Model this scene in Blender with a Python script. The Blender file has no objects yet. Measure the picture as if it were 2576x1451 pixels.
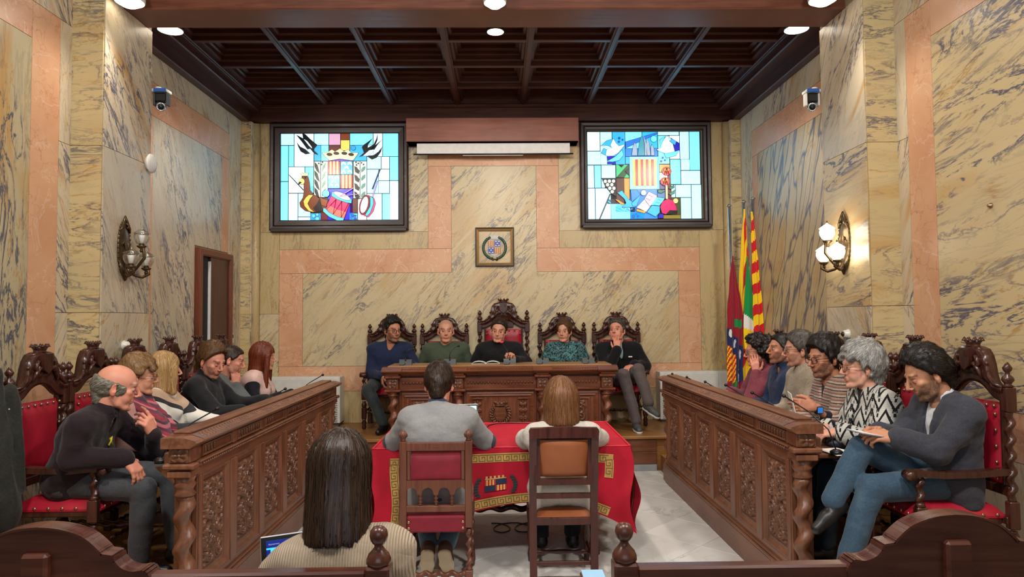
import bpy, bmesh, math, random
import numpy as np
from mathutils import Vector, Matrix
sc = bpy.context.scene
COL = sc.collection
PI = math.pi
random.seed(7)

# ---------------------------------------------------------------- camera
cam_d = bpy.data.cameras.new('camera'); cam = bpy.data.objects.new('camera', cam_d); COL.objects.link(cam)
cam_d.sensor_width = 36.0; cam_d.lens = 36.0 * 1740.0 / 2576.0; cam_d.clip_start = 0.05
cam.matrix_world = Matrix(((0.99981346, 0.00799851, -0.01758063, 0.0),
                           (-0.01722304, -0.04277056, -0.99893646, 0.0),
                           (-0.00874193, 0.9990529, -0.04262482, 1.6),
                           (0, 0, 0, 1)))
sc.camera = cam
# ---------------------------------------------------------------- exposure, world
sc.view_settings.view_transform = 'Standard'
try: sc.view_settings.look = 'None'
except Exception: pass
sc.view_settings.gamma = 1.0
sc.view_settings.exposure = 0.0
sc.view_settings.use_curve_mapping = False
try:
    sc.cycles.use_denoising = True
    sc.cycles.max_bounces = 6; sc.cycles.diffuse_bounces = 3; sc.cycles.glossy_bounces = 3
    sc.cycles.transmission_bounces = 6; sc.cycles.caustics_reflective = False; sc.cycles.caustics_refractive = False
    sc.cycles.sample_clamp_indirect = 4.0
except Exception: pass
wd = bpy.data.worlds.new('hall'); sc.world = wd; wd.use_nodes = True
wd.node_tree.nodes['Background'].inputs[0].default_value = (1.0, 0.91, 0.80, 1)
wd.node_tree.nodes['Background'].inputs[1].default_value = 0.24


def lamp(name, kind, loc, power, color, size=0.1, aim=None, angle=100, blend=0.6, sx=None):
    d = bpy.data.lights.new(name, kind); d.energy = power; d.color = color
    if kind == 'SPOT':
        d.spot_size = math.radians(angle); d.spot_blend = blend; d.shadow_soft_size = size
    elif kind == 'AREA':
        d.size = size
        if sx: d.shape = 'RECTANGLE'; d.size = sx[0]; d.size_y = sx[1]
    else: d.shadow_soft_size = size
    o = bpy.data.objects.new(name, d); COL.objects.link(o); o.location = loc
    if aim is not None:
        o.rotation_euler = (Vector(aim) - Vector(loc)).to_track_quat('-Z', 'Y').to_euler()
    return o


WARM = (1.0, 0.91, 0.79); SOFT = (1.0, 0.95, 0.88)
# ceiling spotlights on both sides of the great beam (their fittings are built further down)
for x, y, ax, ay, pw in ((-2.62, 4.98, -2.0, 4.0, 55), (2.40, 4.98, 1.8, 4.0, 55), (0, 5.02, 0.0, 4.4, 140),
                         (-2.62, 5.74, -1.0, 7.8, 105), (2.44, 5.74, 1.0, 7.8, 105), (0, 5.76, 0, 8.0, 95)):
    lamp('spot_light', 'SPOT', (x, y, 3.90), pw, WARM, 0.07, (ax, ay, 0.8), 130, 0.8)
# the hall's ceiling lights, and an added cool fill light behind the visitors' seats
for x, ax in ((-1.9, -1.4), (0, 0), (1.8, 1.4)):
    lamp('hall_light', 'AREA', (x, 1.6, 3.95), 70, SOFT, aim=(ax, 4.4, 0.4), sx=(0.35, 0.35))
lamp('rear_fill_light', 'AREA', (0, -2.5, 2.6), 45, (0.80, 0.90, 1.0), aim=(0, 6, 1.4), sx=(3.2, 1.8))


# ---------------------------------------------------------------- helpers
def lin(r, g, b):
    f = lambda c: (c / 255) / 12.92 if c <= 10 else (((c / 255) + 0.055) / 1.055) ** 2.4
    return (f(r), f(g), f(b), 1.0)


class MB:
    def __init__(self): self.v = []; self.f = []; self.m = []; self.s = []
    def add(self, vs, fs, m=0, smooth=False, T=None):
        k = len(self.v)
        if T is not None: vs = [tuple(T @ Vector(p)) for p in vs]
        self.v.extend(vs)
        for q in fs: self.f.append(tuple(i + k for i in q)); self.m.append(m); self.s.append(smooth)
        return self
    def box(self, x0, x1, y0, y1, z0, z1, b=0.004, m=0, T=None):
        b = min(b, (x1 - x0) * .45, (y1 - y0) * .45, (z1 - z0) * .45)
        if b <= 0:
            vs = [(x, y, z) for x in (x0, x1) for y in (y0, y1) for z in (z0, z1)]
            return self.add(vs, [(0, 1, 3, 2), (4, 6, 7, 5), (0, 4, 5, 1), (2, 3, 7, 6), (0, 2, 6, 4), (1, 5, 7, 3)], m, False, T)
        P = ((x0, x1), (y0, y1), (z0, z1)); vs = []; idx = {}
        for i in (0, 1):
            for j in (0, 1):
                for k in (0, 1):
                    for a in range(3):
                        p = [P[0][i], P[1][j], P[2][k]]
                        for c, s in ((0, i), (1, j), (2, k)):
                            if c != a: p[c] += b if s == 0 else -b
                        idx[(i, j, k, a)] = len(vs); vs.append(tuple(p))
        fs = []
        for a in range(3):
            o = [c for c in range(3) if c != a]
            for s in (0, 1):
                q = []
                for t in ((0, 0), (1, 0), (1, 1), (0, 1)):
                    e = [0, 0, 0]; e[a] = s; e[o[0]] = t[0]; e[o[1]] = t[1]; q.append(idx[(*e, a)])
                flip = (s == 0) ^ (a == 1)
                fs.append(tuple(reversed(q)) if flip else tuple(q))
        for a in range(3):           # edges running along axis a
            o = [c for c in range(3) if c != a]
            for s in (0, 1):
                for t in (0, 1):
                    e0 = [0, 0, 0]; e0[o[0]] = s; e0[o[1]] = t; e1 = list(e0); e1[a] = 1
                    fs.append((idx[(*e0, o[0])], idx[(*e1, o[0])], idx[(*e1, o[1])], idx[(*e0, o[1])]))
        for i in (0, 1):
            for j in (0, 1):
                for k in (0, 1): fs.append(tuple(idx[(i, j, k, a)] for a in range(3)))
        return self.add(vs, fs, m, False, T)
    def lathe(self, prof, n=14, m=0, T=None, smooth=True, sx=1, sy=1):
        vs = []; fs = []
        for r, z in prof:
            for i in range(n): a = 2 * PI * i / n; vs.append((r * math.cos(a) * sx, r * math.sin(a) * sy, z))
        for j in range(len(prof) - 1):
            for i in range(n): fs.append((j * n + i, j * n + (i + 1) % n, (j + 1) * n + (i + 1) % n, (j + 1) * n + i))
        fs.append(tuple(range(n - 1, -1, -1))); fs.append(tuple((len(prof) - 1) * n + i for i in range(n)))
        return self.add(vs, fs, m, smooth, T)
    def twist(self, r, L, turns, n=10, m=0, T=None, off=0.32, steps=None, ph=0, lobes=1):
        """barley-twist column from z=0 to L"""
        vs = []; fs = []; st = steps or int(turns * 10) + 2
        for j in range(st + 1):
            t = j / st; a = ph + 2 * PI * turns * t; e = min(1, t * 12, (1 - t) * 12) * .9 + .1
            ox, oy = r * off * math.cos(a) * e, r * off * math.sin(a) * e; rr = r * (1 - off * .75)
            for i in range(n): b = 2 * PI * i / n; vs.append((ox + rr * math.cos(b), oy + rr * math.sin(b), L * t))
        for j in range(st):
            for i in range(n): fs.append((j * n + i, j * n + (i + 1) % n, (j + 1) * n + (i + 1) % n, (j + 1) * n + i))
        fs.append(tuple(range(n - 1, -1, -1))); fs.append(tuple(st * n + i for i in range(n)))
        return self.add(vs, fs, m, True, T)
    def tube(self, pts, r, n=8, m=0, T=None, cap=True):
        pts = [Vector(p) for p in pts]; k = len(pts); rs = r if isinstance(r, (list, tuple)) else [r] * k
        vs = []; fs = []; up = None
        for j in range(k):
            t = (pts[min(j + 1, k - 1)] - pts[max(j - 1, 0)]).normalized()
            if up is None: up = Vector((0, 0, 1)) if abs(t.z) < .9 else Vector((1, 0, 0))
            s = t.cross(up)
            if s.length < 1e-5: s = t.orthogonal()
            s.normalize(); up = s.cross(t).normalized()
            for i in range(n): a = 2 * PI * i / n; vs.append(tuple(pts[j] + (s * math.cos(a) + up * math.sin(a)) * rs[j]))
        for j in range(k - 1):
            for i in range(n): fs.append((j * n + i, j * n + (i + 1) % n, (j + 1) * n + (i + 1) % n, (j + 1) * n + i))
        if cap: fs.append(tuple(range(n - 1, -1, -1))); fs.append(tuple((k - 1) * n + i for i in range(n)))
        return self.add(vs, fs, m, True, T)
    def prism(self, poly, d0, d1, axis='y', m=0, T=None, smooth=False):
        """polygon (2-D) extruded from d0 to d1 along an axis; the polygon's plane is the other two in order"""
        def put(p, d): return {'y': (p[0], d, p[1]), 'x': (d, p[0], p[1]), 'z': (p[0], p[1], d)}[axis]
        k = len(poly); vs = [put(p, d0) for p in poly] + [put(p, d1) for p in poly]
        fs = [tuple(range(k)), tuple(range(2 * k - 1, k - 1, -1))]
        self.add(vs, fs, m, False, T)
        vs2 = list(vs); fs2 = [(i, i + k, (i + 1) % k + k, (i + 1) % k) for i in range(k)]
        return self.add(vs2, fs2, m, smooth, T)
    def grid(self, fn, nu, nv, m=0, T=None, smooth=True, cu=False):
        """fn(i/nu, j/nv) -> point"""
        vs = [fn(i / nu, j / nv) for j in range(nv + 1) for i in range(nu + 1)]
        fs = [(j * (nu + 1) + i, j * (nu + 1) + i + 1, (j + 1) * (nu + 1) + i + 1, (j + 1) * (nu + 1) + i) for j in range(nv) for i in range(nu)]
        return self.add(vs, fs, m, smooth, T)
    def frame(self, x0, x1, z0, z1, prof, m=0, T=None, axis='y', smooth=False):
        """mitred moulding round a rectangle; prof = [(inset, depth)] closed loop"""
        vs = []; fs = []; k = len(prof)
        for (cx, cz, sx_, sz_) in ((x0, z0, 1, 1), (x1, z0, -1, 1), (x1, z1, -1, -1), (x0, z1, 1, -1)):
            for i_, d in prof:
                a, c = cx + sx_ * i_, cz + sz_ * i_
                vs.append({'y': (a, d, c), 'x': (d, a, c), 'z': (a, c, d)}[axis])
        for q in range(4):
            for i in range(k):
                a, b = q * k + i, q * k + (i + 1) % k; c, d = ((q + 1) % 4) * k + (i + 1) % k, ((q + 1) % 4) * k + i
                fs.append((a, b, c, d))
        return self.add(vs, fs, m, smooth, T)
    def sphere(self, c, r, nu=10, nv=7, m=0, T=None):
        rx, ry, rz = (r, r, r) if not isinstance(r, (tuple, list)) else r
        vs = [(c[0], c[1], c[2] - rz)]; fs = []
        for j in range(1, nv):
            a = -PI / 2 + PI * j / nv
            for i in range(nu): b = 2 * PI * i / nu; vs.append((c[0] + rx * math.cos(a) * math.cos(b), c[1] + ry * math.cos(a) * math.sin(b), c[2] + rz * math.sin(a)))
        vs.append((c[0], c[1], c[2] + rz)); L = len(vs) - 1
        for i in range(nu):
            fs.append((0, 1 + (i + 1) % nu, 1 + i)); fs.append((L, L - nu + i, L - nu + (i + 1) % nu))
        for j in range(nv - 2):
            for i in range(nu): a = 1 + j * nu; fs.append((a + i, a + (i + 1) % nu, a + nu + (i + 1) % nu, a + nu + i))
        return self.add(vs, fs, m, True, T)
    def mesh(self, name, mats):
        me = bpy.data.meshes.new(name); me.from_pydata(self.v, [], self.f)
        for mt in (mats if isinstance(mats, (list, tuple)) else [mats]): me.materials.append(mt)
        me.polygons.foreach_set('material_index', self.m); me.polygons.foreach_set('use_smooth', self.s)
        bm = bmesh.new(); bm.from_mesh(me); bmesh.ops.recalc_face_normals(bm, faces=bm.faces); bm.to_mesh(me); bm.free()
        return me
    def build(self, name, mats, parent=None, loc=(0, 0, 0), kind=None):
        return link(name, self.mesh(name, mats), parent, loc, kind)


def link(name, me, parent=None, loc=(0, 0, 0), kind=None, rot=None):
    o = bpy.data.objects.new(name, me); COL.objects.link(o); o.location = loc
    if rot is not None: o.rotation_euler = rot
    if parent is not None: o.parent = parent
    if kind: o['kind'] = kind
    return o


def tag(o, label=None, cat=None, group=None, kind=None):
    if label: o['label'] = label
    if cat: o['category'] = cat
    if group: o['group'] = group
    if kind: o['kind'] = kind
    return o


def thing(name, label, cat, loc=(0, 0, 0), rz=0, group=None):
    o = bpy.data.objects.new(name, None); COL.objects.link(o); o.location = loc; o.rotation_euler = (0, 0, rz)
    o.empty_display_size = 0.1
    return tag(o, label, cat, group)


KIDS = {}
def copy_tree(o, parent=None):
    c = o.copy(); COL.objects.link(c)
    if parent is not None: c.parent = parent
    for ch in list(o.children): copy_tree(ch, c)
    return c


def TR(x=0, y=0, z=0, rx=0, ry=0, rz=0, s=1):
    return Matrix.Translation((x, y, z)) @ Matrix.Rotation(rz, 4, 'Z') @ Matrix.Rotation(ry, 4, 'Y') @ Matrix.Rotation(rx, 4, 'X') @ Matrix.Scale(s, 4)


# ---------------------------------------------------------------- materials
class NT:
    def __init__(self, name, rough=0.5, spec=0.5, metal=0.0):
        self.m = bpy.data.materials.new(name); self.m.use_nodes = True; self.t = self.m.node_tree
        self.b = self.t.nodes['Principled BSDF']; self.b.inputs['Roughness'].default_value = rough
        self.b.inputs['Specular IOR Level'].default_value = spec; self.b.inputs['Metallic'].default_value = metal
    def n(self, kind, **kw):
        x = self.t.nodes.new(kind)
        for k, v in kw.items():
            if hasattr(x, k) and not k.startswith('i_'): setattr(x, k, v)
        return x
    def set(self, sock, v):
        if hasattr(v, 'is_output'): self.t.links.new(v, sock)
        else: sock.default_value = v
    def noise(self, vec, scale, detail=3, rough=.5, dist=0, dim='3D'):
        x = self.n('ShaderNodeTexNoise'); x.inputs['Scale'].default_value = scale; x.inputs['Detail'].default_value = detail
        x.inputs['Roughness'].default_value = rough; x.inputs['Distortion'].default_value = dist
        if vec is not None: self.set(x.inputs['Vector'], vec)
        return x.outputs['Fac']
    def math(self, op, a, b=None, c=None, clamp=False):
        x = self.n('ShaderNodeMath'); x.operation = op; x.use_clamp = clamp; self.set(x.inputs[0], a)
        if b is not None: self.set(x.inputs[1], b)
        if c is not None: self.set(x.inputs[2], c)
        return x.outputs[0]
    def ramp(self, v, lo, hi, a=0.0, b=1.0):
        x = self.n('ShaderNodeMapRange'); self.set(x.inputs[0], v)
        for i, q in enumerate((lo, hi, a, b)): x.inputs[i + 1].default_value = q
        return x.outputs[0]
    def mix(self, fac, a, b, mode='MIX'):
        x = self.n('ShaderNodeMix'); x.data_type = 'RGBA'; x.blend_type = mode
        self.set(x.inputs[0], fac); self.set(x.inputs[6], a); self.set(x.inputs[7], b); return x.outputs[2]
    def mapping(self, vec, loc=(0, 0, 0), rot=(0, 0, 0), scale=(1, 1, 1)):
        x = self.n('ShaderNodeMapping'); self.set(x.inputs[0], vec)
        self.set(x.inputs[1], loc); x.inputs[2].default_value = rot; x.inputs[3].default_value = scale
        return x.outputs[0]
    def obj(self): return self.n('ShaderNodeTexCoord').outputs['Object']
    def rnd(self): return self.n('ShaderNodeObjectInfo').outputs['Random']
    def sep(self, vec):
        x = self.n('ShaderNodeSeparateXYZ'); self.set(x.inputs[0], vec); return x.outputs
    def comb(self, a, b, c):
        x = self.n('ShaderNodeCombineXYZ')
        for i, v in enumerate((a, b, c)): self.set(x.inputs[i], v)
        return x.outputs[0]
    def bump(self, h, strength=.2, dist=.01):
        x = self.n('ShaderNodeBump'); x.inputs['Strength'].default_value = strength; x.inputs['Distance'].default_value = dist
        self.set(x.inputs['Height'], h); self.set(self.b.inputs['Normal'], x.outputs[0])
    def col(self, c): self.set(self.b.inputs['Base Color'], c); return self


def flat(name, c, rough=.5, metal=0.0, spec=.5, var=.06):
    m = NT(name, rough, spec, metal); v = m.noise(m.obj(), 18, 2)
    m.col(m.mix(m.ramp(v, .3, .7), tuple(x * (1 - var) for x in c[:3]) + (1,), tuple(min(1, x * (1 + var)) for x in c[:3]) + (1,))); return m.m


def wood(name, c1, c2, rough=.35, axis=2, scale=1.0, coat=0.0):
    m = NT(name, rough, .5)
    s = [26 * scale] * 3; s[axis] = 2.2 * scale
    rv = m.math('MULTIPLY', m.rnd(), 9.0)
    v = m.mapping(m.obj(), loc=m.comb(rv, rv, rv), scale=tuple(s))
    a = m.noise(v, 1.0, 5, .6, .8); b = m.noise(m.obj(), 3.0, 3)
    c = m.mix(m.ramp(a, .34, .68), c1, c2)
    c = m.mix(m.ramp(b, .4, .75, 0, .55), c, tuple(x * .6 for x in c1[:3]) + (1,))
    m.col(c); m.bump(a, .12, .003); m.set(m.b.inputs['Roughness'], m.ramp(a, .3, .7, rough - .06, rough + .1))
    m.b.inputs['Coat Weight'].default_value = coat; m.b.inputs['Coat Roughness'].default_value = .15
    return m.m


W_BENCH = wood('bench_walnut', lin(98, 60, 42), lin(136, 88, 62), .33, 2)
W_BENCHY = wood('bench_walnut_long', lin(98, 60, 42), lin(134, 86, 61), .33, 1)
W_DESK = wood('desk_oak', lin(98, 52, 31), lin(132, 76, 47), .3, 0)
W_DESKV = wood('desk_oak_upright', lin(94, 50, 31), lin(128, 72, 46), .3, 2)
W_TOP = wood('desk_top_oak', lin(150, 108, 70), lin(176, 132, 90), .4, 0)
W_CHAIR = wood('dark_chair_wood', lin(52, 27, 20), lin(84, 45, 32), .26, 2)
W_CEIL = wood('ceiling_wood', lin(62, 31, 23), lin(90, 48, 35), .46, 1)
W_CEILX = wood('ceiling_wood_cross', lin(66, 33, 24), lin(94, 50, 36), .46, 0)
W_BEAM = wood('great_beam_wood', lin(96, 52, 36), lin(122, 72, 52), .4, 0)
W_PEW = wood('pew_wood', lin(62, 29, 20), lin(92, 48, 34), .28, 0)
W_RED = wood('reddish_chair_wood', lin(88, 49, 35), lin(116, 69, 49), .36, 2)
W_DKRED = wood('mahogany', lin(58, 24, 18), lin(80, 36, 26), .3, 2)
W_FLOOR = wood('platform_boards', lin(132, 88, 44), lin(160, 112, 62), .38, 0)
W_STEP = wood('platform_front', lin(96, 56, 34), lin(122, 74, 48), .38, 0)
W_PELMET = wood('pelmet_mahogany', lin(140, 84, 68), lin(158, 98, 80), .36, 0, .7)
W_DOOR = wood('door_wood', lin(92, 44, 26), lin(118, 60, 38), .35, 2)


def marble(name, base, vein, ochre, ang, plane, amount=1.0, pebble=0.0, sc_=1.0, ochre_amt=.5):
    """faux marble paint: streaky veins along a direction in the wall's plane ('y' = wall facing y, 'x' = wall facing x)"""
    m = NT(name, .34, .42)
    rv = m.math('MULTIPLY', m.rnd(), 13.0)
    rot = (0, ang, 0) if plane == 'y' else (ang, 0, 0)
    v0 = m.mapping(m.obj(), loc=m.comb(rv, rv, rv), rot=rot)
    st = (.55 * sc_, 1, 2.6 * sc_) if plane == 'y' else (1, .55 * sc_, 2.6 * sc_)
    v = m.mapping(v0, scale=st)
    warp = m.noise(v0, 2.2, 3)
    base2 = tuple(x * .88 for x in base[:3]) + (1,)
    c = m.mix(m.ramp(m.noise(v, .9, 3, .5, .5), .35, .68), base, base2)
    oc = m.math('MULTIPLY', m.ramp(m.noise(v, 1.5, 3, .55, .9), .56, .68), ochre_amt)
    c = m.mix(oc, c, ochre)
    n1 = m.noise(v, 3.4, 8, .66, .8)
    ridge = m.ramp(m.math('ABSOLUTE', m.math('SUBTRACT', n1, .5)), 0.003, .030, 1, 0)
    band = m.ramp(m.noise(v, 1.25, 3, .55, .5), .44, .58)
    fl = m.ramp(m.noise(v, 13.0, 6, .75, .5), .55, .63)
    oth = m.ramp(m.math('ABSOLUTE', m.math('SUBTRACT', m.noise(v, 2.1, 6, .6, 1.0), .47)), 0.0, .016, 1, 0)
    c = m.mix(m.math('MULTIPLY', m.math('MULTIPLY', oth, m.ramp(m.noise(v0, 1.3, 2), .42, .55)), .75), c, tuple(x * .8 for x in ochre[:3]) + (1,))
    vein_f = m.math('MULTIPLY', m.math('MAXIMUM', m.math('MULTIPLY', ridge, .9), m.math('MULTIPLY', fl, .8)), band)
    vein_f = m.math('ADD', vein_f, m.math('MULTIPLY', ridge, .16))
    if pebble > 0:
        vo = m.n('ShaderNodeTexVoronoi'); vo.feature = 'DISTANCE_TO_EDGE'; vo.inputs['Scale'].default_value = 3.1
        wv = m.mapping(v, scale=(1, 1, 1))
        mixv = m.n('ShaderNodeVectorMath'); mixv.operation = 'ADD'; m.set(mixv.inputs[0], wv)
        nz = m.n('ShaderNodeTexNoise'); nz.inputs['Scale'].default_value = 3.0; m.set(nz.inputs['Vector'], v)
        sc2 = m.n('ShaderNodeVectorMath'); sc2.operation = 'SCALE'; m.set(sc2.inputs[0], nz.outputs['Color']); sc2.inputs['Scale'].default_value = .5
        m.set(mixv.inputs[1], sc2.outputs[0]); m.set(vo.inputs['Vector'], mixv.outputs[0])
        e = m.ramp(vo.outputs['Distance'], .01, .09, 1, 0)
        vein_f = m.math('MAXIMUM', m.math('MULTIPLY', vein_f, 1 - pebble), m.math('MULTIPLY', e, pebble))
    vein_f = m.math('MULTIPLY', vein_f, amount, clamp=True)
    c = m.mix(vein_f, c, vein)
    m.col(c); m.bump(n1, .05, .002)
    return m.m


def pinkstone(name):
    m = NT(name, .36, .42); rv = m.math('MULTIPLY', m.rnd(), 13.0)
    v = m.mapping(m.obj(), loc=m.comb(rv, rv, rv))
    c = m.mix(m.ramp(m.noise(v, 2.2, 4, .6, .5), .35, .68), lin(214, 168, 132), lin(202, 148, 112))
    vo = m.n('ShaderNodeTexVoronoi'); vo.feature = 'DISTANCE_TO_EDGE'; vo.inputs['Scale'].default_value = 8.0
    nz = m.n('ShaderNodeTexNoise'); nz.inputs['Scale'].default_value = 6; nz.inputs['Detail'].default_value = 4; m.set(nz.inputs['Vector'], v)
    a = m.n('ShaderNodeVectorMath'); a.operation = 'MULTIPLY_ADD'; m.set(a.inputs[0], nz.outputs['Color']); a.inputs[1].default_value = (.25, .25, .25); m.set(a.inputs[2], v)
    m.set(vo.inputs['Vector'], a.outputs[0])
    crack = m.math('MULTIPLY', m.ramp(vo.outputs['Distance'], 0, .035, 1, 0), m.ramp(m.noise(v, 3.2, 2), .42, .6))
    c = m.mix(m.math('MULTIPLY', crack, .5), c, lin(158, 92, 70))
    wl = m.math('MULTIPLY', m.ramp(m.math('ABSOLUTE', m.math('SUBTRACT', m.noise(v, 1.6, 5, .6, 1.2), .5)), 0, .012, 1, 0), .5)
    c = m.mix(wl, c, lin(228, 198, 178)); m.col(c); return m.m


CREAM = lin(206, 188, 150); CREAM2 = lin(208, 193, 166); VEIN = lin(88, 88, 104); OCHRE = lin(186, 140, 72)
MB_DIAG = marble('marble_diagonal', CREAM, VEIN, OCHRE, math.radians(50), 'y', .8, sc_=.95, ochre_amt=.4)
MB_VERT = marble('marble_upright', lin(196, 174, 128), lin(120, 110, 100), lin(176, 142, 88), math.radians(86), 'y', .55)
MX_DIAG = marble('marble_side_diagonal', CREAM2, VEIN, OCHRE, math.radians(56), 'x', 1.15, sc_=.8, ochre_amt=.9)
MX_DIAG2 = marble('marble_side_counter', CREAM2, VEIN, OCHRE, math.radians(-58), 'x', .85, sc_=.8)
MX_FINE = marble('marble_side_fine', lin(205, 192, 168), lin(84, 90, 112), OCHRE, math.radians(68), 'x', 1.15, sc_=1.2, ochre_amt=.2)
MX_VERT = marble('marble_side_upright', CREAM2, lin(92, 92, 106), OCHRE, math.radians(88), 'x', .9)
MX_GREY = marble('marble_side_grey', lin(186, 172, 138), lin(84, 86, 96), OCHRE, math.radians(90), 'x', 1.7, sc_=.8, ochre_amt=.8)
MX_FLAT = marble('marble_side_wavy', lin(204, 182, 138), lin(92, 88, 102), OCHRE, math.radians(9), 'x', 1.2, sc_=.62, ochre_amt=.7)
MX_PEB = marble('marble_side_pebbled', lin(200, 180, 140), lin(84, 86, 104), OCHRE, math.radians(68), 'x', 1.0, pebble=.9, sc_=.85)
MY_BAND = marble('marble_pilaster_front', lin(200, 180, 134), lin(84, 84, 94), OCHRE, math.radians(4), 'y', .9)
PINK = pinkstone('pink_marble')
# ================================================================ ROOM SHELL
YB = 8.4; XL, XR = -3.07, 2.92; PL, PR = -2.84, 2.69; ZC = 3.97; ZP = 0.36; ZS = 0.17
PLASTER = flat('wall_core', lin(150, 132, 100), .6)
GROUT = flat('grout', lin(120, 116, 108), .8)


def struct(name, mb, mats, parent=None, loc=(0, 0, 0)):
    o = mb.build(name, mats, parent, loc)
    if parent is None: o['kind'] = 'structure'
    return o


def wall_panel(parent, plane, at, side, poly, mat, th=.008, name='marble_panel'):
    """painted marble slab, th proud of the wall; poly in (horizontal, z), shrunk 1.5 mm so the joint is recessed"""
    cx = sum(p[0] for p in poly) / len(poly); cz = sum(p[1] for p in poly) / len(poly)
    g = .0018; q = []
    for i, p in enumerate(poly):
        a, b = poly[i - 1], poly[(i + 1) % len(poly)]
        d = Vector((0, 0))
        for e, s in ((Vector((p[0] - a[0], p[1] - a[1])), 1), (Vector((b[0] - p[0], b[1] - p[1])), 1)):
            nn = Vector((-e.y, e.x)).normalized(); d += nn
        q.append((p[0] + d.x * g * WIND(poly), p[1] + d.y * g * WIND(poly)))
    mb = MB().prism(q, at, at + side * th, plane)
    return mb.build(name, mat, parent)


def WIND(poly): return 1 if sum(poly[i - 1][0] * poly[i][1] - poly[i][0] * poly[i - 1][1] for i in range(len(poly))) > 0 else -1
def RECT(a, b, c, d): return [(a, c), (b, c), (b, d), (a, d)]


wall_back = struct('wall_back', MB().box(-3.3, 3.15, YB, YB + .2, 0, 4.6, 0), PLASTER)
for a, b, c, d, mt in ((-2.92, -2.77, 2.66, 3.99, MB_VERT), (-2.92, -2.664, 1.672, 2.66, MB_VERT), (-2.92, -2.664, .36, 1.672, MB_DIAG),
                       (-2.664, -.866, 2.449, 2.66, MB_VERT), (-2.664, -.584, 2.16, 2.449, PINK), (-.866, -.584, 2.449, 3.46, PINK),
                       (-.866, .73, 3.46, 3.65, PINK), (.454, .73, 2.449, 3.46, PINK), (.454, 2.445, 2.16, 2.449, PINK),
                       (-1.11, -.866, 2.66, 3.99, MB_DIAG), (.73, .99, 2.66, 3.99, MB_DIAG), (.73, 2.445, 2.449, 2.66, MB_VERT),
                       (-2.664, -2.38, 1.04, 2.16, PINK), (-2.664, 2.445, .74, 1.04, PINK), (2.18, 2.445, 1.04, 2.16, PINK),
                       (2.445, 2.77, .36, 2.66, MB_VERT), (2.61, 2.77, 2.66, 3.99, MB_VERT), (-2.664, 2.445, .36, .74, MB_VERT), (-.866, .73, 3.65, 3.99, MB_DIAG)):
    wall_panel(wall_back, 'y', YB, -1, RECT(a, b, c, d), mt)
wall_panel(wall_back, 'y', YB, -1, [(-2.38, 1.04), (2.18, 1.04), (2.18, 2.16), (.454, 2.16), (.454, 3.46), (-.584, 3.46), (-.584, 2.16), (-2.38, 2.16)], MB_DIAG)

wall_left = struct('wall_left', MB().box(XL - .15, XL, -1.5, YB + .1, 0, 4.6, 0), PLASTER)
wall_right = struct('wall_right', MB().box(XR, XR + .15, -1.5, YB + .1, 0, 4.6, 0), PLASTER)
for (w, at, s, main, diag, low) in ((wall_left, XL, 1, MX_FINE, MX_DIAG, MX_GREY), (wall_right, XR, -1, MX_PEB, MX_DIAG, MX_FLAT)):
    P_ = lambda a, b, c, d, mt: wall_panel(w, 'x', at, s, RECT(a, b, c, d), mt)
    P_(5.63, 7.84, 3.72, ZC, diag); P_(5.63, 7.84, 3.42, 3.72, PINK); P_(5.63, 6.12, .17, 3.42, PINK)
    P_(7.84, 8.22, .36, ZC, MX_VERT)
    if s > 0:
        wall_panel(w, 'x', at, s, [(6.12, .36), (6.98, .36), (6.98, 2.36), (7.64, 2.36), (7.64, 3.42), (6.12, 3.42)], main)
        P_(7.64, 7.84, 2.36, 3.42, PINK)
    else:
        P_(6.12, 7.68, .36, 3.42, main); P_(7.68, 7.84, .36, 3.42, PINK)
    for c, d, mt in ((.17, 1.665, MX_DIAG2), (1.665, 2.86, MX_DIAG), (2.86, 3.72, MX_VERT)): P_(4.82, 4.96, c, d, mt)
    P_(4.53, 4.82, 1.04, 3.72, PINK); P_(-1.5, 4.53, 3.47, 3.72, PINK); P_(-1.5, 4.96, 3.72, 4.3, diag)
    P_(-1.5, 4.82, .76, 1.04, PINK); P_(-1.5, 4.82, 0, .76, MX_VERT)
    P_(2.6, 4.53, 1.04, 3.47, low); P_(-1.5, 2.6, 1.04, 3.47, low)
for k, (x0, x1, at, s) in enumerate(((XL, PL, PL, 1), (PR, XR, PR, -1))):
    t = struct('trim_%d' % (k + 1), MB().box(x0, x1, 4.96, 5.63, 0, 4.3, 0), PLASTER)
    for c, d, m1 in ((.17, 1.665, MX_DIAG2), (1.665, 2.86, MX_FINE if k == 0 else MX_FLAT), (2.86, ZC, MX_DIAG)):
        wall_panel(t, 'x', at, s, RECT(4.96, 5.63, c, d), m1)
        wall_panel(t, 'y', 4.96, -1, RECT(x0, x1, c, d), MY_BAND)
for k, (x0, x1, xr) in enumerate(((XL, -2.95, -2.93), (2.80, XR, 2.78))):
    t = struct('trim_%d' % (k + 3), MB().box(x0, x1, 8.22, YB, .36, ZC, 0).lathe([(.045, .36), (.045, ZC)], 12, T=TR(xr, 8.34, 0)), MB_VERT)
    for c, d in ((.37, 1.672), (1.672, 2.15), (2.15, 3.03), (3.03, ZC)):
        wall_panel(t, 'y', 8.22, -1, RECT(x0, x1, c, d), MY_BAND)
    for c, d in ((.37, 1.672), (1.672, 3.03), (3.03, ZC)):
        wall_panel(t, 'x', x1 if k == 0 else x0, 1 if k == 0 else -1, RECT(8.22, YB, c, d), MX_VERT)

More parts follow.
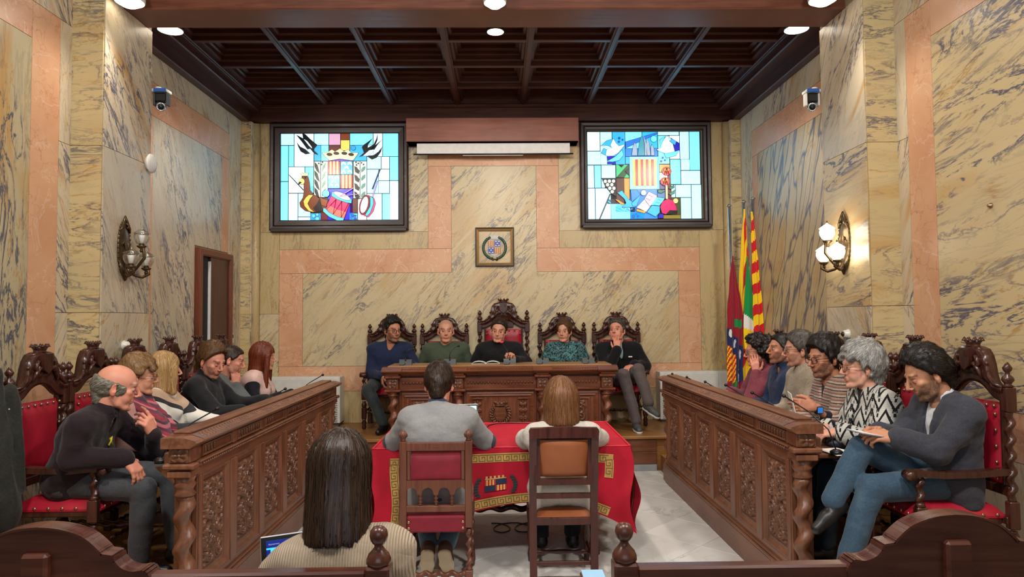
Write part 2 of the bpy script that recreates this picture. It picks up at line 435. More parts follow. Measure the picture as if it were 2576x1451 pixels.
# ---------------------------------------------------------------- floor of marble tiles laid diagonally
floor = struct('floor', MB().box(-3.2, 3.05, -1.5, 8.4, -.1, -.005, 0), GROUT)
MT = NT('white_floor_marble', .28, .5)
_v = MT.n('ShaderNodeTexCoord').outputs['Object']; _r = MT.math('MULTIPLY', MT.rnd(), 20); _v = MT.mapping(_v, loc=MT.comb(_r, _r, _r))
_c = MT.mix(MT.ramp(MT.noise(_v, 2.2, 4, .6, .6), .35, .7), lin(230, 228, 224), lin(210, 208, 204))
_rg = MT.ramp(MT.math('ABSOLUTE', MT.math('SUBTRACT', MT.noise(_v, 2.6, 6, .6, 1.0), .5)), 0, .02, 1, 0)
_c = MT.mix(MT.math('MULTIPLY', MT.math('MULTIPLY', _rg, MT.ramp(MT.noise(_v, 1.4, 2), .45, .65)), .55), _c, lin(150, 150, 152))
MT.col(MT.mix(MT.math('MULTIPLY', MT.rnd(), .18), _c, lin(176, 172, 164))); MT = MT.m
TS = .47
tile_me = MB().box(-TS / 2 + .0016, TS / 2 - .0016, -TS / 2 + .0016, TS / 2 - .0016, -.006, 0, .0015).mesh('tile', MT)
for i in range(-12, 13):
    for j in range(-12, 13):
        u = 4.584 + 1.094 + (i + .37) * TS * math.sqrt(2); w = -3.49 + (j + .5) * TS * math.sqrt(2)   # x+y, x-y
        x, y = (u + w) / 2, (u - w) / 2
        if -1.75 < x < 1.8 and 1.2 < y < 7.4: link('tile', tile_me, floor, (x, y, 0), rot=(0, 0, PI / 4))
plat = struct('platform', MB().box(XL, XR, 7.27, YB, .0, ZP - .03, 0).box(XL, XR, 7.235, YB, ZP - .035, ZP, .008), W_FLOOR)
plat['label'] = 'wooden platform under the presiding desk'
for z0, z1, nm, mt in ((0, .065, 'stone_skirting', flat('grey_stone', lin(140, 144, 146), .5)), (.068, .19, 'front_board', W_STEP), (.193, .318, 'front_board', W_STEP)):
    MB().box(-1.6, 1.62, 7.25 if z0 else 7.235, 7.275, z0, z1, .003).build(nm, mt, plat)
for s, x0, x1 in ((0, XL, -1.62), (1, 1.66, XR)):
    p = struct('platform', MB().box(x0, x1, 2.55, 7.235, 0, ZS - .004, 0), W_STEP)
    nb = 11; w_ = (x1 - x0) / nb
    for k in range(nb): MB().box(x0 + k * w_ + .001, x0 + (k + 1) * w_ - .001, 2.55, 7.235, ZS - .02, ZS, .002).build('floor_board', W_FLOOR, p)

# ---------------------------------------------------------------- coffered ceiling
ceil = struct('ceiling', MB().box(-3.2, 3.05, 5.3, 8.6, 4.46, 4.6, 0).box(-3.2, 3.05, -1.5, 5.3, 4.3, 4.6, 0), W_CEIL)
BX = [-2.87, -2.08, -1.287, -.494, .299, 1.092, 1.885, 2.68]; BY = [8.36, 7.71, 7.05, 6.39, 5.73]; CZ = 4.19
for x in BX: MB().box(x - .035, x + .035, 5.56, 8.36, CZ, 4.46, .006).box(x - .02, x + .02, 5.56, 8.36, CZ - .012, CZ + .01, .004).build('coffer_beam', W_CEIL, ceil)
for y in BY: MB().box(-2.87, 2.68, y - .03, y + .03, CZ + .004, 4.455, .006).build('coffer_beam', W_CEILX, ceil)
cp, cm = None, None
for i in range(7):
    for j in range(4):
        x0, x1, y0, y1 = BX[i] + .035, BX[i + 1] - .035, BY[j + 1] + .03, BY[j] - .03
        cx, cy = (x0 + x1) / 2, (y0 + y1) / 2; hx, hy = (x1 - x0) / 2, (y1 - y0) / 2
        if cm is None:
            cm = MB().frame(-hx, hx, -hy, hy, [(0, 4.235), (.025, 4.235), (.032, 4.25), (.032, 4.29), (.05, 4.30), (.05, 4.33), (.085, 4.345), (.085, 4.385), (.12, 4.40), (.12, 4.44), (0, 4.44)], axis='z').mesh('coffer_moulding', W_CEILX)
            cp = MB().box(-hx + .1, hx - .1, -hy + .1, hy - .1, 4.405, 4.44, .01).mesh('coffer_panel', W_CEIL)
        link('coffer_moulding', cm, ceil, (cx, cy, 0)); link('coffer_panel', cp, ceil, (cx, cy, 0))
MB().box(-3.0, 2.9, 8.30, YB, 3.995, 4.46, .012).box(-3.0, 2.9, 8.27, YB, 4.15, 4.20, .012).build('frieze', W_CEILX, ceil)
for s, xw, xi in ((1, XL, -2.87), (-1, XR, 2.68)):
    a, b = min(xw, xi), max(xw, xi)
    MB().box(a, b, 5.56, 8.35, 4.10, 4.46, .01).box(min(xw, xw + s * .09), max(xw, xw + s * .09), 5.56, 8.35, ZC, 4.12, .008).build('cornice', W_CEIL, ceil)
MB().box(PL - .1, PR + .1, 5.21, 5.56, ZC, 4.46, .01).box(PL - .1, PR + .1, 5.18, 5.59, 4.16, 4.24, .02).build('great_beam', W_BEAM, ceil)


# ---------------------------------------------------------------- stained glass windows
GL = {}
def glass(c, e=1.55):
    k = (c, e)
    if k not in GL:
        m = NT('leaded_glass', .25, .5); col = lin(*c)
        n_ = m.noise(m.obj(), 9, 3, .6, .6)
        cc = m.mix(m.ramp(n_, .3, .7), tuple(x * .9 for x in col[:3]) + (1,), tuple(min(1, x * 1.08) for x in col[:3]) + (1,))
        m.col(col); m.set(m.b.inputs['Emission Color'], cc); m.b.inputs['Emission Strength'].default_value = e
        m.bump(n_, .1, .003); GL[k] = m.m
    return GL[k]


LEAD = flat('lead', lin(16, 16, 18), .5); W_WIN = wood('window_frame_wood', lin(44, 32, 30), lin(58, 42, 38), .4, 0)


class Glazing:
    def __init__(self, idx, fx0, fx1, fz0, fz1, gx0, gx1, gz0, gz1, ref):
        self.g = (gx0, gx1, gz0, gz1); self.ref = ref
        mb = MB().frame(fx0, fx1, fz0, fz1, [(0, YB - .002), (0, YB - .06), (.015, YB - .075), (.045, YB - .07), (.05, YB - .05), (.05, YB - .002)])
        self.w = struct('window_%d' % idx, mb, W_WIN)
        MB().frame(fx0 + .05, fx1 - .05, fz0 + .05, fz1 - .05, [(0, YB - .004), (0, YB - .045), (.01, YB - .055), (gx0 - fx0 - .06, YB - .05), (gx0 - fx0 - .05, YB - .04), (gx0 - fx0 - .05, YB - .004)]).build('sash', W_WIN, self.w)
        self.lead = MB().box(gx0 - .01, gx1 + .01, YB - .022, YB - .01, gz0 - .01, gz1 + .01, 0)
        MB().box(fx0 + .02, fx1 - .02, YB - .085, YB - .06, fz0 - .02, fz0 + .02, .006).build('sill', W_WIN, self.w)
    def pt(self, p):
        a, b, c, d = self.ref; gx0, gx1, gz0, gz1 = self.g
        return (gx0 + (p[0] - a) / (c - a) * (gx1 - gx0), gz1 - (p[1] - b) / (d - b) * (gz1 - gz0))
    def pane(self, poly, col, layer=0, e=1.55, lead=.005, raw=False):
        q = poly if raw else [self.pt(p) for p in poly]
        if WIND(q) < 0: q = q[::-1]
        def off(g):
            r = []
            for i, p in enumerate(q):
                a, b = Vector(q[i - 1]), Vector(q[(i + 1) % len(q)]); p = Vector(p)
                e1 = (p - a).normalized(); e2 = (b - p).normalized(); n1 = Vector((e1.y, -e1.x)); n2 = Vector((e2.y, -e2.x))
                k = n1 + n2; k = k / max(.35, k.length_squared / 2) if k.length > 1e-4 else n1
                r.append((p.x + k.x * g, p.y + k.y * g))
            return r
        y = YB - .022 - layer * .005
        if layer == 0: q2 = off(-lead * .55)
        else:
            self.lead.prism(off(lead * .55), y, y - .002); q2 = off(-lead * .3); y -= .002
        MB().prism(q2, y, y - .003).build('pane', glass(col, e), self.w)
    def rect(self, a, b, c, d, col, layer=0, **k): self.pane([(a, b), (c, b), (c, d), (a, d)], col, layer, **k)
    def disc(self, x, y, rx, col, layer=2, ry=None, n=14, rot=0, **k):
        ry = ry or rx; ca, sa = math.cos(rot), math.sin(rot)
        self.pane([(x + rx * math.cos(2 * PI * i / n) * ca - ry * math.sin(2 * PI * i / n) * sa, y + rx * math.cos(2 * PI * i / n) * sa + ry * math.sin(2 * PI * i / n) * ca) for i in range(n)], col, layer, **k)
    def strokes(self, pts, r=.004, layer=3):
        y = YB - .022 - layer * .005 - .004
        self.lead.tube([(self.pt(p)[0], y, self.pt(p)[1]) for p in pts], r, 5)
    def done(self): o = self.lead.build('lead_came', LEAD, self.w); o['kind'] = 'stuff'


CY1, CY2, CY3, WHT = (96, 202, 248), (142, 218, 251), (48, 164, 238), (180, 232, 253)
DKB, RED, YEL, BLK, BRN, NAVY = (30, 60, 170), (206, 30, 60), (250, 226, 130), (10, 14, 26), (104, 48, 22), (30, 20, 190)
g1 = Glazing(1, -2.772, -1.10, 2.68, 3.985, -2.647, -1.215, 2.79, 3.87, (190, 180, 1668, 1278))
for r in ((190, 180, 352, 330, CY2), (190, 335, 283, 780, CY1), (190, 785, 283, 1278, CY1), (287, 335, 352, 597, CY1), (356, 180, 600, 597, WHT), (604, 180, 786, 330, CY2),
          (287, 600, 488, 925, WHT), (492, 600, 600, 925, CY1), (287, 930, 402, 1278, WHT), (406, 930, 560, 1220, CY2), (406, 1224, 560, 1278, WHT),
          (604, 332, 690, 530, CY3), (690, 332, 786, 530, CY1), (790, 180, 932, 330, (196, 150, 180)), (936, 180, 1048, 265, (110, 50, 24)), (936, 268, 1048, 400, (226, 190, 90)),
          (790, 332, 932, 470, (84, 30, 28)), (936, 400, 1048, 470, (90, 40, 28)), (1052, 180, 1340, 332, CY1), (1052, 334, 1262, 530, CY3), (1344, 180, 1460, 475, WHT), (1464, 180, 1668, 475, CY1), (1266, 334, 1344, 475, WHT),
          (1266, 478, 1442, 632, CY2), (1446, 478, 1546, 632, WHT), (1550, 478, 1668, 775, CY1), (1266, 636, 1410, 935, CY2), (1412, 636, 1546, 775, WHT), (1550, 779, 1668, 1278, WHT),
          (1410, 779, 1546, 935, CY2), (1266, 939, 1452, 1278, WHT), (1456, 939, 1552, 1278, CY1), (604, 534, 684, 980, (196, 214, 186)), (688, 534, 776, 980, (214, 232, 210)),
          (1096, 534, 1176, 995, (176, 200, 172)), (1180, 534, 1262, 995, (224, 246, 236)), (560, 985, 776, 1170, (70, 34, 20)), (776, 876, 1092, 1278, NAVY), (1050, 1000, 1148, 1176, (84, 40, 28)),
          (1152, 1000, 1262, 1278, (232, 214, 220)), (692, 1172, 776, 1278, (96, 20, 34)), (560, 1176, 690, 1278, (40, 150, 230)), (1046, 1180, 1148, 1278, (70, 180, 236)), (540, 838, 600, 925, (80, 40, 160)),
          (780, 470, 1092, 532, (92, 40, 160))):
    g1.rect(*r, e=2.2 if sum(r[4]) > 540 else 1.15)
for q in range(2):      # quartered shield: stripes and crescents
    for (x0, x1) in ((780, 930), (936, 1088)):
        y0, y1 = (534, 700) if q == 0 else (704, 872)
        if (q == 0) == (x0 == 780):
            for k in range(7): g1.rect(x0 + (x1 - x0) * k / 7, y0, x0 + (x1 - x0) * (k + 1) / 7, y1, (196, 36, 40) if k % 2 == 0 else YEL, 1, e=.95, lead=.002)
        else:
            g1.rect(x0, y0, x1, y1, (50, 160, 226), 1, e=1.1)
            for cx, cy in ((.26, .2), (.76, .2), (.5, .5), (.26, .8), (.76, .8)):
                X_, Y_ = x0 + cx * (x1 - x0), y0 + cy * (y1 - y0)
                g1.pane([(X_ - 32, Y_ + 18), (X_ - 22, Y_ - 14), (X_, Y_ - 26), (X_ + 22, Y_ - 14), (X_ + 32, Y_ + 18), (X_ + 16, Y_ + 14), (X_, Y_ - 4), (X_ - 16, Y_ + 14)], (232, 250, 252), 2, lead=.001)
g1.pane([(704, 430), (770, 425), (830, 388), (868, 415), (932, 376), (980, 412), (1034, 388), (1068, 428), (1162, 432), (1100, 520), (1080, 526), (930, 505), (800, 526), (768, 500)], (250, 232, 176), 2, e=1.0)
for x, y in ((800, 450), (885, 437), (985, 437), (1070, 452)): g1.disc(x, y, 34, (40, 30, 16), 3, ry=17, e=.2, rot=.1)
# swallows
for pl in ([(380, 200), (470, 250), (540, 340), (650, 440), (652, 452), (590, 430), (520, 380), (450, 285)], [(460, 184), (500, 200), (560, 260), (646, 330), (590, 400), (575, 350), (520, 280), (470, 250)],
           [(386, 290), (430, 350), (510, 390), (590, 432), (500, 445), (440, 410), (410, 350)], [(1400, 186), (1398, 270), (1360, 360), (1260, 455), (1168, 482), (1230, 430), (1205, 360), (1230, 330), (1340, 250), (1280, 330), (1275, 370), (1350, 330), (1385, 260)],
           [(1460, 262), (1400, 330), (1360, 390), (1290, 440), (1300, 400), (1380, 330)], [(1460, 355), (1440, 420), (1390, 490), (1330, 515), (1262, 470), (1350, 462), (1410, 420)]):
    g1.pane(pl, BLK, 2, e=.15, lead=.003)
g1.pane([(1220, 470), (1300, 400), (1358, 392), (1330, 440), (1280, 472)], WHT, 3, e=1.5, lead=.003); g1.pane([(505, 390), (560, 380), (610, 440), (560, 438)], WHT, 3, e=1.5, lead=.003)
# crowned bird
g1.pane([(456, 715), (500, 706), (535, 730), (552, 800), (560, 890), (600, 945), (700, 990), (790, 1010), (770, 1110), (700, 1150), (600, 1168), (500, 1150), (440, 1100), (428, 1050), (470, 985), (482, 900), (478, 800), (452, 745)], (120, 58, 24), 2, e=.6)
g1.pane([(508, 985), (545, 952), (600, 955), (560, 1000), (530, 1060), (560, 1120), (610, 1166), (545, 1150), (492, 1090), (478, 1030)], (240, 190, 84), 3, e=1.0)
g1.pane([(600, 1120), (650, 1060), (676, 1000), (720, 1150), (640, 1165)], (30, 16, 20), 3, e=.2); g1.pane([(684, 985), (780, 1020), (760, 1100), (700, 1080)], (150, 78, 36), 3, e=.6)
g1.disc(452, 786, 40, (246, 224, 132), 3, e=1.0); g1.pane([(408, 820), (432, 785), (456, 800), (420, 825)], BLK, 4, e=.2, lead=.002)
g1.pane([(440, 686), (462, 676), (480, 688), (494, 674), (512, 686), (542, 680), (530, 716), (455, 716)], (248, 230, 170), 3, e=1.0); g1.disc(500, 738, 9, BLK, 3, e=.1)
# leaves in the side panels
for k in range(4):
    y = 560 + k * 105
    g1.pane([(612, y - 20), (650, y + 20), (680, y + 130), (640, y + 95), (614, y + 40)], (14, 24, 26), 2, e=.15, lead=.002); g1.pane([(752, y - 15), (745, y + 45), (700, y + 110), (712, y + 40)], (110, 164, 130), 2, e=.7, lead=.002)
    g1.pane([(1108, y + 35), (1140, y + 50), (1174, y + 95), (1165, y + 135), (1120, y + 110)], (16, 24, 22), 2, e=.15, lead=.002); g1.pane([(1250, y + 35), (1244, y + 80), (1200, y + 118), (1190, y + 85), (1215, y + 48)], (96, 150, 130), 2, e=.7, lead=.002)
for x, y in ((665, 560), (712, 548), (700, 574), (1130, 550), (1158, 562), (1136, 582), (1200, 556), (1225, 575)): g1.disc(x, y, 11, (24, 30, 30), 2, e=.2, n=8, lead=.001)
# drum
g1.pane([(838, 915), (905, 910), (1010, 950), (1080, 1010), (1075, 1060), (1010, 1050), (900, 1010), (825, 965)], (60, 186, 206), 3, e=1.0)
g1.disc(960, 968, 112, (222, 228, 240), 4, ry=34, rot=.42, e=1.1)
g1.pane([(824, 966), (900, 1010), (1010, 1052), (1052, 1062), (985, 1240), (905, 1225), (800, 1170), (750, 1120)], (226, 40, 100), 2, e=1.0)
g1.pane([(765, 1120), (800, 1085), (850, 1110), (905, 1140), (960, 1150), (1010, 1170), (985, 1240), (905, 1225), (800, 1170)], (246, 110, 100), 3, e=1.0, lead=.001)
g1.pane([(726, 1120), (750, 1118), (800, 1172), (905, 1228), (985, 1242), (975, 1270), (900, 1272), (800, 1225), (725, 1160)], (90, 200, 216), 4, e=1.0)
for a, b in (((885, 1010), (770, 1130)), ((885, 1010), (850, 1195)), ((955, 1035), (850, 1195)), ((955, 1035), (950, 1235)), ((1040, 1060), (950, 1235))): g1.strokes([a, b], .003, 4)
for a, b in (((1112, 870), (930, 978)), ((1176, 950), (945, 975))): g1.pane([a, (a[0] - 6, a[1] - 8), (b[0] - 6, b[1] - 5), b], (226, 150, 180), 5, e=1.0, lead=.003)
# cymbal drum and beater
g1.pane([(1240, 958), (1300, 965), (1360, 1000), (1378, 1060), (1350, 1160), (1290, 1232), (1230, 1215)], (220, 60, 120), 3, e=.9); g1.pane([(1310, 975), (1345, 995), (1350, 1070), (1310, 1180), (1270, 1222), (1250, 1200), (1310, 1100)], (60, 200, 206), 4, e=1.0)
g1.disc(1240, 1082, 62, (130, 24, 44), 5, ry=128, rot=.25, e=.7); g1.disc(1238, 1082, 44, (222, 214, 224), 6, ry=106, rot=.25, e=1.1)
g1.pane([(1424, 642), (1436, 645), (1345, 885), (1330, 882)], (30, 40, 110), 3, e=.5); g1.pane([(1395, 785), (1408, 788), (1345, 985), (1332, 982)], (196, 150, 210), 4, e=.9)
g1.disc(758, 936, 44, CY1, 3, e=1.2); g1.disc(1096, 370, 30, (40, 150, 220), 2, e=1.0)
for x, y, r in ((604, 1212, 22), (650, 1196, 18), (650, 1250, 26)): g1.disc(x, y, r, CY1, 2, n=10, e=1.2)
for x, y, r in ((1092, 1212, 18), (1124, 1212, 9), (1120, 1250, 18)): g1.disc(x, y, r, (24, 90, 200), 2, n=10, e=.8)
g1.pane([(288, 700), (300, 700), (482, 890), (470, 895)], BLK, 1, e=.1, lead=.001)
g1.done()

g2 = Glazing(2, .99, 2.60, 2.70, 3.985, 1.085, 2.477, 2.79, 3.87, (180, 175, 1620, 1258))
for r in ((180, 175, 342, 410, WHT), (180, 415, 348, 582, CY2), (346, 175, 494, 582, CY2), (498, 175, 660, 580, CY3), (662, 175, 876, 380, CY1), (880, 175, 1076, 380, (40, 170, 236)), (662, 380, 1076, 480, (40, 120, 214)),
          (1080, 175, 1350, 220, CY2), (1080, 224, 1224, 576, CY1), (1228, 224, 1354, 515, (214, 236, 250)), (1358, 175, 1476, 520, CY2), (1480, 175, 1612, 655, CY1), (180, 588, 262, 868, CY2), (266, 588, 350, 868, CY1),
          (354, 586, 534, 748, CY2), (354, 750, 400, 868, CY2), (180, 872, 270, 1258, CY2), (274, 872, 470, 1258, CY2), (470, 1064, 716, 1258, CY1), (540, 580, 706, 745, (50, 170, 110)), (540, 748, 640, 1100, (70, 36, 28)), (640, 748, 710, 1020, (196, 134, 56)),
          (1230, 520, 1362, 828, CY1), (1366, 520, 1480, 655, CY2), (1366, 660, 1612, 830, CY2), (1240, 834, 1290, 990, CY2), (1294, 834, 1490, 990, CY2), (1494, 834, 1620, 1258, CY2), (1356, 994, 1490, 1258, CY2), (1092, 580, 1226, 680, (196, 140, 60)),
          (1092, 682, 1196, 780, (214, 196, 210)), (1092, 782, 1160, 890, (60, 60, 110)), (1196, 682, 1240, 1010, (84, 26, 28)), (716, 890, 1060, 1258, (40, 120, 206)), (1060, 894, 1160, 1000, (70, 110, 160)), (1240, 994, 1352, 1205, (58, 66, 36)), (1130, 1205, 1352, 1258, (120, 106, 36)),
          (716, 1175, 888, 1258, (60, 190, 236)), (662, 482, 712, 576, CY3), (712, 482, 1086, 890, (110, 214, 240)), (420, 1005, 540, 1070, (24, 20, 30)), (526, 1090, 780, 1168, (34, 18, 20)), (540, 1100, 716, 1168, (46, 22, 22)), (1060, 482, 1092, 890, CY1)):
    g2.rect(*r, e=2.2 if sum(r[4]) > 540 else 1.15)
for k in range(9): g2.rect(752 + 300 * k / 9, 520, 752 + 300 * (k + 1) / 9, 846, (250, 206, 90) if k % 2 == 0 else (204, 20, 60), 2, e=1.0, lead=.002)
for a in ([(740, 472), (756, 370), (778, 308), (806, 350), (812, 472)], [(818, 472), (836, 320), (874, 206), (900, 320), (904, 472)], [(906, 472), (905, 330), (890, 215), (930, 330), (934, 472)], [(938, 472), (926, 330), (938, 252), (966, 320), (980, 472)], [(986, 472), (984, 370), (998, 334), (1022, 380), (1030, 472)]):
    g2.pane(a, (150, 170, 196) if a[0][0] != 818 else (60, 150, 176), 3, e=.9)
g2.pane([(664, 300), (664, 380), (1076, 200), (1076, 185)], (30, 110, 210), 2, e=1.0); g2.disc(1024, 268, 40, CY1, 3, e=1.3)
# doves
g2.pane([(350, 350), (420, 290), (510, 262), (545, 320), (580, 355), (640, 336), (652, 345), (612, 390), (570, 440), (500, 478), (410, 470), (370, 430), (440, 390), (490, 385)], WHT, 3, e=1.5)
g2.pane([(354, 345), (430, 285), (505, 266), (470, 340), (490, 380), (440, 350)], CY3, 4, e=1.1); g2.pane([(350, 440), (384, 382), (420, 396), (408, 470)], (60, 170, 220), 4, e=1.0); g2.pane([(425, 545), (540, 480), (620, 400), (636, 470), (580, 530), (500, 550)], CY1, 3, e=1.2); g2.pane([(425, 482), (540, 480), (430, 536)], NAVY, 3, e=.7); g2.rect(430, 550, 536, 576, NAVY, 2, e=.7)
g2.pane([(1056, 402), (1110, 380), (1130, 300), (1180, 240), (1218, 232), (1226, 300), (1300, 290), (1350, 330), (1345, 410), (1240, 440), (1170, 450), (1110, 430)], WHT, 3, e=1.5)
g2.pane([(1230, 250), (1350, 325), (1352, 405), (1290, 430), (1260, 300)], NAVY, 4, e=.7); g2.pane([(1226, 300), (1245, 270), (1310, 300), (1290, 350)], (60, 170, 220), 5, e=1.0); g2.pane([(1150, 455), (1240, 440), (1350, 410), (1300, 480), (1180, 508)], CY1, 4, e=1.2); g2.pane([(1110, 385), (1098, 280), (1150, 245), (1170, 240), (1130, 310)], CY1, 4, e=1.1)
# grapes, flowers, book, cap
g2.pane([(356, 750), (536, 750), (536, 975), (470, 940), (400, 850)], BLK, 2, e=.1)
for x, y in ((400, 790), (452, 788), (504, 788), (428, 832), (482, 832), (456, 876), (508, 876), (486, 918)): g2.disc(x, y, 21, (240, 246, 226), 3, n=10, e=1.2, lead=.002)
g2.pane([(545, 742), (700, 580), (706, 640), (640, 740)], (30, 84, 46), 2, e=.5); g2.pane([(572, 582), (640, 582), (610, 615)], BLK, 2, e=.1); g2.pane([(650, 670), (704, 630), (706, 720)], BLK, 3, e=.1)
for cy, cx in ((670, 1180), (795, 1158)):
    g2.disc(cx, cy, 60, (206, 50, 44), 3, ry=52, e=.8); g2.disc(cx, cy - 16, 38, (246, 140, 40), 4, ry=20, e=1.0)
    for dx in (-30, 0, 30): g2.strokes([(cx, cy - 40), (cx + dx, cy + 40)], .003, 5)
g2.rect(1162, 840, 1190, 1012, (236, 214, 160), 3, e=.9); g2.pane([(1060, 905), (1100, 895), (1150, 920), (1110, 940), (1075, 935)], (40, 120, 90), 3, e=.6); g2.pane([(1200, 880), (1270, 836), (1276, 870), (1230, 890)], (60, 120, 96), 3, e=.6); g2.pane([(1200, 950), (1280, 900), (1276, 945), (1230, 962)], (80, 140, 110), 3, e=.6)
g2.pane([(550, 930), (610, 905), (690, 1010), (730, 1040), (780, 1110), (610, 1110), (660, 1060), (640, 1010)], CY3, 3, e=1.1); g2.pane([(728, 1060), (840, 962), (790, 1100), (740, 1100)], CY3, 4, e=1.0); g2.pane([(720, 896), (800, 896), (840, 960), (730, 1050)], (40, 130, 210), 3, e=.9)
g2.disc(882, 934, 34, (250, 236, 190), 4, e=1.2); g2.pane([(520, 1012), (560, 1020), (640, 1070), (606, 1086)], (224, 150, 60), 4, e=.8)
g2.pane([(890, 1010), (948, 920), (1050, 970), (1050, 990), (960, 1106)], (214, 176, 196), 4, e=1.1); g2.pane([(790, 1115), (890, 1015), (960, 1110), (910, 1170)], (226, 224, 240), 4, e=1.1); g2.pane([(960, 1085), (1050, 990), (1150, 1005), (1080, 1095)], (90, 210, 240), 4, e=1.1); g2.pane([(920, 1175), (985, 1092), (1085, 1100), (1080, 1180), (1030, 1230)], (60, 170, 220), 4, e=1.0)
for k in range(3):
    for q in range(2):
        x, y = (940 - 30 * k, 960 + 42 * k) if q == 0 else (870 - 22 * k, 1060 + 34 * k)
        g2.strokes([(x, y), (x + 16, y + 12), (x + 26, y + 6), (x + 40, y + 26), (x + 58, y + 22)], .0018, 5)
    g2.strokes([(1060 - 28 * k, 1020 + 34 * k), (1076 - 28 * k, 1014 + 34 * k), (1092 - 28 * k, 1030 + 34 * k), (1110 - 28 * k, 1022 + 34 * k)], .0018, 5)
g2.pane([(790, 1130), (905, 1165), (890, 1188), (790, 1160)], (226, 160, 50), 4, e=.8)
g2.pane([(1090, 1110), (1120, 1040), (1190, 1012), (1250, 1030), (1290, 1100), (1300, 1160), (1210, 1150), (1160, 1200), (1110, 1185)], (226, 24, 96), 4, e=.9); g2.pane([(1165, 1198), (1210, 1152), (1305, 1158), (1300, 1198)], BLK, 5, e=.1); g2.disc(1288, 1035, 32, (240, 206, 120), 3, e=1.0); g2.pane([(1060, 1245), (1080, 1190), (1130, 1200), (1130, 1245)], NAVY, 3, e=.7)
for x, y, r in ((586, 256, 16), (628, 276, 12), (580, 300, 14), (1134, 502, 13), (1162, 532, 12), (1114, 545, 14), (750, 1224, 22), (788, 1192, 10), (808, 1220, 15)): g2.disc(x, y, r, (30, 90, 190), 3, n=10, e=.7, lead=.002)
for k in range(12): g2.pane([(600 + 14 * k, 1122 + (k % 3) * 12), (608 + 14 * k, 1118 + (k % 3) * 12), (606 + 14 * k, 1136 + (k % 2) * 12)], (226, 220, 226), 4, e=.8, lead=.001)
g2.pane([(312, 1258), (330, 1258), (470, 945), (455, 940)], BLK, 1, e=.1, lead=.001)
g2.done()

# ---------------------------------------------------------------- door in the left wall
d1 = struct('door_1', MB().frame(7.0, 7.86, .30, 2.34, [(0, XL), (0, XL + .05), (.01, XL + .06), (.06, XL + .06), (.075, XL + .045), (.075, XL)], axis='x'), W_DOOR)
MB().box(XL + .009, XL + .014, 7.07, 7.30, ZP, 2.27, 0).build('painted_dark_opening', flat('painted_dark_gap', lin(14, 12, 16), .7), d1)  # near-black sheet on the wall, painted for the unlit gap
MB().box(XL + .01, XL + .035, 7.31, 7.79, ZP, 2.27, .004).box(XL + .033, XL + .037, 7.37, 7.73, .5, 2.17, .003).build('door_leaf', wood('door_leaf_wood', lin(62, 32, 24), lin(78, 42, 30), .35, 2), d1)
MB().box(XL + .012, XL + .04, 7.288, 7.304, ZP, 2.22, .002).build('white_edge', flat('white_edge', lin(206, 206, 206), .5), d1)
# ================================================================ CARVED CHAIRS
RELIEF = {}
LEATHER = NT('red_leather', .38, .5); _n = LEATHER.noise(LEATHER.obj(), 9, 4)
LEATHER.col(LEATHER.mix(LEATHER.ramp(_n, .3, .7), lin(150, 18, 38), lin(176, 28, 50))); LEATHER.bump(LEATHER.noise(LEATHER.obj(), 220, 2), .1, .001); LEATHER = LEATHER.m
VELVET = flat('dark_red_velvet', lin(120, 10, 34), .7, var=.12)
NAIL = flat('brass_nail', lin(168, 138, 104), .3, .85)


def crest_parts(w=.25, zr=1.0, dome=.13, top=1.26, rail=.055, sc_top=1.0):
    """ogee crest rail with a carved dome: list of (t, outer point, inner point)"""
    outer = [(w, zr + .05), (w * .86, zr + .052), (w * .75, zr + .060), (w * .67, zr + .078), (dome * 1.10, zr + .112), (dome * 1.02, zr + .165), (dome * .9, top - .045), (dome * .70, top - .012), (dome * .38, top), (0, top + .004)]
    inner = [(w, zr - .02), (w * .86, zr - .018), (w * .72, zr - .010), (w * .60, zr + .005), (w * .48, zr + .028), (w * .38, zr + .045), (w * .28, zr + .057), (w * .18, zr + .064), (w * .08, zr + .067), (0, zr + .068)]
    return outer, inner


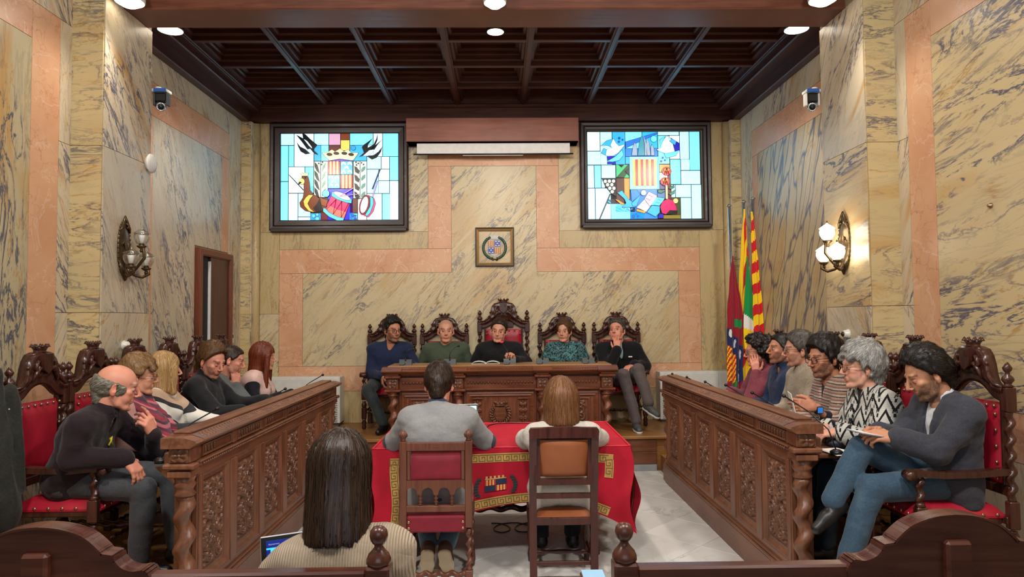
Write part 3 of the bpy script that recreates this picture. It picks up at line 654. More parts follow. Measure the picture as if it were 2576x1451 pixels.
def make_crest(w, zr, dome, top, y0=-.02, y1=.022):
    outer, inner = crest_parts(w, zr, dome, top)
    pts = list(zip(outer, inner)); full = [((-o[0], o[1]), (-i[0], i[1])) for o, i in pts] + [(o, i) for o, i in pts[::-1][1:]]
    # refine along the curve
    ref = []
    for a, b in zip(full[:-1], full[1:]):
        for k in range(3):
            t = k / 3; ref.append(tuple((p[0] + (q[0] - p[0]) * t, p[1] + (q[1] - p[1]) * t) for p, q in zip(a, b)))
    ref.append(full[-1]); n = len(ref); NR = 9
    mb = MB(); vs = []; fs = []
    for j, (o, i_) in enumerate(ref):
        span = math.hypot(o[0] - i_[0], o[1] - i_[1])
        for k in range(NR + 1):
            r = k / NR; x = i_[0] + (o[0] - i_[0]) * r; z = i_[1] + (o[1] - i_[1]) * r
            u = abs(x) / w; q = r * span          # distance from the arch
            if q < .045: d = .0
            else:
                ax = abs(x)
                ph = 70 * (z - zr) - 42 * ax; lf = math.sin(ph) * .5 + .5
                sw = math.sin(95 * ax + 34 * (z - zr) + 2.2 * math.sin(50 * (z - zr))) * .5 + .5
                d = .010 + .017 * (lf * .55 + sw * .45) * min(1, (q - .045) / .02) * (1 if r < .98 else .4)
            vs.append((x, y1 + d, z))
    m = NR + 1; nf = len(vs)
    for j, (o, i_) in enumerate(ref):
        for k in range(m):
            r = k / NR; vs.append((i_[0] + (o[0] - i_[0]) * r, y0, i_[1] + (o[1] - i_[1]) * r))
    for j in range(n - 1):
        for k in range(NR):
            a, b, c, d = j * m + k, j * m + k + 1, (j + 1) * m + k + 1, (j + 1) * m + k
            fs.append((a, b, c, d)); fs.append((a + nf, d + nf, c + nf, b + nf))
        for k in (0, NR): a, b = j * m + k, (j + 1) * m + k; fs.append((a, b, b + nf, a + nf))
    mb.add(vs, fs, 0, True)
    for s in (-1, 1):      # little buds on the dome's shoulders, scroll leaves beside the shield
        mb.sphere((s * (dome + .004), y1 + .012, zr + .17), .011, 8, 6)
        mb.tube([(s * .05, y1 + .018, top - .05), (s * .085, y1 + .026, top - .055), (s * .1, y1 + .026, top - .09), (s * .075, y1 + .026, top - .11), (s * .06, y1 + .022, top - .09)], [.008, .013, .014, .012, .008], 7)
        mb.tube([(s * .03, y1 + .02, zr + .155), (s * .075, y1 + .03, zr + .165), (s * .10, y1 + .028, zr + .13), (s * .12, y1 + .02, zr + .09)], [.012, .015, .012, .006], 7)
        mb.tube([(s * w * .98, y1 + .004, zr + .055), (s * w * .8, y1 + .014, zr + .066), (s * w * .66, y1 + .016, zr + .098), (s * w * .6, y1 + .012, zr + .13)], [.006, .012, .013, .008], 7)
    return mb


def crown_mb(z, r=.052, h=.045, y=.0, s=1.0):
    mb = MB().lathe([(r * .80, z), (r * .90, z + .004), (r * .82, z + .010), (r * .88, z + h * .4), (r * 1.14, z + h * .72), (r * .8, z + h * .64)], 18, T=TR(0, y, 0), sy=.62)
    for k in range(9):
        a = 2 * PI * (k + .5) / 9
        mb.lathe([(.013, 0), (.010, .008), (.001, .022)], 5, T=TR(math.cos(a) * r * 1.06, y + math.sin(a) * r * .66, z + h * .66))
    return mb


def make_armchair(name, label, tall=False):
    w = .265; zr = 1.0; dome, top = .148, 1.255
    if tall: w, zr, dome, top = .285, 1.14, .155, 1.43
    t = thing(name, label, 'chair')
    mb = MB().box(-.23, .23, -.20, .24, .355, .40, .006).box(-w - .0, w, -.235, -.20, .36, .40, .005); mb.build('seat_frame', W_CHAIR, t)
    def cush(u, v):
        x, y = -.235 + .47 * u, -.215 + .475 * v; e = min(u, 1 - u, v, 1 - v); return (x, y, .40 + .055 * min(1, e * 7) ** .5 + .012 * math.sin(PI * u) * math.sin(PI * v))
    MB().grid(cush, 14, 14).box(-.235, .235, -.215, .26, .385, .403, .004).build('seat', LEATHER, t)
    mb = MB()
    zb = .55; zt = zr - .03
    def back(u, v):
        x, z = -w * .76 + w * 1.52 * u, zb + (zt - zb) * v; e = min(u, 1 - u, v, 1 - v)
        return (x, -.232 + .03 * min(1, e * 8) ** .5 + .004 * math.sin(u * 30) * max(0, (v - .8) * 5), z)
    MB().grid(back, 16, 16).box(-w * .76, w * .76, -.25, -.230, zb, zt, .004).build('backrest', LEATHER, t)
    mb = MB().box(-w, w, -.245, -.215, .50, .55, .005)
    for s in (-1, 1): mb.box(min(s * w * .76, s * w * .82), max(s * w * .76, s * w * .82), -.252, -.222, .50, zr + .0, .004)
    mb.build('back_rail', W_CHAIR, t)
    nl = MB()
    for k in range(7): nl.sphere((-w * .7 + w * 1.4 * k / 6, -.204, zt - .018), (.010, .008, .010), 6, 4)
    for s in (-1, 1):
        for k in range(5): nl.sphere((s * w * .71, -.206, zb + .03 + (zt - zb - .09) * k / 4), (.010, .008, .010), 6, 4)
        for k in range(6): nl.sphere((s * .237, -.17 + .075 * k, .405), (.006, .010, .010), 6, 4)
    for k in range(6): nl.sphere((-.18 + .072 * k, .262, .405), (.010, .006, .010), 6, 4)
    tag(nl.build('nail_heads', NAIL, t), kind='stuff')
    for s in (-1, 1):
        x = s * w
        p = MB().twist(.027, zr - .07 - .48, 5.5 if not tall else 7, 8, T=TR(x, -.23, .48), ph=s).box(x - .028, x + .028, -.258, -.202, zr - .07, zr + .055, .006)
        p.box(x - .026, x + .026, -.256, -.204, .34, .48, .006).twist(.026, .2, 2, 8, T=TR(x, -.23, .13)).box(x - .026, x + .026, -.256, -.204, .0, .13, .006)
        p.build('back_post', W_CHAIR, t)
        MB().lathe([(.02, 0), (.03, .006), (.016, .014), (.02, .022), (.031, .036), (.027, .05), (.012, .064), (.011, .076), (.019, .084), (.024, .098), (.015, .112), (.005, .128)], 12, T=TR(x, -.23, zr + .055, s=1.0 if not tall else 1.1)).build('finial', W_CHAIR, t)
        xf = s * .245
        f = MB().box(xf - .027, xf + .027, .205, .259, .33, .455, .007).lathe([(.027, 0), (.022, .01), (.022, .018)], 10, T=TR(xf, .232, .455)).twist(.025, .155, 2.2, 8, T=TR(xf, .232, .468))
        f.lathe([(.02, 0), (.029, .016), (.029, .04), (.017, .056), (.022, .07)], 10, T=TR(xf, .232, .245)).box(xf - .026, xf + .026, .206, .258, .12, .245, .006).lathe([(.014, 0), (.027, .02), (.022, .05), (.028, .075), (.018, .10), (.026, .12)], 10, T=TR(xf, .232, 0))
        f.build('front_post', W_CHAIR, t)
        a = MB(); vs = []
        prof = [(-.23, .645), (-.05, .632), (.12, .63), (.22, .64), (.285, .64), (.30, .625)]
        poly = [(y, z) for y, z in prof] + [(y, z - .032) for y, z in prof[::-1]]
        a.prism(poly, x * .93 - .032, x * .93 + .032, 'x').lathe([(.024, -.036), (.024, .036)], 12, T=TR(x * .93, .285, .612, ry=PI / 2))
        a.build('armrest', W_CHAIR, t)
        MB().twist(.014, .41, 5, 7, T=TR(x * .95, -.205, .19, rx=-PI / 2)).build('stretcher', W_CHAIR, t)
    MB().twist(.014, .44, 6, 7, T=TR(-.22, .232, .19, ry=PI / 2)).build('stretcher', W_CHAIR, t)
    MB().twist(.013, .44, 6, 7, T=TR(-.22, .0, .15, ry=PI / 2)).build('stretcher', W_CHAIR, t)
    k = make_crest(w, zr, dome, top)
    c = MB(); c.v, c.f, c.m, c.s = [(x, y - .23, z) for x, y, z in k.v], k.f, k.m, k.s
    if tall:
        for s in (-1, 1): c.tube([(s * .02, -.20, 1.165), (s * .06, -.20, 1.19), (s * .075, -.20, 1.215), (s * .05, -.20, 1.225), (s * .045, -.20, 1.205)], .006, 6)
        c.box(-.12, .12, -.235, -.215, 1.13, 1.235, .004)
    crest = c.build('crest', W_CHAIR, t)
    sh = [(-.042, top - .01), (.042, top - .01), (.046, top - .07), (.036, top - .105), (.0, top - .128), (-.036, top - .105), (-.046, top - .07)]
    g = MB().prism(sh, -.20, -.165)
    for q in range(4): g.box(-.032 + q * .008, -.028 + q * .008, -.166, -.161, top - .055, top - .02, .001)
    g.build('shield', W_CHAIR, crest)
    crown_mb(top - .004, .056, .05, -.22).build('crown', W_CHAIR, crest)
    return t


ARM0 = make_armchair('carved_armchair', '', False)
_armused = []
def armchair(x, y, z, rz, label, group=None, sx=1.0):
    o = ARM0 if not _armused else copy_tree(ARM0)
    _armused.append(o); o.scale = (sx, 1, 1); o.location = (x, y, z); o.rotation_euler = (0, 0, rz); o['label'] = label; o['category'] = 'chair'
    if group: o['group'] = group
    return o


LY = [4.10 + .528 * k for k in range(6)]
RY = [3.74 + .528 * k for k in range(6)]
lw = ('behind the bald old man in the black jumper', 'behind the woman in the striped scarf', 'behind the blonde woman in the chevron jumper', 'behind the bearded man in the black pullover', 'behind the man resting his chin, before the door', 'farthest along the left wall, behind the red-haired woman')
rw = ('behind the man in the grey blazer', 'behind the grey-haired woman in black and white', 'behind the man in the striped jumper', 'behind the man in the oatmeal jumper', 'behind the man in the navy shirt', 'behind the curly-haired person in the maroon hoodie')
for y, s in zip(LY, lw): armchair(-2.47, y, ZS, -PI / 2, 'dark carved armchair with red leather back ' + s, 'armchairs along the left wall', .885)
for y, s in zip(RY, rw): armchair(2.36, y, ZS, PI / 2, 'dark carved armchair with red leather back ' + s, 'armchairs along the right wall', .885)
for x, s in ((-1.30, 'of the bearded man in the navy jumper, left of the desk'), (-.67, 'of the bald man in the green jumper'), (.745, 'of the woman in the patterned jumper'), (1.40, 'of the man with crossed legs, right of the desk')):
    armchair(x, 8.13, ZP, PI, 'dark carved armchair ' + s, 'armchairs behind the desk')
t = make_armchair('presiding_chair', 'tallest carved armchair with red back, behind the man speaking at the desk', True)
t.location = (.04, 8.13, ZP); t.rotation_euler = (0, 0, PI)


# ================================================================ RELIEF PANELS
def relief_mesh(name, w, h, mat, kind='acanthus', nx=50, nz=84, depth=.022):
    xs = np.linspace(-w / 2, w / 2, nx + 1); zs = np.linspace(-h / 2, h / 2, nz + 1)
    X, Z = np.meshgrid(xs, zs); H = np.zeros_like(X)
    ax = np.abs(X)
    def ridge(px, pz, r, a):
        nonlocal H
        D = np.full_like(X, 9.0)
        for x, z in zip(px, pz): D = np.minimum(D, np.hypot(ax - x, Z - z))
        H = np.maximum(H, a * np.clip(1 - (D / r) ** 2, 0, 1) ** .5)
    def scroll(cx, cz, r0, turns, ph, sgn, rad, a=1.0):
        t = np.linspace(0, 1, 46); rr = r0 * (1 - .86 * t); an = ph + sgn * turns * 2 * PI * t
        ridge(cx + rr * np.cos(an), cz + rr * np.sin(an), rad, a)
    W, Hh = w / 2, h / 2
    if kind == 'acanthus':
        for k, cz in enumerate(np.linspace(-.74, .74, 4) * Hh):
            s = 1 if k % 2 == 0 else -1
            scroll(.50 * W, cz, .40 * W, 1.6, PI * .5 * s, s, .062 * W)
            scroll(.66 * W, cz + s * .14 * Hh, .22 * W, 1.2, -PI * .3, -s, .05 * W, .8)
            for q in range(9):
                a0 = PI * (-.25 + .17 * q) * s; r1 = (.56 if q % 2 else .68) * W
                ridge(.50 * W + np.linspace(.40 * W, r1, 6) * math.cos(a0), cz + np.linspace(.40 * W, r1 * 1.1, 6) * math.sin(a0), .040 * W, .75)
        t = np.linspace(-1, 1, 90); ridge(.09 * W * (1 + np.sin(t * 10)), t * Hh * .95, .05 * W, .85); ridge(.24 * W * (1 + .6 * np.sin(t * 10 + 2)), t * Hh * .93, .04 * W, .6)
        for k in range(6):
            cz = (-.85 + .34 * k) * Hh; H = np.maximum(H, .95 * np.clip(1 - ((ax / (.12 * W)) ** 2 + ((Z - cz) / (.05 * Hh)) ** 2), 0, 1) ** .5)
    elif kind == 'candelabra':
        for cz, sg in ((.55 * Hh, 1), (-.55 * Hh, -1), (.1 * Hh, -1)): scroll(.45 * W, cz, .42 * W, 1.3, 0, sg, .14 * W)
        t = np.linspace(-1, 1, 60); ridge(.05 * W + 0 * t, t * Hh * .95, .13 * W, .9)
        for cz in (-.8, -.3, .3, .8): H = np.maximum(H, np.clip(1 - ((ax / (.3 * W)) ** 2 + ((Z - cz * Hh) / (.08 * Hh)) ** 2), 0, 1) ** .5)
    elif kind == 'monster':
        scroll(.45 * W, .1 * Hh, .5 * W, 1.6, .4, 1, .1 * W); scroll(.5 * W, -.62 * Hh, .36 * W, 1.3, 2, -1, .09 * W); scroll(.4 * W, .72 * Hh, .3 * W, 1.1, -1, 1, .09 * W)
        for q in range(7): ridge(W * (.15 + .1 * q) + 0 * np.arange(3), Hh * (-.9 + .28 * q) + np.arange(3) * .02 * Hh, .1 * W, .7)
    elif kind == 'flower':
        A = np.arctan2(Z, X); R = np.hypot(X / W, Z / Hh)
        H = np.clip(np.cos(A * 4) * .5 + .5, 0, 1) * np.clip(1 - R, 0, 1) ** .4 * np.clip(R * 3, 0, 1); H = np.maximum(H, np.clip(1 - (R / .2) ** 2, 0, 1) ** .5)
        H = np.maximum(H, .6 * np.clip(1 - np.abs(R - 1.0) / .12, 0, 1))
    edge = np.minimum(np.minimum(X + W, W - X), np.minimum(Z + Hh, Hh - Z)); H = H * np.clip(edge / (.06 * w), 0, 1)
    mb = MB(); V = [(float(X[j, i]), -float(H[j, i]) * depth, float(Z[j, i])) for j in range(nz + 1) for i in range(nx + 1)]
    F = [(j * (nx + 1) + i, j * (nx + 1) + i + 1, (j + 1) * (nx + 1) + i + 1, (j + 1) * (nx + 1) + i) for j in range(nz) for i in range(nx)]
    mb.add(V, F, 0, True); mb.box(-W, W, .0005, .012, -Hh, Hh, 0)
    return mb.mesh(name, mat)


W_CARVE = wood('carved_panel_wood', lin(92, 56, 38), lin(128, 84, 60), .3, 2)
# ================================================================ COUNCILLORS' BENCHES (front faces local +x, runs along local y)
def make_bench(label):
    L = 2.88; h = L / 2; t = thing('council_bench', label, 'bench')
    MB().box(-.12, .022, -h, h, 0, .165, .006).box(-.12, .03, -h, h, .165, .185, .006).box(-.12, .018, -h, h, .185, .20, .005).build('plinth', W_BENCHY, t)
    MB().box(-.05, -.03, -h + .01, h - .01, .19, .87, 0).box(-.12, -.03, -h, -h + .03, .19, .87, .004).box(-.12, -.03, h - .03, h, .19, .87, .004).build('carcass', W_BENCH, t)
    n = 6; p = L / n
    for k in range(n + 1):
        y = -h + k * p; a, b = max(-h, y - .055), min(h, y + .055)
        MB().box(-.03, 0, a, b, .20, .82, .004).box(-.005, .006, a + .012, b - .012, .22, .80, .004).build('stile', W_BENCH, t)
    MB().box(-.03, .004, -h, h, .80, .855, .004).build('top_rail', W_BENCHY, t); MB().box(-.03, .002, -h, h, .195, .235, .004).build('bottom_rail', W_BENCHY, t)
    rm = relief_mesh('carved_panel', .265, .46, W_CARVE, 'acanthus', 70, 120, .024); mm = None
    for k in range(n):
        y = -h + (k + .5) * p
        if mm is None:
            hw = p / 2 - .055
            mm = MB().frame(-hw, hw, -.283, .283, [(0, .0), (0, -.012), (.01, -.014), (.022, -.004), (.03, .006), (.045, .006), (.06, .018), (.06, .03), (0, .03)]).mesh('panel_moulding', W_BENCH)
        link('panel_moulding', mm, t, (-.012, y, .518), rot=(0, 0, PI / 2)); link('carved_panel', rm, t, (-.022, y, .518), rot=(0, 0, PI / 2))
    # dentil moulding
    mb = MB().box(-.125, .022, -h - .02, h + .02, .857, .872, .005).box(-.125, .03, -h - .03, h + .03, .872, .886, .005)
    mb.build('waist_moulding', W_BENCHY, t)
    d = MB(); nb = 110
    for k in range(nb): y = -h + (k + .5) * L / nb; d.lathe([(.004, 0), (.010, .006), (.004, .013)], 6, T=TR(.026, y, .859))
    tag(d.build('carved_beads', W_CARVE, t), kind='stuff')
    MB().box(-.12, .0, -h, h, .886, .965, .004).build('frieze', W_BENCHY, t)
    gd = MB()
    for k in range(n):
        y = -h + (k + .5) * p
        MB().frame(y - .2, y + .2, .895, .955, [(0, 0), (0, .010), (.006, .012), (.012, .004), (.012, 0)], axis='x').build('frieze_frame', W_BENCH, t)
        for q in range(9):
            if q < 4 or k % 2: gd.sphere((.002, y - .16 + .04 * q * (1 if q < 4 else 1), .925), (.008, .010, .022), 6, 5)
        MB().box(-.01, .012, y + p / 2 - .03 if k < n - 1 else h - .03, y + p / 2 + .03 if k < n - 1 else h, .888, .962, .005).build('bracket', W_BENCH, t)
    tag(gd.build('gadroons', W_CARVE, t), kind='stuff')
    # cornice: a sloping carved band under the top board
    MB().prism([(-.125, .962), (.015, .962), (.05, .985), (.055, .995), (.045, 1.004), (-.01, 1.022), (-.125, 1.022)], -h - .05, h + .05, 'y').build('cornice', W_BENCHY, t)
    MB().box(-.115, -.02, -h - .03, h + .03, 1.02, 1.036, .005).build('top_board', W_BENCHY, t)
    lf = MB(); nl = 78
    for k in range(nl):
        y = -h + (k + .5) * L / nl
        lf.sphere((0, 0, 0), (.030, .017, .007), 7, 4, T=TR(.019, y, 1.011, ry=.34))
    tag(lf.build('carved_leaves', W_CARVE, t), kind='stuff')
    for s in (-1, 1):
        y = s * (h + .055)
        c = MB().twist(.052, .50, 3.1, 14, T=TR(-.040, y, .215), off=.30, ph=1).lathe([(.045, 0), (.055, .012), (.040, .03), (.046, .045), (.055, .06), (.045, .075), (.056, .10)], 16, T=TR(-.040, y, .715)).lathe([(.055, 0), (.058, .02), (.045, .03), (.052, .045)], 16, T=TR(-.040, y, .17))
        c.box(-.10, .015, y - .06, y + .06, 0, .17, .01)
        c.build('twisted_column', W_BENCH, t)
        MB().box(-.105, .015, y - .065, y + .065, .815, .85, .006).box(-.10, .01, y - .055, y + .055, .886, .965, .006).build('column_block', W_BENCH, t)
        f = relief_mesh('carved_rosette', .09, .07, W_CARVE, 'flower', 20, 16, .012)
        link('carved_rosette', f, t, (-.045, y + s * .057, .926), rot=(0, 0, 0 if s < 0 else PI))
        MB().box(-.125, .035, min(y, y + s * .075), max(y, y + s * .075), .857, .886, .008).prism([(-.125, .965), (.02, .965), (.055, .99), (.045, 1.002), (-.01, 1.018), (-.125, 1.018)], y - s * .03, y + s * .085, 'y').build('end_cornice', W_BENCHY, t)
    MB().box(-.36, -.12, -h + .50, h - .02, .80, .825, .006).build('writing_shelf', W_BENCHY, t)
    for k in (-1, 1): MB().box(-.175, -.12, k * (h - .03) - .03, k * (h - .03) + .03, .83, .92, .005).build('shelf_block', W_BENCH, t)
    for k in range(7):
        y = -h + .25 + k * (L - .5) / 6; MB().prism([(-.34, .80), (-.05, .80), (-.05, .55), (-.09, .58)], y - .012, y + .012, 'y').build('shelf_bracket', W_BENCH, t)
    return t


bl = make_bench('long carved walnut bench front with twisted end columns on the left of the room')
bl.location = (-1.565, 5.07, 0)
br = copy_tree(bl); br['label'] = 'long carved walnut bench front with twisted end columns on the right of the room'
br.location = (1.605, 5.29, 0); br.rotation_euler = (0, 0, PI)
for b in (bl, br): b['group'] = 'carved council bench fronts'

# ================================================================ PRESIDING DESK
dk = thing('presiding_desk', 'wide carved oak desk with four twisted columns on the platform', 'desk', (0, 7.60, ZP))
DW = 1.17; FY = -.24     # half width, front face
MB().box(-DW, DW, FY - .03, .20, 0, .07, .008).build('plinth', W_DESK, dk)
MB().box(-DW + .02, DW - .02, FY + .02, .19, .06, .66, 0).build('carcass', W_DESKV, dk)
cols = [-1.13, -.45, .44, 1.12]
for x in cols:
    MB().twist(.052, .36, 2.6, 14, T=TR(x, FY - .03, .07), off=.3, ph=x).lathe([(.05, 0), (.058, .01), (.042, .022), (.05, .034), (.06, .05)], 14, T=TR(x, FY - .03, .43)).build('twisted_column', W_DESKV, dk)
    MB().box(x - .085, x + .085, FY - .10, FY + .04, .478, .502, .006).box(x - .06, x + .06, FY - .075, FY + .04, .502, .62, .005).box(x - .085, x + .085, FY - .11, FY + .04, .62, .648, .006).build('column_block', W_DESKV, dk)
    link('carved_rosette', relief_mesh('carved_rosette', .09, .09, W_CARVE, 'flower', 20, 20, .014), dk, (x, FY - .076, .562))
bays = ((-1.07, -.51), (-.39, .38), (.50, 1.06))
bd = MB(); dl = MB()
for i, (a, b) in enumerate(bays):
    MB().box(a, b, FY - .01, FY + .03, .07, .48, .004).build('panel_board', W_DESKV, dk)
    MB().frame(a + .03, b - .03, .09, .46, [(0, FY - .008), (0, FY - .028), (.012, FY - .03), (.025, FY - .022), (.035, FY - .026), (.05, FY - .012), (.05, FY - .008)]).build('panel_moulding', W_DESK, dk)
    if i != 1:
        cx = (a + b) / 2
        MB().frame(cx - .165, cx + .165, .12, .40, [(0, FY - .01), (0, FY - .022), (.014, FY - .024), (.026, FY - .012), (.026, FY - .01)]).build('inner_moulding', W_DESK, dk)
        link('carved_panel', relief_mesh('carved_panel', .26, .22, W_CARVE, 'monster', 40, 36, .018), dk, (cx, FY - .012, .26))
    MB().box(a, b, FY - .02, FY + .03, .50, .62, .004).box(a, b, FY - .045, FY + .03, .48, .502, .008).build('frieze', W_DESK, dk)
    nb = int((b - a - .06) / .034)
    for k in range(nb): bd.sphere((a + .03 + (b - a - .06) * (k + .5) / nb, FY - .024, .565), (.015, .012, .017), 7, 5)
    nb = int((b - a) / .02)
    for k in range(nb): dl.sphere((a + (b - a) * (k + .5) / nb, FY - .046, .492), (.007, .006, .006), 5, 4)
tag(bd.build('carved_beads', W_DESK, dk), kind='stuff'); tag(dl.build('carved_pearls', W_DESK, dk), kind='stuff')
# centre bay: wreath with crowned shield between two upright ornaments
for x in (-.245, .235):
    link('carved_candelabra', relief_mesh('carved_candelabra', .085, .25, W_DESK, 'candelabra', 26, 50, .024), dk, (x, FY - .012, .26)); MB().box(x - .055, x + .055, FY - .04, FY - .008, .388, .398, .003).build('ornament_cap', W_DESK, dk)
wr = MB()
for k in range(22):
    a = PI * .5 + (k + .5) * 2 * PI / 22; R_ = .102
    if abs(math.sin(a) - 1) < .16: continue
    wr.sphere((0, 0, 0), (.022, .014, .011), 6, 5, T=TR(-.005 + R_ * math.cos(a), FY - .024, .235 + R_ * 1.02 * math.sin(a), ry=-a + .8))
    wr.sphere((0, 0, 0), (.018, .012, .010), 6, 5, T=TR(-.005 + R_ * .86 * math.cos(a + .1), FY - .022, .235 + R_ * .86 * math.sin(a + .1), ry=-a - .7))
wo = wr.build('laurel_wreath', W_CARVE, dk)
MB().prism([(-.06, .305), (.05, .305), (.055, .22), (.04, .175), (-.005, .150), (-.05, .175), (-.065, .22)], FY - .04, FY - .008).build('shield', W_DESK, dk)
sb = MB()
for k in range(3):
    sb.box(-.05 + k * .014, -.044 + k * .014, FY - .043, FY - .038, .25, .295, .001); sb.box(.012 + k * .014, .018 + k * .014, FY - .043, FY - .038, .18, .235, .001)
for x, z in ((.015, .29), (.035, .29), (.025, .272), (.015, .255), (.035, .255), (-.045, .225), (-.025, .225), (-.035, .208), (-.045, .19), (-.025, .19)): sb.sphere((x, FY - .04, z), (.006, .004, .005), 6, 4)
sb.build('shield_charges', W_CARVE, dk)
k = crown_mb(.315, .062, .055, FY - .015); k.build('crown', W_CARVE, dk)
# top
for a, b in ((-1.24, -1.03), (-.55, -.35), (.34, .54), (1.02, 1.23)):
    MB().box(a + .03, b - .03, FY - .10, FY + .04, .645, .668, .008).prism([(FY - .10, .665), (FY - .135, .69), (FY - .135, .70), (FY - .07, .735), (FY + .04, .735), (FY + .04, .665)], a, b, 'x').build('cornice_break', W_DESK, dk)
MB().prism([(FY - .06, .645), (FY - .115, .688), (FY - .115, .698), (FY - .055, .732), (.20, .732), (.20, .645)], -1.20, 1.19, 'x').build('cornice', W_DESK, dk)
lf = MB()
for k in range(86):
    x = -1.16 + 2.32 * k / 85; lf.sphere((0, 0, 0), (.011, .016, .006), 6, 4, T=TR(x, FY - .088, .716, rx=.5))
tag(lf.build('carved_leaves', W_DESK, dk), kind='stuff')
MB().box(-1.19, 1.18, FY - .035, .215, .728, .745, .006).build('desk_top', W_TOP, dk)

# ================================================================ FOOTREST BEHIND THE TABLE
fr = thing('footrest', 'low dark wooden footrest with scalloped ends on the marble below the platform', 'footrest', (0, 6.82, 0))
for x in (-1.2, 1.2): MB().prism([(-.16, 0), (-.10, .0), (-.07, .02), (.07, .02), (.10, 0), (.16, 0), (.165, .03), (.14, .06), (.15, .085), (.125, .11), (.13, .14), (-.13, .14), (-.125, .11), (-.15, .085), (-.14, .06), (-.165, .03)], x - .03, x + .03, 'x').build('end_board', W_DKRED, fr)
MB().box(-1.17, 1.17, -.12, .12, .10, .14, .006).build('tread', W_DKRED, fr)

# ================================================================ RED TABLE
TY0, TY1, TX0, TX1, TZ = 4.64, 5.70, -.85, .86, .735
tb = thing('table', 'dark wooden table hidden under the red velvet cloth', 'table', (0, 5.17, 0))
MB().box(TX0 + .03, TX1 - .03, -.5, .5, .68, TZ - .014, .006).build('table_top', W_DKRED, tb)
for x in (-.62, .62): MB().box(x - .035, x + .035, -.40, .40, .05, .11, .01).twist(.035, .57, 4, 10, T=TR(x, -.25, .11)).twist(.035, .57, 4, 10, T=TR(x, .25, .11)).box(x - .04, x + .04, -.46, -.36, 0, .06, .01).box(x - .04, x + .04, .36, .46, 0, .06, .01).build('trestle_leg', W_DKRED, tb)
MB().twist(.03, 1.24, 8, 8, T=TR(-.62, 0, .2, ry=PI / 2)).build('stretcher', W_DKRED, tb)

CLOTH = NT('red_velvet_cloth', .75, .3); _v = CLOTH.noise(CLOTH.obj(), 5, 4, .6)
CLOTH.col(CLOTH.mix(CLOTH.ramp(_v, .3, .7), lin(158, 8, 32), lin(186, 18, 46))); CLOTH.b.inputs['Sheen Weight'].default_value = .35; CLOTH.b.inputs['Sheen Tint'].default_value = lin(240, 80, 100); CLOTH.b.inputs['Sheen Roughness'].default_value = .4
CLOTH.bump(CLOTH.noise(CLOTH.obj(), 160, 2), .1, .001); CLOTH = CLOTH.m
GOLD = flat('gold_braid', lin(196, 158, 88), .5, .25, var=.12); GOLDD = flat('braid_key', lin(120, 88, 40), .6); CORD = flat('red_cord', lin(206, 24, 50), .6)
tc = thing('tablecloth', 'red velvet cloth with gold key border draped over the table', 'tablecloth', (0, 5.17, 0))
HY = .53; hem = lambda x: .20 + .19 * max(0, math.cos(min(1, abs(x - .30) / (.95 if x < .3 else .56)) * PI / 2))
def front(u, v):      # u along x, v down
    x = TX0 + (TX1 - TX0) * u; zb = hem(x); z = TZ + .004 - (TZ + .004 - zb) * v
    e = max(0, 1 - min(u, 1 - u) * 6)
    return (x + (.0 if u > .5 else 0) + .02 * e * math.sin(v * 7) * (1 if u > .5 else -1), -HY - .012 - .028 * v + .030 * math.sin(u * 34 + v * 2) * v ** 1.2 * e + .010 * math.sin(u * 14) * v - .06 * v * e, z)
def side(s):
    def f(u, v):
        y = -HY + 2 * HY * u; z = TZ + .004 - (TZ - .17 - .12 * math.sin(PI * u)) * v; x = TX1 if s > 0 else TX0
        e = max(0, 1 - u * 5)
        return (x + s * (.012 + .022 * v + (.026 * math.sin(u * 24 + 1) + .012 * math.sin(u * 51 + v * 3)) * v - .04 * v * e * math.sin(v * 9)), y - .03 * v * e, z)
    return f
def back(u, v):
    x = TX0 + (TX1 - TX0) * u; return (x, HY + .012 + .02 * v + .02 * math.sin(u * 30) * v, TZ + .004 - (TZ - .3) * v)
MB().grid(lambda u, v: (TX0 + (TX1 - TX0) * u, -HY + 2 * HY * v, TZ + .004 + .0015 * math.sin(u * 23) * math.sin(v * 17)), 30, 20).build('cloth_top', CLOTH, tc)
MB().grid(front, 90, 26).build('front_drop', CLOTH, tc); MB().grid(side(1), 40, 24).build('side_drop', CLOTH, tc); MB().grid(side(-1), 40, 24).build('side_drop', CLOTH, tc); MB().grid(back, 40, 8).build('back_drop', CLOTH, tc)
cd = MB(); loop = [(TX0, -HY), (TX1, -HY), (TX1, HY), (TX0, HY), (TX0, -HY)]
for a, b in zip(loop[:-1], loop[1:]):
    L_ = math.hypot(b[0] - a[0], b[1] - a[1]); nq = int(L_ * 30)
    cd.tube([(a[0] + (b[0] - a[0]) * k / nq, a[1] + (b[1] - a[1]) * k / nq, TZ + .007) for k in range(nq + 1)], [.0075 if k % 2 else .006 for k in range(nq + 1)], 6)
cd.build('edge_cord', CORD, tc)
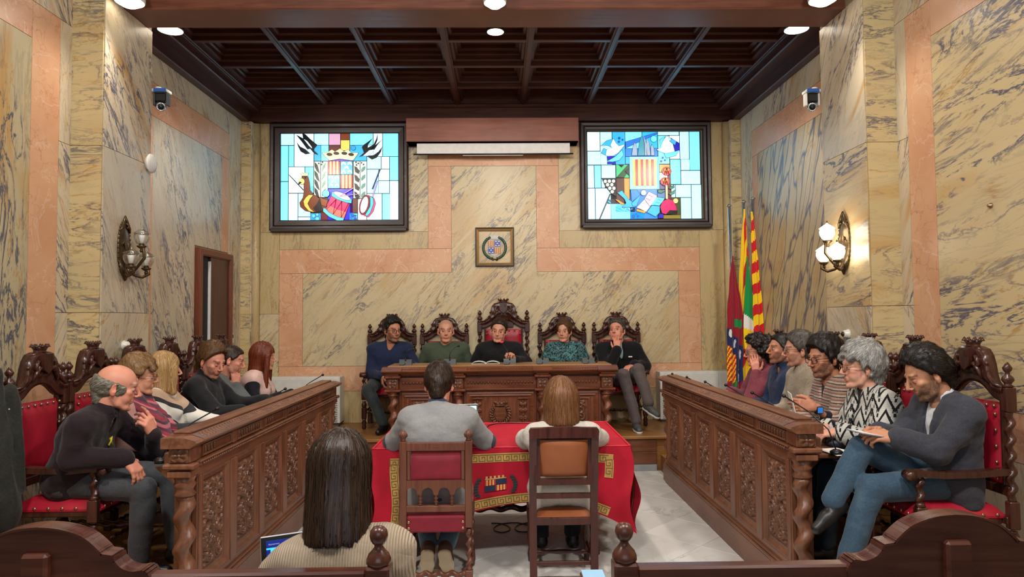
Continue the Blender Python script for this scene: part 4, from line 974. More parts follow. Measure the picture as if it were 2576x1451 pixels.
def braid(fn, path, w, nm='gold_braid', off=(0, -.006, 0), key=True):
    """gold band along a path in a cloth's (u,v) with the key meander laid on it"""
    P_ = [Vector(fn(*p)) + Vector(off) for p in path]; g = MB(); kk = MB(); n = len(P_)
    N = []
    for i in range(n):
        t_ = (P_[min(i + 1, n - 1)] - P_[max(i - 1, 0)]).normalized(); o_ = Vector(off).normalized(); N.append(t_.cross(o_).normalized())
    vs = [];
    for p, q in zip(P_, N): vs += [tuple(p + q * w / 2), tuple(p - q * w / 2)]
    g.add(vs, [(2 * i, 2 * i + 1, 2 * i + 3, 2 * i + 2) for i in range(n - 1)], 0, True)
    ln = [0]
    for a, b in zip(P_[:-1], P_[1:]): ln.append(ln[-1] + (b - a).length)
    def at(s, c):
        i = max(0, min(n - 2, next((q for q in range(n - 1) if ln[q + 1] >= s), n - 2))); f = (s - ln[i]) / max(1e-6, ln[i + 1] - ln[i])
        return P_[i].lerp(P_[i + 1], f) + N[i].lerp(N[i + 1], f) * c + Vector(off) * .35
    u = w * .92
    for q in range(int(ln[-1] / u)):
        s0 = q * u; a = w * .34
        seq = [(0, -a), (.0, a), (.7, a), (.7, -a * .35), (.35, -a * .35), (.35, a * .3)]; seq2 = [(0, -a), (1.0, -a)]
        for sq in (seq, seq2):
            for (x0, c0), (x1, c1) in zip(sq[:-1], sq[1:]):
                p0, p1 = at(s0 + x0 * u, c0), at(s0 + x1 * u, c1); d = (p1 - p0)
                if d.length < 1e-5: continue
                d.normalize(); sd = d.cross(Vector(off).normalized()) * w * .045
                kk.add([tuple(p0 + sd - d * w * .04), tuple(p0 - sd - d * w * .04), tuple(p1 - sd + d * w * .04), tuple(p1 + sd + d * w * .04)], [(0, 1, 2, 3)])
    o = g.build(nm, GOLD, tc); kk.build('key_pattern', GOLDD, o); return o
braid(front, [(.075 + .85 * k / 40, .16) for k in range(41)], .058)
braid(front, [(.09, .18 + .7 * k / 16) for k in range(17)], .058); braid(front, [(.91, .18 + .25 * k / 8) for k in range(9)], .058)
braid(front, [(.09 + .82 * k / 40, .90) for k in range(41)], .058)
braid(side(1), [(.10, .30 + .6 * k / 14) for k in range(15)], .06, off=(.008, -.004, 0)); braid(side(-1), [(.10, .30 + .6 * k / 14) for k in range(15)], .06, off=(-.008, -.004, 0)); braid(side(1), [(.06 + .9 * k / 20, .88) for k in range(21)], .06, off=(.008, 0, 0))
# embroidered arms on the front drop
eb = MB(); XC, VC = .475, .62
def onf(dx, dz, o=-.008): p = front(XC + dx / (TX1 - TX0), VC - dz / (TZ - hem(.05))); return (p[0], p[1] + o, p[2])
def patch(x0, x1, z0, z1, m, o=-.008): eb.add([onf(x0, z0, o), onf(x1, z0, o), onf(x1, z1, o), onf(x0, z1, o)], [(0, 1, 2, 3)], m)
for k in range(7): patch(-.072 + k * .0103, -.062 + k * .0103, .0, .034, k % 2); patch(.0 + k * .0103, .0103 + k * .0103, -.036, -.002, k % 2)
patch(0, .072, 0, .034, 2); patch(-.072, 0, -.036, -.002, 2)
for s in (-1, 1):
    for k in range(7): a = .25 + k * .2; patch(s * (.10 + .03 * math.sin(a * 2)) - .014, s * (.10 + .03 * math.sin(a * 2)) + .014, -.06 + k * .016, -.046 + k * .016, 3)
for k in range(5): patch(-.066 + k * .027, -.052 + k * .027, .04, .056, 4)
patch(-.07, .07, .036, .042, 4)
eb.build('embroidered_arms', [flat('thread_red', lin(176, 20, 36), .7), flat('thread_gold', lin(206, 170, 80), .6), flat('thread_navy', lin(24, 30, 60), .7), flat('thread_green', lin(30, 50, 46), .7), flat('thread_straw', lin(190, 150, 90), .7)], tc)

# ================================================================ THE TWO CHAIRS AT THE TABLE (backs to the visitors)
ca = thing('dining_chair', 'reddish wooden chair with red velvet back and turned spindles, at the table left', 'chair', (-.39, 4.18, 0))
zt = .87; W2 = .195
for s in (-1, 1):
    MB().box(s * W2 - .022, s * W2 + .022, -.022, .022, .36, zt, .004).twist(.02, .24, 4, 8, T=TR(s * W2, 0, .11)).box(s * W2 - .022, s * W2 + .022, -.022, .022, .05, .11, .004).lathe([(.014, 0), (.02, .03), (.016, .05)], 10, T=TR(s * W2, 0, 0)).build('back_post', W_RED, ca)
    fb = MB().lathe([(.014, 0), (.018, .006), (.013, .014), (.018, .018), (.023, .03), (.023, .042), (.015, .058), (.004, .068)], 12, T=TR(s * W2, 0, zt))
    for k in range(10): a = 2 * PI * k / 10; fb.tube([(s * W2 + .022 * math.cos(a), .022 * math.sin(a), zt + .024), (s * W2 + .025 * math.cos(a), .025 * math.sin(a), zt + .037), (s * W2 + .013 * math.cos(a), .013 * math.sin(a), zt + .058)], .0032, 5)
    fb.build('finial', W_RED, ca)
    MB().box(s * W2 - .02, s * W2 + .02, .36, .40, .34, .42, .004).twist(.02, .24, 4, 8, T=TR(s * W2, .38, .1)).lathe([(.014, 0), (.024, .04), (.02, .1)], 10, T=TR(s * W2, .38, 0)).build('front_leg', W_RED, ca)
    MB().twist(.016, .34, 4, 8, T=TR(s * W2, .02, .09, rx=-PI / 2)).build('stretcher', W_RED, ca)
MB().box(-W2, W2, -.018, .018, zt - .058, zt - .008, .004).box(-.02, .02, -.0195, -.0175, zt - .038, zt - .030, .001).build('top_rail', W_RED, ca)
MB().grid(lambda u, v: (-.148 + .296 * u, -.004 - .012 * min(1, min(u, 1 - u, v, 1 - v) * 6) ** .5, .64 + .145 * v), 12, 8).box(-.15, .15, -.001, .02, .635, .81, .004).build('back_pad', VELVET, ca)
for s in (-1, 1): MB().box(s * .162 - .010, s * .162 + .010, -.014, .014, .64, .815, .004).build('pad_stile', W_RED, ca)
ar = [(-W2, .64), (W2, .64), (W2, .575)]
for k in range(4):
    cx = W2 * .75 - k * W2 * .5
    ar += [(cx + .034, .555)] + [(cx + .034 * math.cos(PI * q / 6), .565 + .032 * math.sin(PI * q / 6)) for q in range(7)] + [(cx - .034, .555)]
ar += [(-W2, .575)]
MB().prism(ar, -.014, .014).build('arcade_rail', W_RED, ca)
for k in range(5):
    x = -W2 * .96 + k * W2 * .48
    MB().lathe([(.006, 0), (.0125, .005), (.006, .011), (.008, .014), (.0145, .022), (.006, .031), (.008, .034), (.0145, .042), (.006, .051), (.008, .054), (.0145, .062), (.006, .071), (.010, .08)], 10, T=TR(x, 0, .49)).build('spindle', W_RED, ca)
MB().box(-W2, W2, -.016, .016, .452, .49, .004).build('lower_rail', W_RED, ca)
MB().grid(lambda u, v: (-W2 + .02 + (2 * W2 - .04) * u, .03 + .36 * v, .43 + .02 * min(1, min(u, 1 - u, v, 1 - v) * 6)), 10, 10).box(-W2 + .02, W2 - .02, -.024, .40, .335, .432, .01).build('seat', VELVET, ca)
nl = MB()
for s in (-1, 1):
    for z in (.362, .398): nl.sphere((s * (W2 - .035), -.026, z), (.010, .007, .010), 8, 5)
tag(nl.build('nail_heads', NAIL, ca), kind='stuff')
for z in (.085,): MB().twist(.024, 2 * W2 - .04, 4.5, 10, T=TR(-W2 + .02, 0, z, ry=PI / 2)).build('stretcher', W_RED, ca)

TAN = NT('tan_leather', .42, .4); TAN.col(TAN.mix(TAN.ramp(TAN.noise(TAN.obj(), 6, 3), .3, .7), lin(126, 68, 36), lin(148, 84, 47))); TAN.bump(TAN.noise(TAN.obj(), 240, 2), .1, .001); TAN = TAN.m
cb = thing('leather_chair', 'dark mahogany chair with tan leather back, at the table right', 'chair', (.375, 4.25, 0))
W3 = .185; zt = .935
def rake(z): return -.10 * max(0, (z - .42)) / .5
for s in (-1, 1):
    poly = [(rake(z) - .018, z) for z in (0, .42, zt)] + [(rake(z) + .018, z) for z in (zt, .42, 0)]
    MB().prism(poly, s * W3 - .022, s * W3 + .022, 'x').build('back_post', W_DKRED, cb)
    MB().lathe([(.016, 0), (.022, .05), (.014, .09), (.024, .16), (.018, .24), (.026, .32), (.02, .36)], 10, T=TR(s * W3, .38, 0)).box(s * W3 - .024, s * W3 + .024, .356, .404, .35, .42, .004).build('front_leg', W_DKRED, cb)
    MB().lathe([(.010, 0), (.016, .09), (.010, .12), (.018, .18), (.010, .24), (.010, .36)], 9, T=TR(s * W3, .01, .12, rx=-PI / 2)).build('stretcher', W_DKRED, cb)
MB().prism([(-W3 - .02, .885), (W3 + .02, .885), (W3 + .024, .925), (W3 + .014, .944), (0, .95), (-W3 - .014, .944), (-W3 - .024, .925)], rake(.92) - .022, rake(.92) + .02).build('top_rail', W_DKRED, cb)
def pad(u, v):
    z = .645 + .225 * v; return (-.143 + .286 * u, rake(z) - .012 - .016 * min(1, min(u, 1 - u, v, 1 - v) * 6) ** .5 + .012 * (2 * u - 1) ** 2, z)
MB().grid(pad, 14, 12).grid(lambda u, v: (pad(u, v)[0], rake(pad(u, v)[2]) + .01, pad(u, v)[2]), 2, 2).build('back_pad', TAN, cb)
MB().frame(-W3 + .01, W3 - .01, .60, .885, [(0, -.078), (0, -.03), (.034, -.03), (.034, -.078)]).build('pad_frame', W_DKRED, cb)
for z in (.615, .525): MB().box(-W3 + .01, W3 - .01, rake(z) - .012, rake(z) + .012, z - .016, z + .016, .004).build('back_rail', W_DKRED, cb)
MB().box(-W3 + .005, W3 - .005, -.016, .40, .345, .39, .005).build('seat_frame', W_DKRED, cb); MB().grid(lambda u, v: (-.18 + .36 * u, .0 + .40 * v, .39 + .04 * min(1, min(u, 1 - u, v, 1 - v) * 6) ** .5), 10, 10).box(-.18, .18, 0, .40, .385, .395, .003).build('seat', TAN, cb)
MB().lathe([(.010, 0), (.017, .06), (.010, .10), (.016, .16), (.016, .2), (.010, .25), (.017, .30), (.010, .35)], 9, T=TR(-.175, .19, .12, ry=PI / 2)).box(-W3, W3, .0, .02, .10, .125, .004).build('stretcher', W_DKRED, cb)

# ================================================================ VISITORS' PEWS IN FRONT
def make_pew(label, s):
    """s=+1: post on the left (right pew); s=-1 mirrored"""
    t = thing('pew', label, 'pew', (s * .325, 1.86, 0)); X = lambda a: s * a
    L = 1.74
    MB().box(-.032, .032, -.032, .032, 0, .955, .006).build('end_post', W_PEW, t)
    MB().lathe([(.028, 0), (.033, .006), (.0325, .016), (.027, .029), (.017, .040), (.0115, .048), (.012, .053), (.016, .056), (.0215, .064), (.0245, .076), (.0225, .089), (.015, .098), (.003, .102)], 20, T=TR(0, 0, .953, s=1.0)).build('finial', W_PEW, t)
    MB().box(L - .03 if s > 0 else -L - .03, L + .03 if s > 0 else -L + .03, -.032, .032, 0, .955, .006).build('end_post', W_PEW, t)
    for a, b in ((.03, .63), (1.14, 1.71)): MB().box(min(X(a), X(b)), max(X(a), X(b)), -.022, .022, .86, .943, .006).build('top_rail', W_PEW, t)
    half = [(.29, .925), (.275, .950), (.245, .948), (.215, .958), (.195, .978), (.192, .990), (.165, .994), (.155, 1.005), (.12, 1.035), (.08, 1.052), (.04, 1.061), (0, 1.064)]
    def cr(P, n=4):
        r = []
        for i in range(len(P) - 1):
            p0, p1, p2, p3 = P[max(i - 1, 0)], P[i], P[i + 1], P[min(i + 2, len(P) - 1)]
            if i in (4, 5): r.append(p1); continue
            for k in range(n):
                q = k / n; r.append(tuple(.5 * (2 * b + (c - a) * q + (2 * a - 5 * b + 4 * c - d) * q * q + (3 * b - a - 3 * c + d) * q ** 3) for a, b, c, d in zip(p0, p1, p2, p3)))
        return r + [P[-1]]
    half = cr(half)
    cx = .875; o = [(X(cx + a), z) for a, z in half[:-1]] + [(X(cx - a), z) for a, z in half[::-1]]
    o = o + [(X(cx - .29), .62), (X(cx + .29), .62)]
    MB().prism(o, -.024, .024).build('scrolled_crest', W_PEW, t)
    lip = MB(); top = [(X(cx + a), z + .001) for a, z in half[:-1]] + [(X(cx - a), z + .001) for a, z in half[::-1]]
    for (a, b) in zip(top[:-1], top[1:]):
        d = Vector((b[0] - a[0], b[1] - a[1])); n_ = Vector((-d.y, d.x)).normalized() * .006
        if n_.y < 0: n_ = -n_
        lip.add([(a[0], -.03, a[1]), (a[0], .03, a[1]), (b[0], .03, b[1]), (b[0], -.03, b[1]), (a[0] + n_.x, -.03, a[1] + n_.y), (a[0] + n_.x, .03, a[1] + n_.y), (b[0] + n_.x, .03, b[1] + n_.y), (b[0] + n_.x, -.03, b[1] + n_.y)],
                [(0, 1, 2, 3), (4, 5, 6, 7), (0, 1, 5, 4), (1, 2, 6, 5), (2, 3, 7, 6), (3, 0, 4, 7)])
    lip.build('crest_lip', W_PEW, t)
    MB().box(X(cx) - .035, X(cx) + .035, -.045, .02, .5, 1.005, .008).build('back_brace', W_PEW, t)
    MB().box(min(X(.03), X(1.71)), max(X(.03), X(1.71)), -.018, .018, .50, .62, .005).box(min(X(.03), X(1.71)), max(X(.03), X(1.71)), -.006, .006, .62, .87, .003).build('back_board', W_PEW, t)
    MB().box(min(X(.0), X(1.74)), max(X(.0), X(1.74)), .02, .44, .405, .44, .01).build('seat', W_PEW, t)
    for k in (0.0, .58, 1.16, 1.74): MB().box(X(k) - .025, X(k) + .025, .36, .41, 0, .405, .006).build('front_leg', W_PEW, t)
    return t
make_pew('dark polished pew with scrolled crest in the left foreground, ball finial by the aisle', -1)
make_pew('dark polished pew with scrolled crest in the right foreground, ball finial by the aisle', 1)
# ================================================================ THINGS ON WALLS AND CEILING
WHITE = flat('white_plastic', lin(222, 220, 214), .4); BLACK = flat('black_plastic', lin(18, 18, 20), .35); GREYP = flat('dark_grey_plastic', lin(66, 72, 74), .45); STEEL = flat('steel', lin(190, 192, 196), .22, .9)
PAPER = flat('paper', lin(236, 234, 228), .7); FABW = flat('screen_fabric', lin(236, 234, 232), .8)


def glow(name, c, e):
    m = NT(name, .4); m.col(lin(*c)); m.b.inputs['Emission Color'].default_value = lin(*c); m.b.inputs['Emission Strength'].default_value = e; return m.m


LAMPGLOW = glow('lamp_lens', (255, 240, 214), 7.0)
for (x, y, z, lb, tilt) in ((-2.70, 5.03, 3.94, 'white dome spotlight before the great beam, at the left', 0), (-.02, 5.03, 3.93, 'white dome spotlight before the great beam, in the middle', 0), (2.43, 5.03, 3.95, 'white dome spotlight before the great beam, at the right', 0),
                            (-2.74, 5.74, 4.03, 'black round spotlight behind the great beam, at the left', 1), (-.02, 5.76, 4.02, 'black round spotlight behind the great beam, in the middle', 1), (2.54, 5.74, 4.03, 'black round spotlight behind the great beam, at the right', 1)):
    t = thing('ceiling_spotlight', lb, 'spotlight', (x, y, z), 0, 'ceiling spotlights')
    hous = BLACK if tilt else WHITE; r = .105
    if not tilt and x == -.02: r = .085
    if tilt and x == -.02: r = .075
    MB().lathe([(r * .5, .16), (r * .8, .12), (r, .05), (r, .012), (r * .97, .0)], 24).build('housing', hous, t)
    MB().lathe([(r * .90, .004), (r * .94, -.002), (r * .5, -.012 if tilt else -.03), (.002, -.014 if tilt else -.036)], 24).build('lens', LAMPGLOW, t)
    MB().lathe([(.03, .15), (.03, .40 if tilt else .38)], 10).build('stem', hous, t)

t = thing('projection_screen', 'white roll-up projection screen under a mahogany pelmet between the windows', 'screen', (-.07, 8.27, 3.70))
MB().box(-1.03, 1.025, -.13, .115, .0, .285, .006).box(-1.035, 1.03, -.135, .115, 0, .012, .004).build('pelmet', W_PELMET, t)
MB().box(-.91, .925, -.045, -.042, -.125, .0, 0).build('screen_fabric', FABW, t)
MB().tube([(-.95, -.043, -.133), (.965, -.043, -.133)], .009, 10).build('bottom_bar', BLACK, t); MB().box(-.36, .36, -.05, -.04, -.152, -.146, .001).build('pull_handle', WHITE, t)

t = thing('picture', 'square gilt frame with enamelled coat of arms on the back wall', 'picture', (-.058, 8.39, 2.465))
GILT = flat('gilt', lin(176, 142, 92), .32, .7); DKF = flat('dark_frame', lin(58, 42, 30), .35); s_ = .235
MB().frame(-s_, s_, -s_, s_, [(0, 0), (0, -.035), (.006, -.042), (.016, -.040), (.016, 0)]).build('outer_frame', DKF, t)
MB().frame(-s_ + .016, s_ - .016, -s_ + .016, s_ - .016, [(0, 0), (0, -.034), (.010, -.038), (.014, -.026), (.022, -.030), (.026, -.018), (.026, 0)]).build('inner_frame', GILT, t)
MB().box(-s_ + .03, s_ - .03, -.006, 0, -s_ + .03, s_ - .03, .001).build('marble_ground', MB_DIAG, t)
eR, eY, eB, eW, eG, eS = [flat(n_, lin(*c), .25) for n_, c in (('enamel_red', (150, 24, 30)), ('enamel_yellow', (226, 186, 60)), ('enamel_blue', (20, 40, 140)), ('enamel_white', (230, 234, 240)), ('enamel_green', (34, 74, 56)), ('enamel_silver', (176, 176, 176)))]
a = MB().prism([(-.085, .085), (.072, .085), (.072, -.085), (-.085, -.085)], -.014, -.006, 'y', 5)
a.prism([(-.06, -.085), (.05, -.085), (-.005, -.125)], -.013, -.006, 'y', 5)
for q in range(2):
    for k in range(7): a.box((-.08 if q == 0 else -.003) + k * .0103, (-.07 if q == 0 else .0073) + k * .0103, -.018, -.012, .003 if q == 0 else -.08, .08 if q == 0 else -.003, 0, k % 2)
    x0, z0 = (-.003, .003) if q == 0 else (-.08, -.08)
    a.box(x0, x0 + .072, -.018, -.012, z0, z0 + .077, 0, 2)
    for cx, cz in ((.018, .062), (.054, .062), (.036, .038), (.018, .012), (.054, .012)): a.prism([(x0 + cx + .012 * math.cos(PI * i / 6), z0 + cz - .003 + .010 * math.sin(PI * i / 6)) for i in range(7)], -.021, -.017, 'y', 3)
a.build('shield', [eR, eY, eB, eW, eG, eS], t)
w_ = MB()
for s in (-1, 1):
    for k in range(15):
        an = -PI / 2 + s * (.35 + k * .165); R_ = .135
        for q in (-1, 1): w_.sphere((0, 0, 0), (.028, .008, .012), 6, 4, T=TR(R_ * math.cos(an) - .003, -.014, -.01 + R_ * math.sin(an), ry=-an - s * PI / 2 + q * .5))
w_.build('laurel_wreath', eG, t)
MB().tube([(-.03, -.014, -.165), (0, -.014, -.148), (.04, -.014, -.158)], .006, 6).tube([(.03, -.012, -.168), (0, -.012, -.15), (-.05, -.012, -.135)], .006, 6).build('ribbon', DKF, t)
c = MB().prism([(-.085, .095), (.072, .095), (.09, .125), (.06, .118), (.045, .145), (.02, .125), (-.005, .15), (-.03, .125), (-.055, .145), (-.07, .118), (-.10, .125)], -.016, -.006)
c.build('crown', eS, t)


def sconce(x, y, z, s, lit, label):
    t = thing('wall_sconce', label, 'lamp', (x, y, z), 0 if s > 0 else PI)
    br = flat('aged_bronze', lin(92, 74, 50), .34, .75)
    MB().lathe([(.08, 0), (.085, .006), (.075, .014), (.066, .012), (.055, .020), (.03, .028), (.002, .030)], 28, T=TR(0, 0, 0, ry=PI / 2), sx=2.5).build('backplate', br, t)
    m = MB()
    for k in range(36):
        a_ = 2 * PI * k / 36; m.sphere((.010, .083 * math.sin(a_), .205 * math.cos(a_)), (.008, .008, .010), 6, 4)
    for sg in (-1, 1):
        m.tube([(.012, sg * .012, .19), (.022, sg * .035, .175), (.02, sg * .03, .15), (.02, sg * .015, .155)], [.009, .011, .009, .005], 6); m.tube([(.014, sg * .07, .12), (.02, sg * .05, .15), (.018, sg * .02, .2), (.014, 0, .245)], [.006, .011, .011, .005], 6); m.tube([(.014, sg * .07, -.1), (.02, sg * .045, -.17), (.018, 0, -.245)], [.008, .014, .006], 6)
        for k in range(5): m.tube([(.024, sg * .004, -.06), (.030, sg * (.02 + .006 * k), .02 + .006 * k), (.022, sg * (.012 + .011 * k), .09 - .02 * k)], [.004, .006, .003], 5)
    m.build('scrollwork', br, t)
    def arm(yy, out, zz, up):
        a_ = MB().tube([(.02, yy * .15, -.16), (.06, yy * .5, -.20), (out * .8, yy * .9, -.215 + up * .5), (out + .02, yy, -.19 + up * .75), (out + .015, yy, -.15 + up), (out - .01, yy, -.135 + up), (out - .005, yy, -.155 + up)], [.012, .012, .011, .012, .010, .009, .006], 8)
        a_.lathe([(.010, -.05), (.014, -.035), (.010, -.025), (.034, -.008), (.036, 0), (.02, .004), (.016, .018)], 14, T=TR(out, yy, zz - .058))
        a_.tube([(out, yy, zz - .10), (out, yy, -.15 + up)], .008, 6)
        a_.build('arm', br, t)
        if lit: gm = glow('lit_globe_glass', (255, 246, 228), 14.0)
        else:
            gm = bpy.data.materials.new('clear_globe_glass'); gm.use_nodes = True; nt = gm.node_tree; nt.nodes.clear()
            o_ = nt.nodes.new('ShaderNodeOutputMaterial'); g_ = nt.nodes.new('ShaderNodeBsdfGlossy'); tr = nt.nodes.new('ShaderNodeBsdfTransparent'); mx = nt.nodes.new('ShaderNodeMixShader'); fr = nt.nodes.new('ShaderNodeLayerWeight')
            fr.inputs[0].default_value = .35; g_.inputs['Roughness'].default_value = .05; tr.inputs[0].default_value = (.93, .94, .94, 1)
            mr = nt.nodes.new('ShaderNodeMapRange'); mr.inputs[3].default_value = .06; mr.inputs[4].default_value = .75; nt.links.new(fr.outputs['Facing'], mr.inputs[0]); nt.links.new(mr.outputs[0], mx.inputs[0])
            nt.links.new(tr.outputs[0], mx.inputs[1]); nt.links.new(g_.outputs[0], mx.inputs[2]); nt.links.new(mx.outputs[0], o_.inputs[0])
        g = MB().lathe([(.022, -.052), (.040, -.038), (.054, -.010), (.056, .012), (.050, .034)], 20, T=TR(out, yy, zz))
        g.build('globe', gm, t)
        MB().lathe([(.052, .033), (.058, .036), (.050, .044), (.036, .054), (.018, .066), (.008, .072), (.003, .08)], 18, T=TR(out, yy, zz)).build('globe_cap', gm, t)
        if not lit: MB().lathe([(.014, -.05), (.018, -.02), (.026, .02), (.024, .022)], 12, T=TR(out, yy, zz)).build('bulb', flat('frosted_bulb', lin(226, 222, 214), .5), t)
        else: MB().lathe([(.005, .078), (.009, .086), (.002, .098)], 8, T=TR(out, yy, zz)).build('cap_knob', br, t)
    arm(0, .14, .075, .15); arm(-.11, .12, -.085, .0); arm(.11, .12, -.085, .0)
    return t


sconce(PL + .008, 5.235, 2.15, 1, False, 'unlit bronze wall lamp with three clear glass globes, on the left pilaster')
sconce(PR - .008, 5.30, 2.16, -1, True, 'lit wall lamp with three glowing globes, on the right pilaster')


def cctv(x, y, z, s, label):
    t = thing('video_camera', label, 'camera', (x, y, z)); bl = flat('blue_label', lin(40, 90, 170), .5)
    MB().box(min(-s * .03, s * .12), max(-s * .03, s * .12), -.05, .05, .06, .085, .004).tube([(-s * .02, .02, .085), (s * .02, .01, .11), (s * .05, 0, .10)], .012, 6).build('bracket', WHITE, t)
    MB().box(s * .02 if s > 0 else -.12, .12 if s > 0 else -.02, -.062, -.05, .055, .085, .002).build('blue_plate', bl, t)
    for q in (-1, 1): MB().box(min(s * (.06 + q * .045), s * (.06 + q * .06)), max(s * (.06 + q * .045), s * (.06 + q * .06)), -.03, .03, -.05, .06, .006).build('yoke_arm', WHITE if s < 0 else GREYP, t)
    MB().box(s * .06 - .042, s * .06 + .042, -.035, .03, -.02, .055, .01).build('body', BLACK, t)
    MB().lathe([(.032, -.03), (.036, -.02), (.036, .05), (.030, .06), (.026, .05)], 16, T=TR(s * .06, 0, -.055, rx=PI / 2 + .25, rz=s * .35)).build('lens_barrel', STEEL, t)
    MB().lathe([(.024, .05), (.002, .056)], 14, T=TR(s * .06, 0, -.055, rx=PI / 2 + .25, rz=s * .35)).build('lens', BLACK, t)
cctv(PL + .0, 5.69, 3.42, 1, 'grey dome-bracket video camera by the left pilaster'); cctv(PR + .0, 5.69, 3.40, -1, 'white video camera by the right pilaster')

t = thing('wifi_access_point', 'round white wireless disc on the left pilaster', 'device', (PL + .01, 5.58, 2.87))
MB().lathe([(.055, 0), (.06, .012), (.06, .02)], 24, T=TR(0, 0, 0, ry=PI / 2)).build('mount', WHITE, t); MB().lathe([(.070, .018), (.078, .026), (.074, .036), (.05, .044), (.002, .047)], 28, T=TR(0, 0, 0, ry=PI / 2)).build('cover', WHITE, t)
q = MB(); bl_ = flat('blue_print', lin(70, 130, 200), .5)
for k in range(6): q.box(.041, .0445, -.034 + .010 * k, -.027 + .010 * k, .012, .020, 0)
for k in range(4): q.box(.041, .0445, -.018 + .010 * k, -.011 + .010 * k, -.022, -.016, 0)
tag(q.build('printed_marks', bl_, t), kind='stuff')

t = thing('thermostat', 'small white thermostat beside the door on the left wall', 'thermostat', (XL + .01, 7.92, 1.40)); MB().box(0, .025, -.032, .032, -.055, .055, .004).build('case', WHITE, t); MB().box(.024, .0265, -.02, .02, .0, .04, .001).build('display', GREYP, t)
for x, y, z, s, lb, dark in ((PL + .008, 5.26, 1.42, 1, 'white porcelain wall socket on the left pilaster', 0), (PR - .008, 5.29, 1.455, -1, 'round porcelain switch with brown knob on the right pilaster', 1)):
    t = thing('porcelain_switch', lb, 'switch', (x, y, z), 0 if s > 0 else PI)
    MB().lathe([(.036, 0), (.038, .008), (.030, .018), (.030, .034), (.024, .042)], 18, T=TR(0, 0, 0, ry=PI / 2)).build('base', flat('porcelain', lin(226, 222, 210), .2), t); MB().lathe([(.020, .04), (.018, .05), (.010, .056)], 14, T=TR(0, 0, 0, ry=PI / 2)).build('knob', W_CHAIR if dark else WHITE, t)

for x0, x1, zt, lb in ((-2.80, -1.88, .93, 'white fan heater cabinet at the left end of the back wall'), (1.88, 2.78, .95, 'white fan heater cabinet at the right end of the back wall')):
    t = thing('fan_heater', lb, 'heater', ((x0 + x1) / 2, 8.385, ZP)); w = (x1 - x0) / 2; h = zt - ZP; HT = flat('heater_white', lin(214, 214, 208), .4)
    MB().box(-w, w, -.215, .0, .03, h, .006).build('case', HT, t); MB().box(-w + .02, w - .02, -.19, 0, 0, .03, 0).build('base', GREYP, t)
    MB().box(-w * .98, w * .55, -.219, -.214, h * .60, h - .02, .002).build('upper_panel', HT, t); MB().box(w * .57, w * .98, -.219, -.214, h * .60, h - .02, .002).build('service_hatch', HT, t)
    sl = MB()
    for k in range(14): sl.box(-w + .03, w - .03, -.218, -.213, .045 + k * .021, .045 + k * .021 + .007, 0)
    tag(sl.build('grille_slots', GREYP, t), kind='stuff')

# ================================================================ FLAGS
def vcol(name, rough=.75):
    m = NT(name, rough, .2); a = m.n('ShaderNodeVertexColor'); a.layer_name = 'Col'; m.col(a.outputs[0]); m.b.inputs['Sheen Weight'].default_value = .2
    w = m.n('ShaderNodeTexWave'); w.inputs['Scale'].default_value = 300; m.set(w.inputs['Vector'], m.obj()); m.bump(w.outputs['Fac'], .05, .001); return m.m
FLAGM = vcol('flag_cloth')
def cloth_grid(name, fn, colfn, nu, nv, parent, th=.004):
    vs = [fn(i / nu, j / nv) for j in range(nv + 1) for i in range(nu + 1)]
    fs = [(j * (nu + 1) + i, j * (nu + 1) + i + 1, (j + 1) * (nu + 1) + i + 1, (j + 1) * (nu + 1) + i) for j in range(nv) for i in range(nu)]
    me = bpy.data.meshes.new(name); me.from_pydata(vs, [], fs); me.materials.append(FLAGM)
    ca_ = me.color_attributes.new('Col', 'FLOAT_COLOR', 'CORNER'); data = []
    for j in range(nv):
        for i in range(nu): c = colfn((i + .5) / nu, (j + .5) / nv); data += list(lin(*c)) * 4
    ca_.data.foreach_set('color', data); me.polygons.foreach_set('use_smooth', [True] * len(fs))
    o = link(name, me, parent); md = o.modifiers.new('thick', 'SOLIDIFY'); md.thickness = th; return o
F_RED, F_YEL, F_DRD, F_NAV, F_GRN, F_WHT = (206, 24, 36), (246, 204, 24), (150, 26, 44), (34, 44, 92), (20, 140, 70), (226, 226, 224)
def interp(tab, v):
    for (a, x), (b, y) in zip(tab[:-1], tab[1:]):
        if v <= b: return x + (y - x) * (v - a) / (b - a)
    return tab[-1][1]
def flag(label, px, pz, bx, cols, x0t, x1t, ztop, zbot, y, folds, amp, nu=56, nv=120):
    t = thing('flag', label, 'flag', (bx, y + .03, ZP))
    MB().tube([(0, 0, 0.02), (px - bx, 0, pz - ZP)], .016, 12).build('pole', STEEL, t)
    MB().lathe([(.017, 0), (.028, .012), (.028, .02), (.012, .032), (.003, .036)], 14, T=TR(px - bx, 0, pz - ZP - .005)).build('pole_cap', STEEL, t)
    MB().lathe([(.07, 0), (.07, .02), (.03, .05), (.025, .25)], 16).build('base', STEEL, t)
    def fn(u, v):
        a, b = interp(x0t, v), interp(x1t, v); w = b - a
        return (a + w * u + .003 * math.sin(v * 31 + u * 5) - bx, -.045 + amp * math.sin(2 * PI * folds * u + 2 * v) * (.35 + .65 * v) - .03 * v, ztop + (zbot - ztop) * v - .02 * math.cos(2 * PI * folds * u) * v - ZP)
    cloth_grid('flag_cloth', fn, cols, nu, nv, t); return t
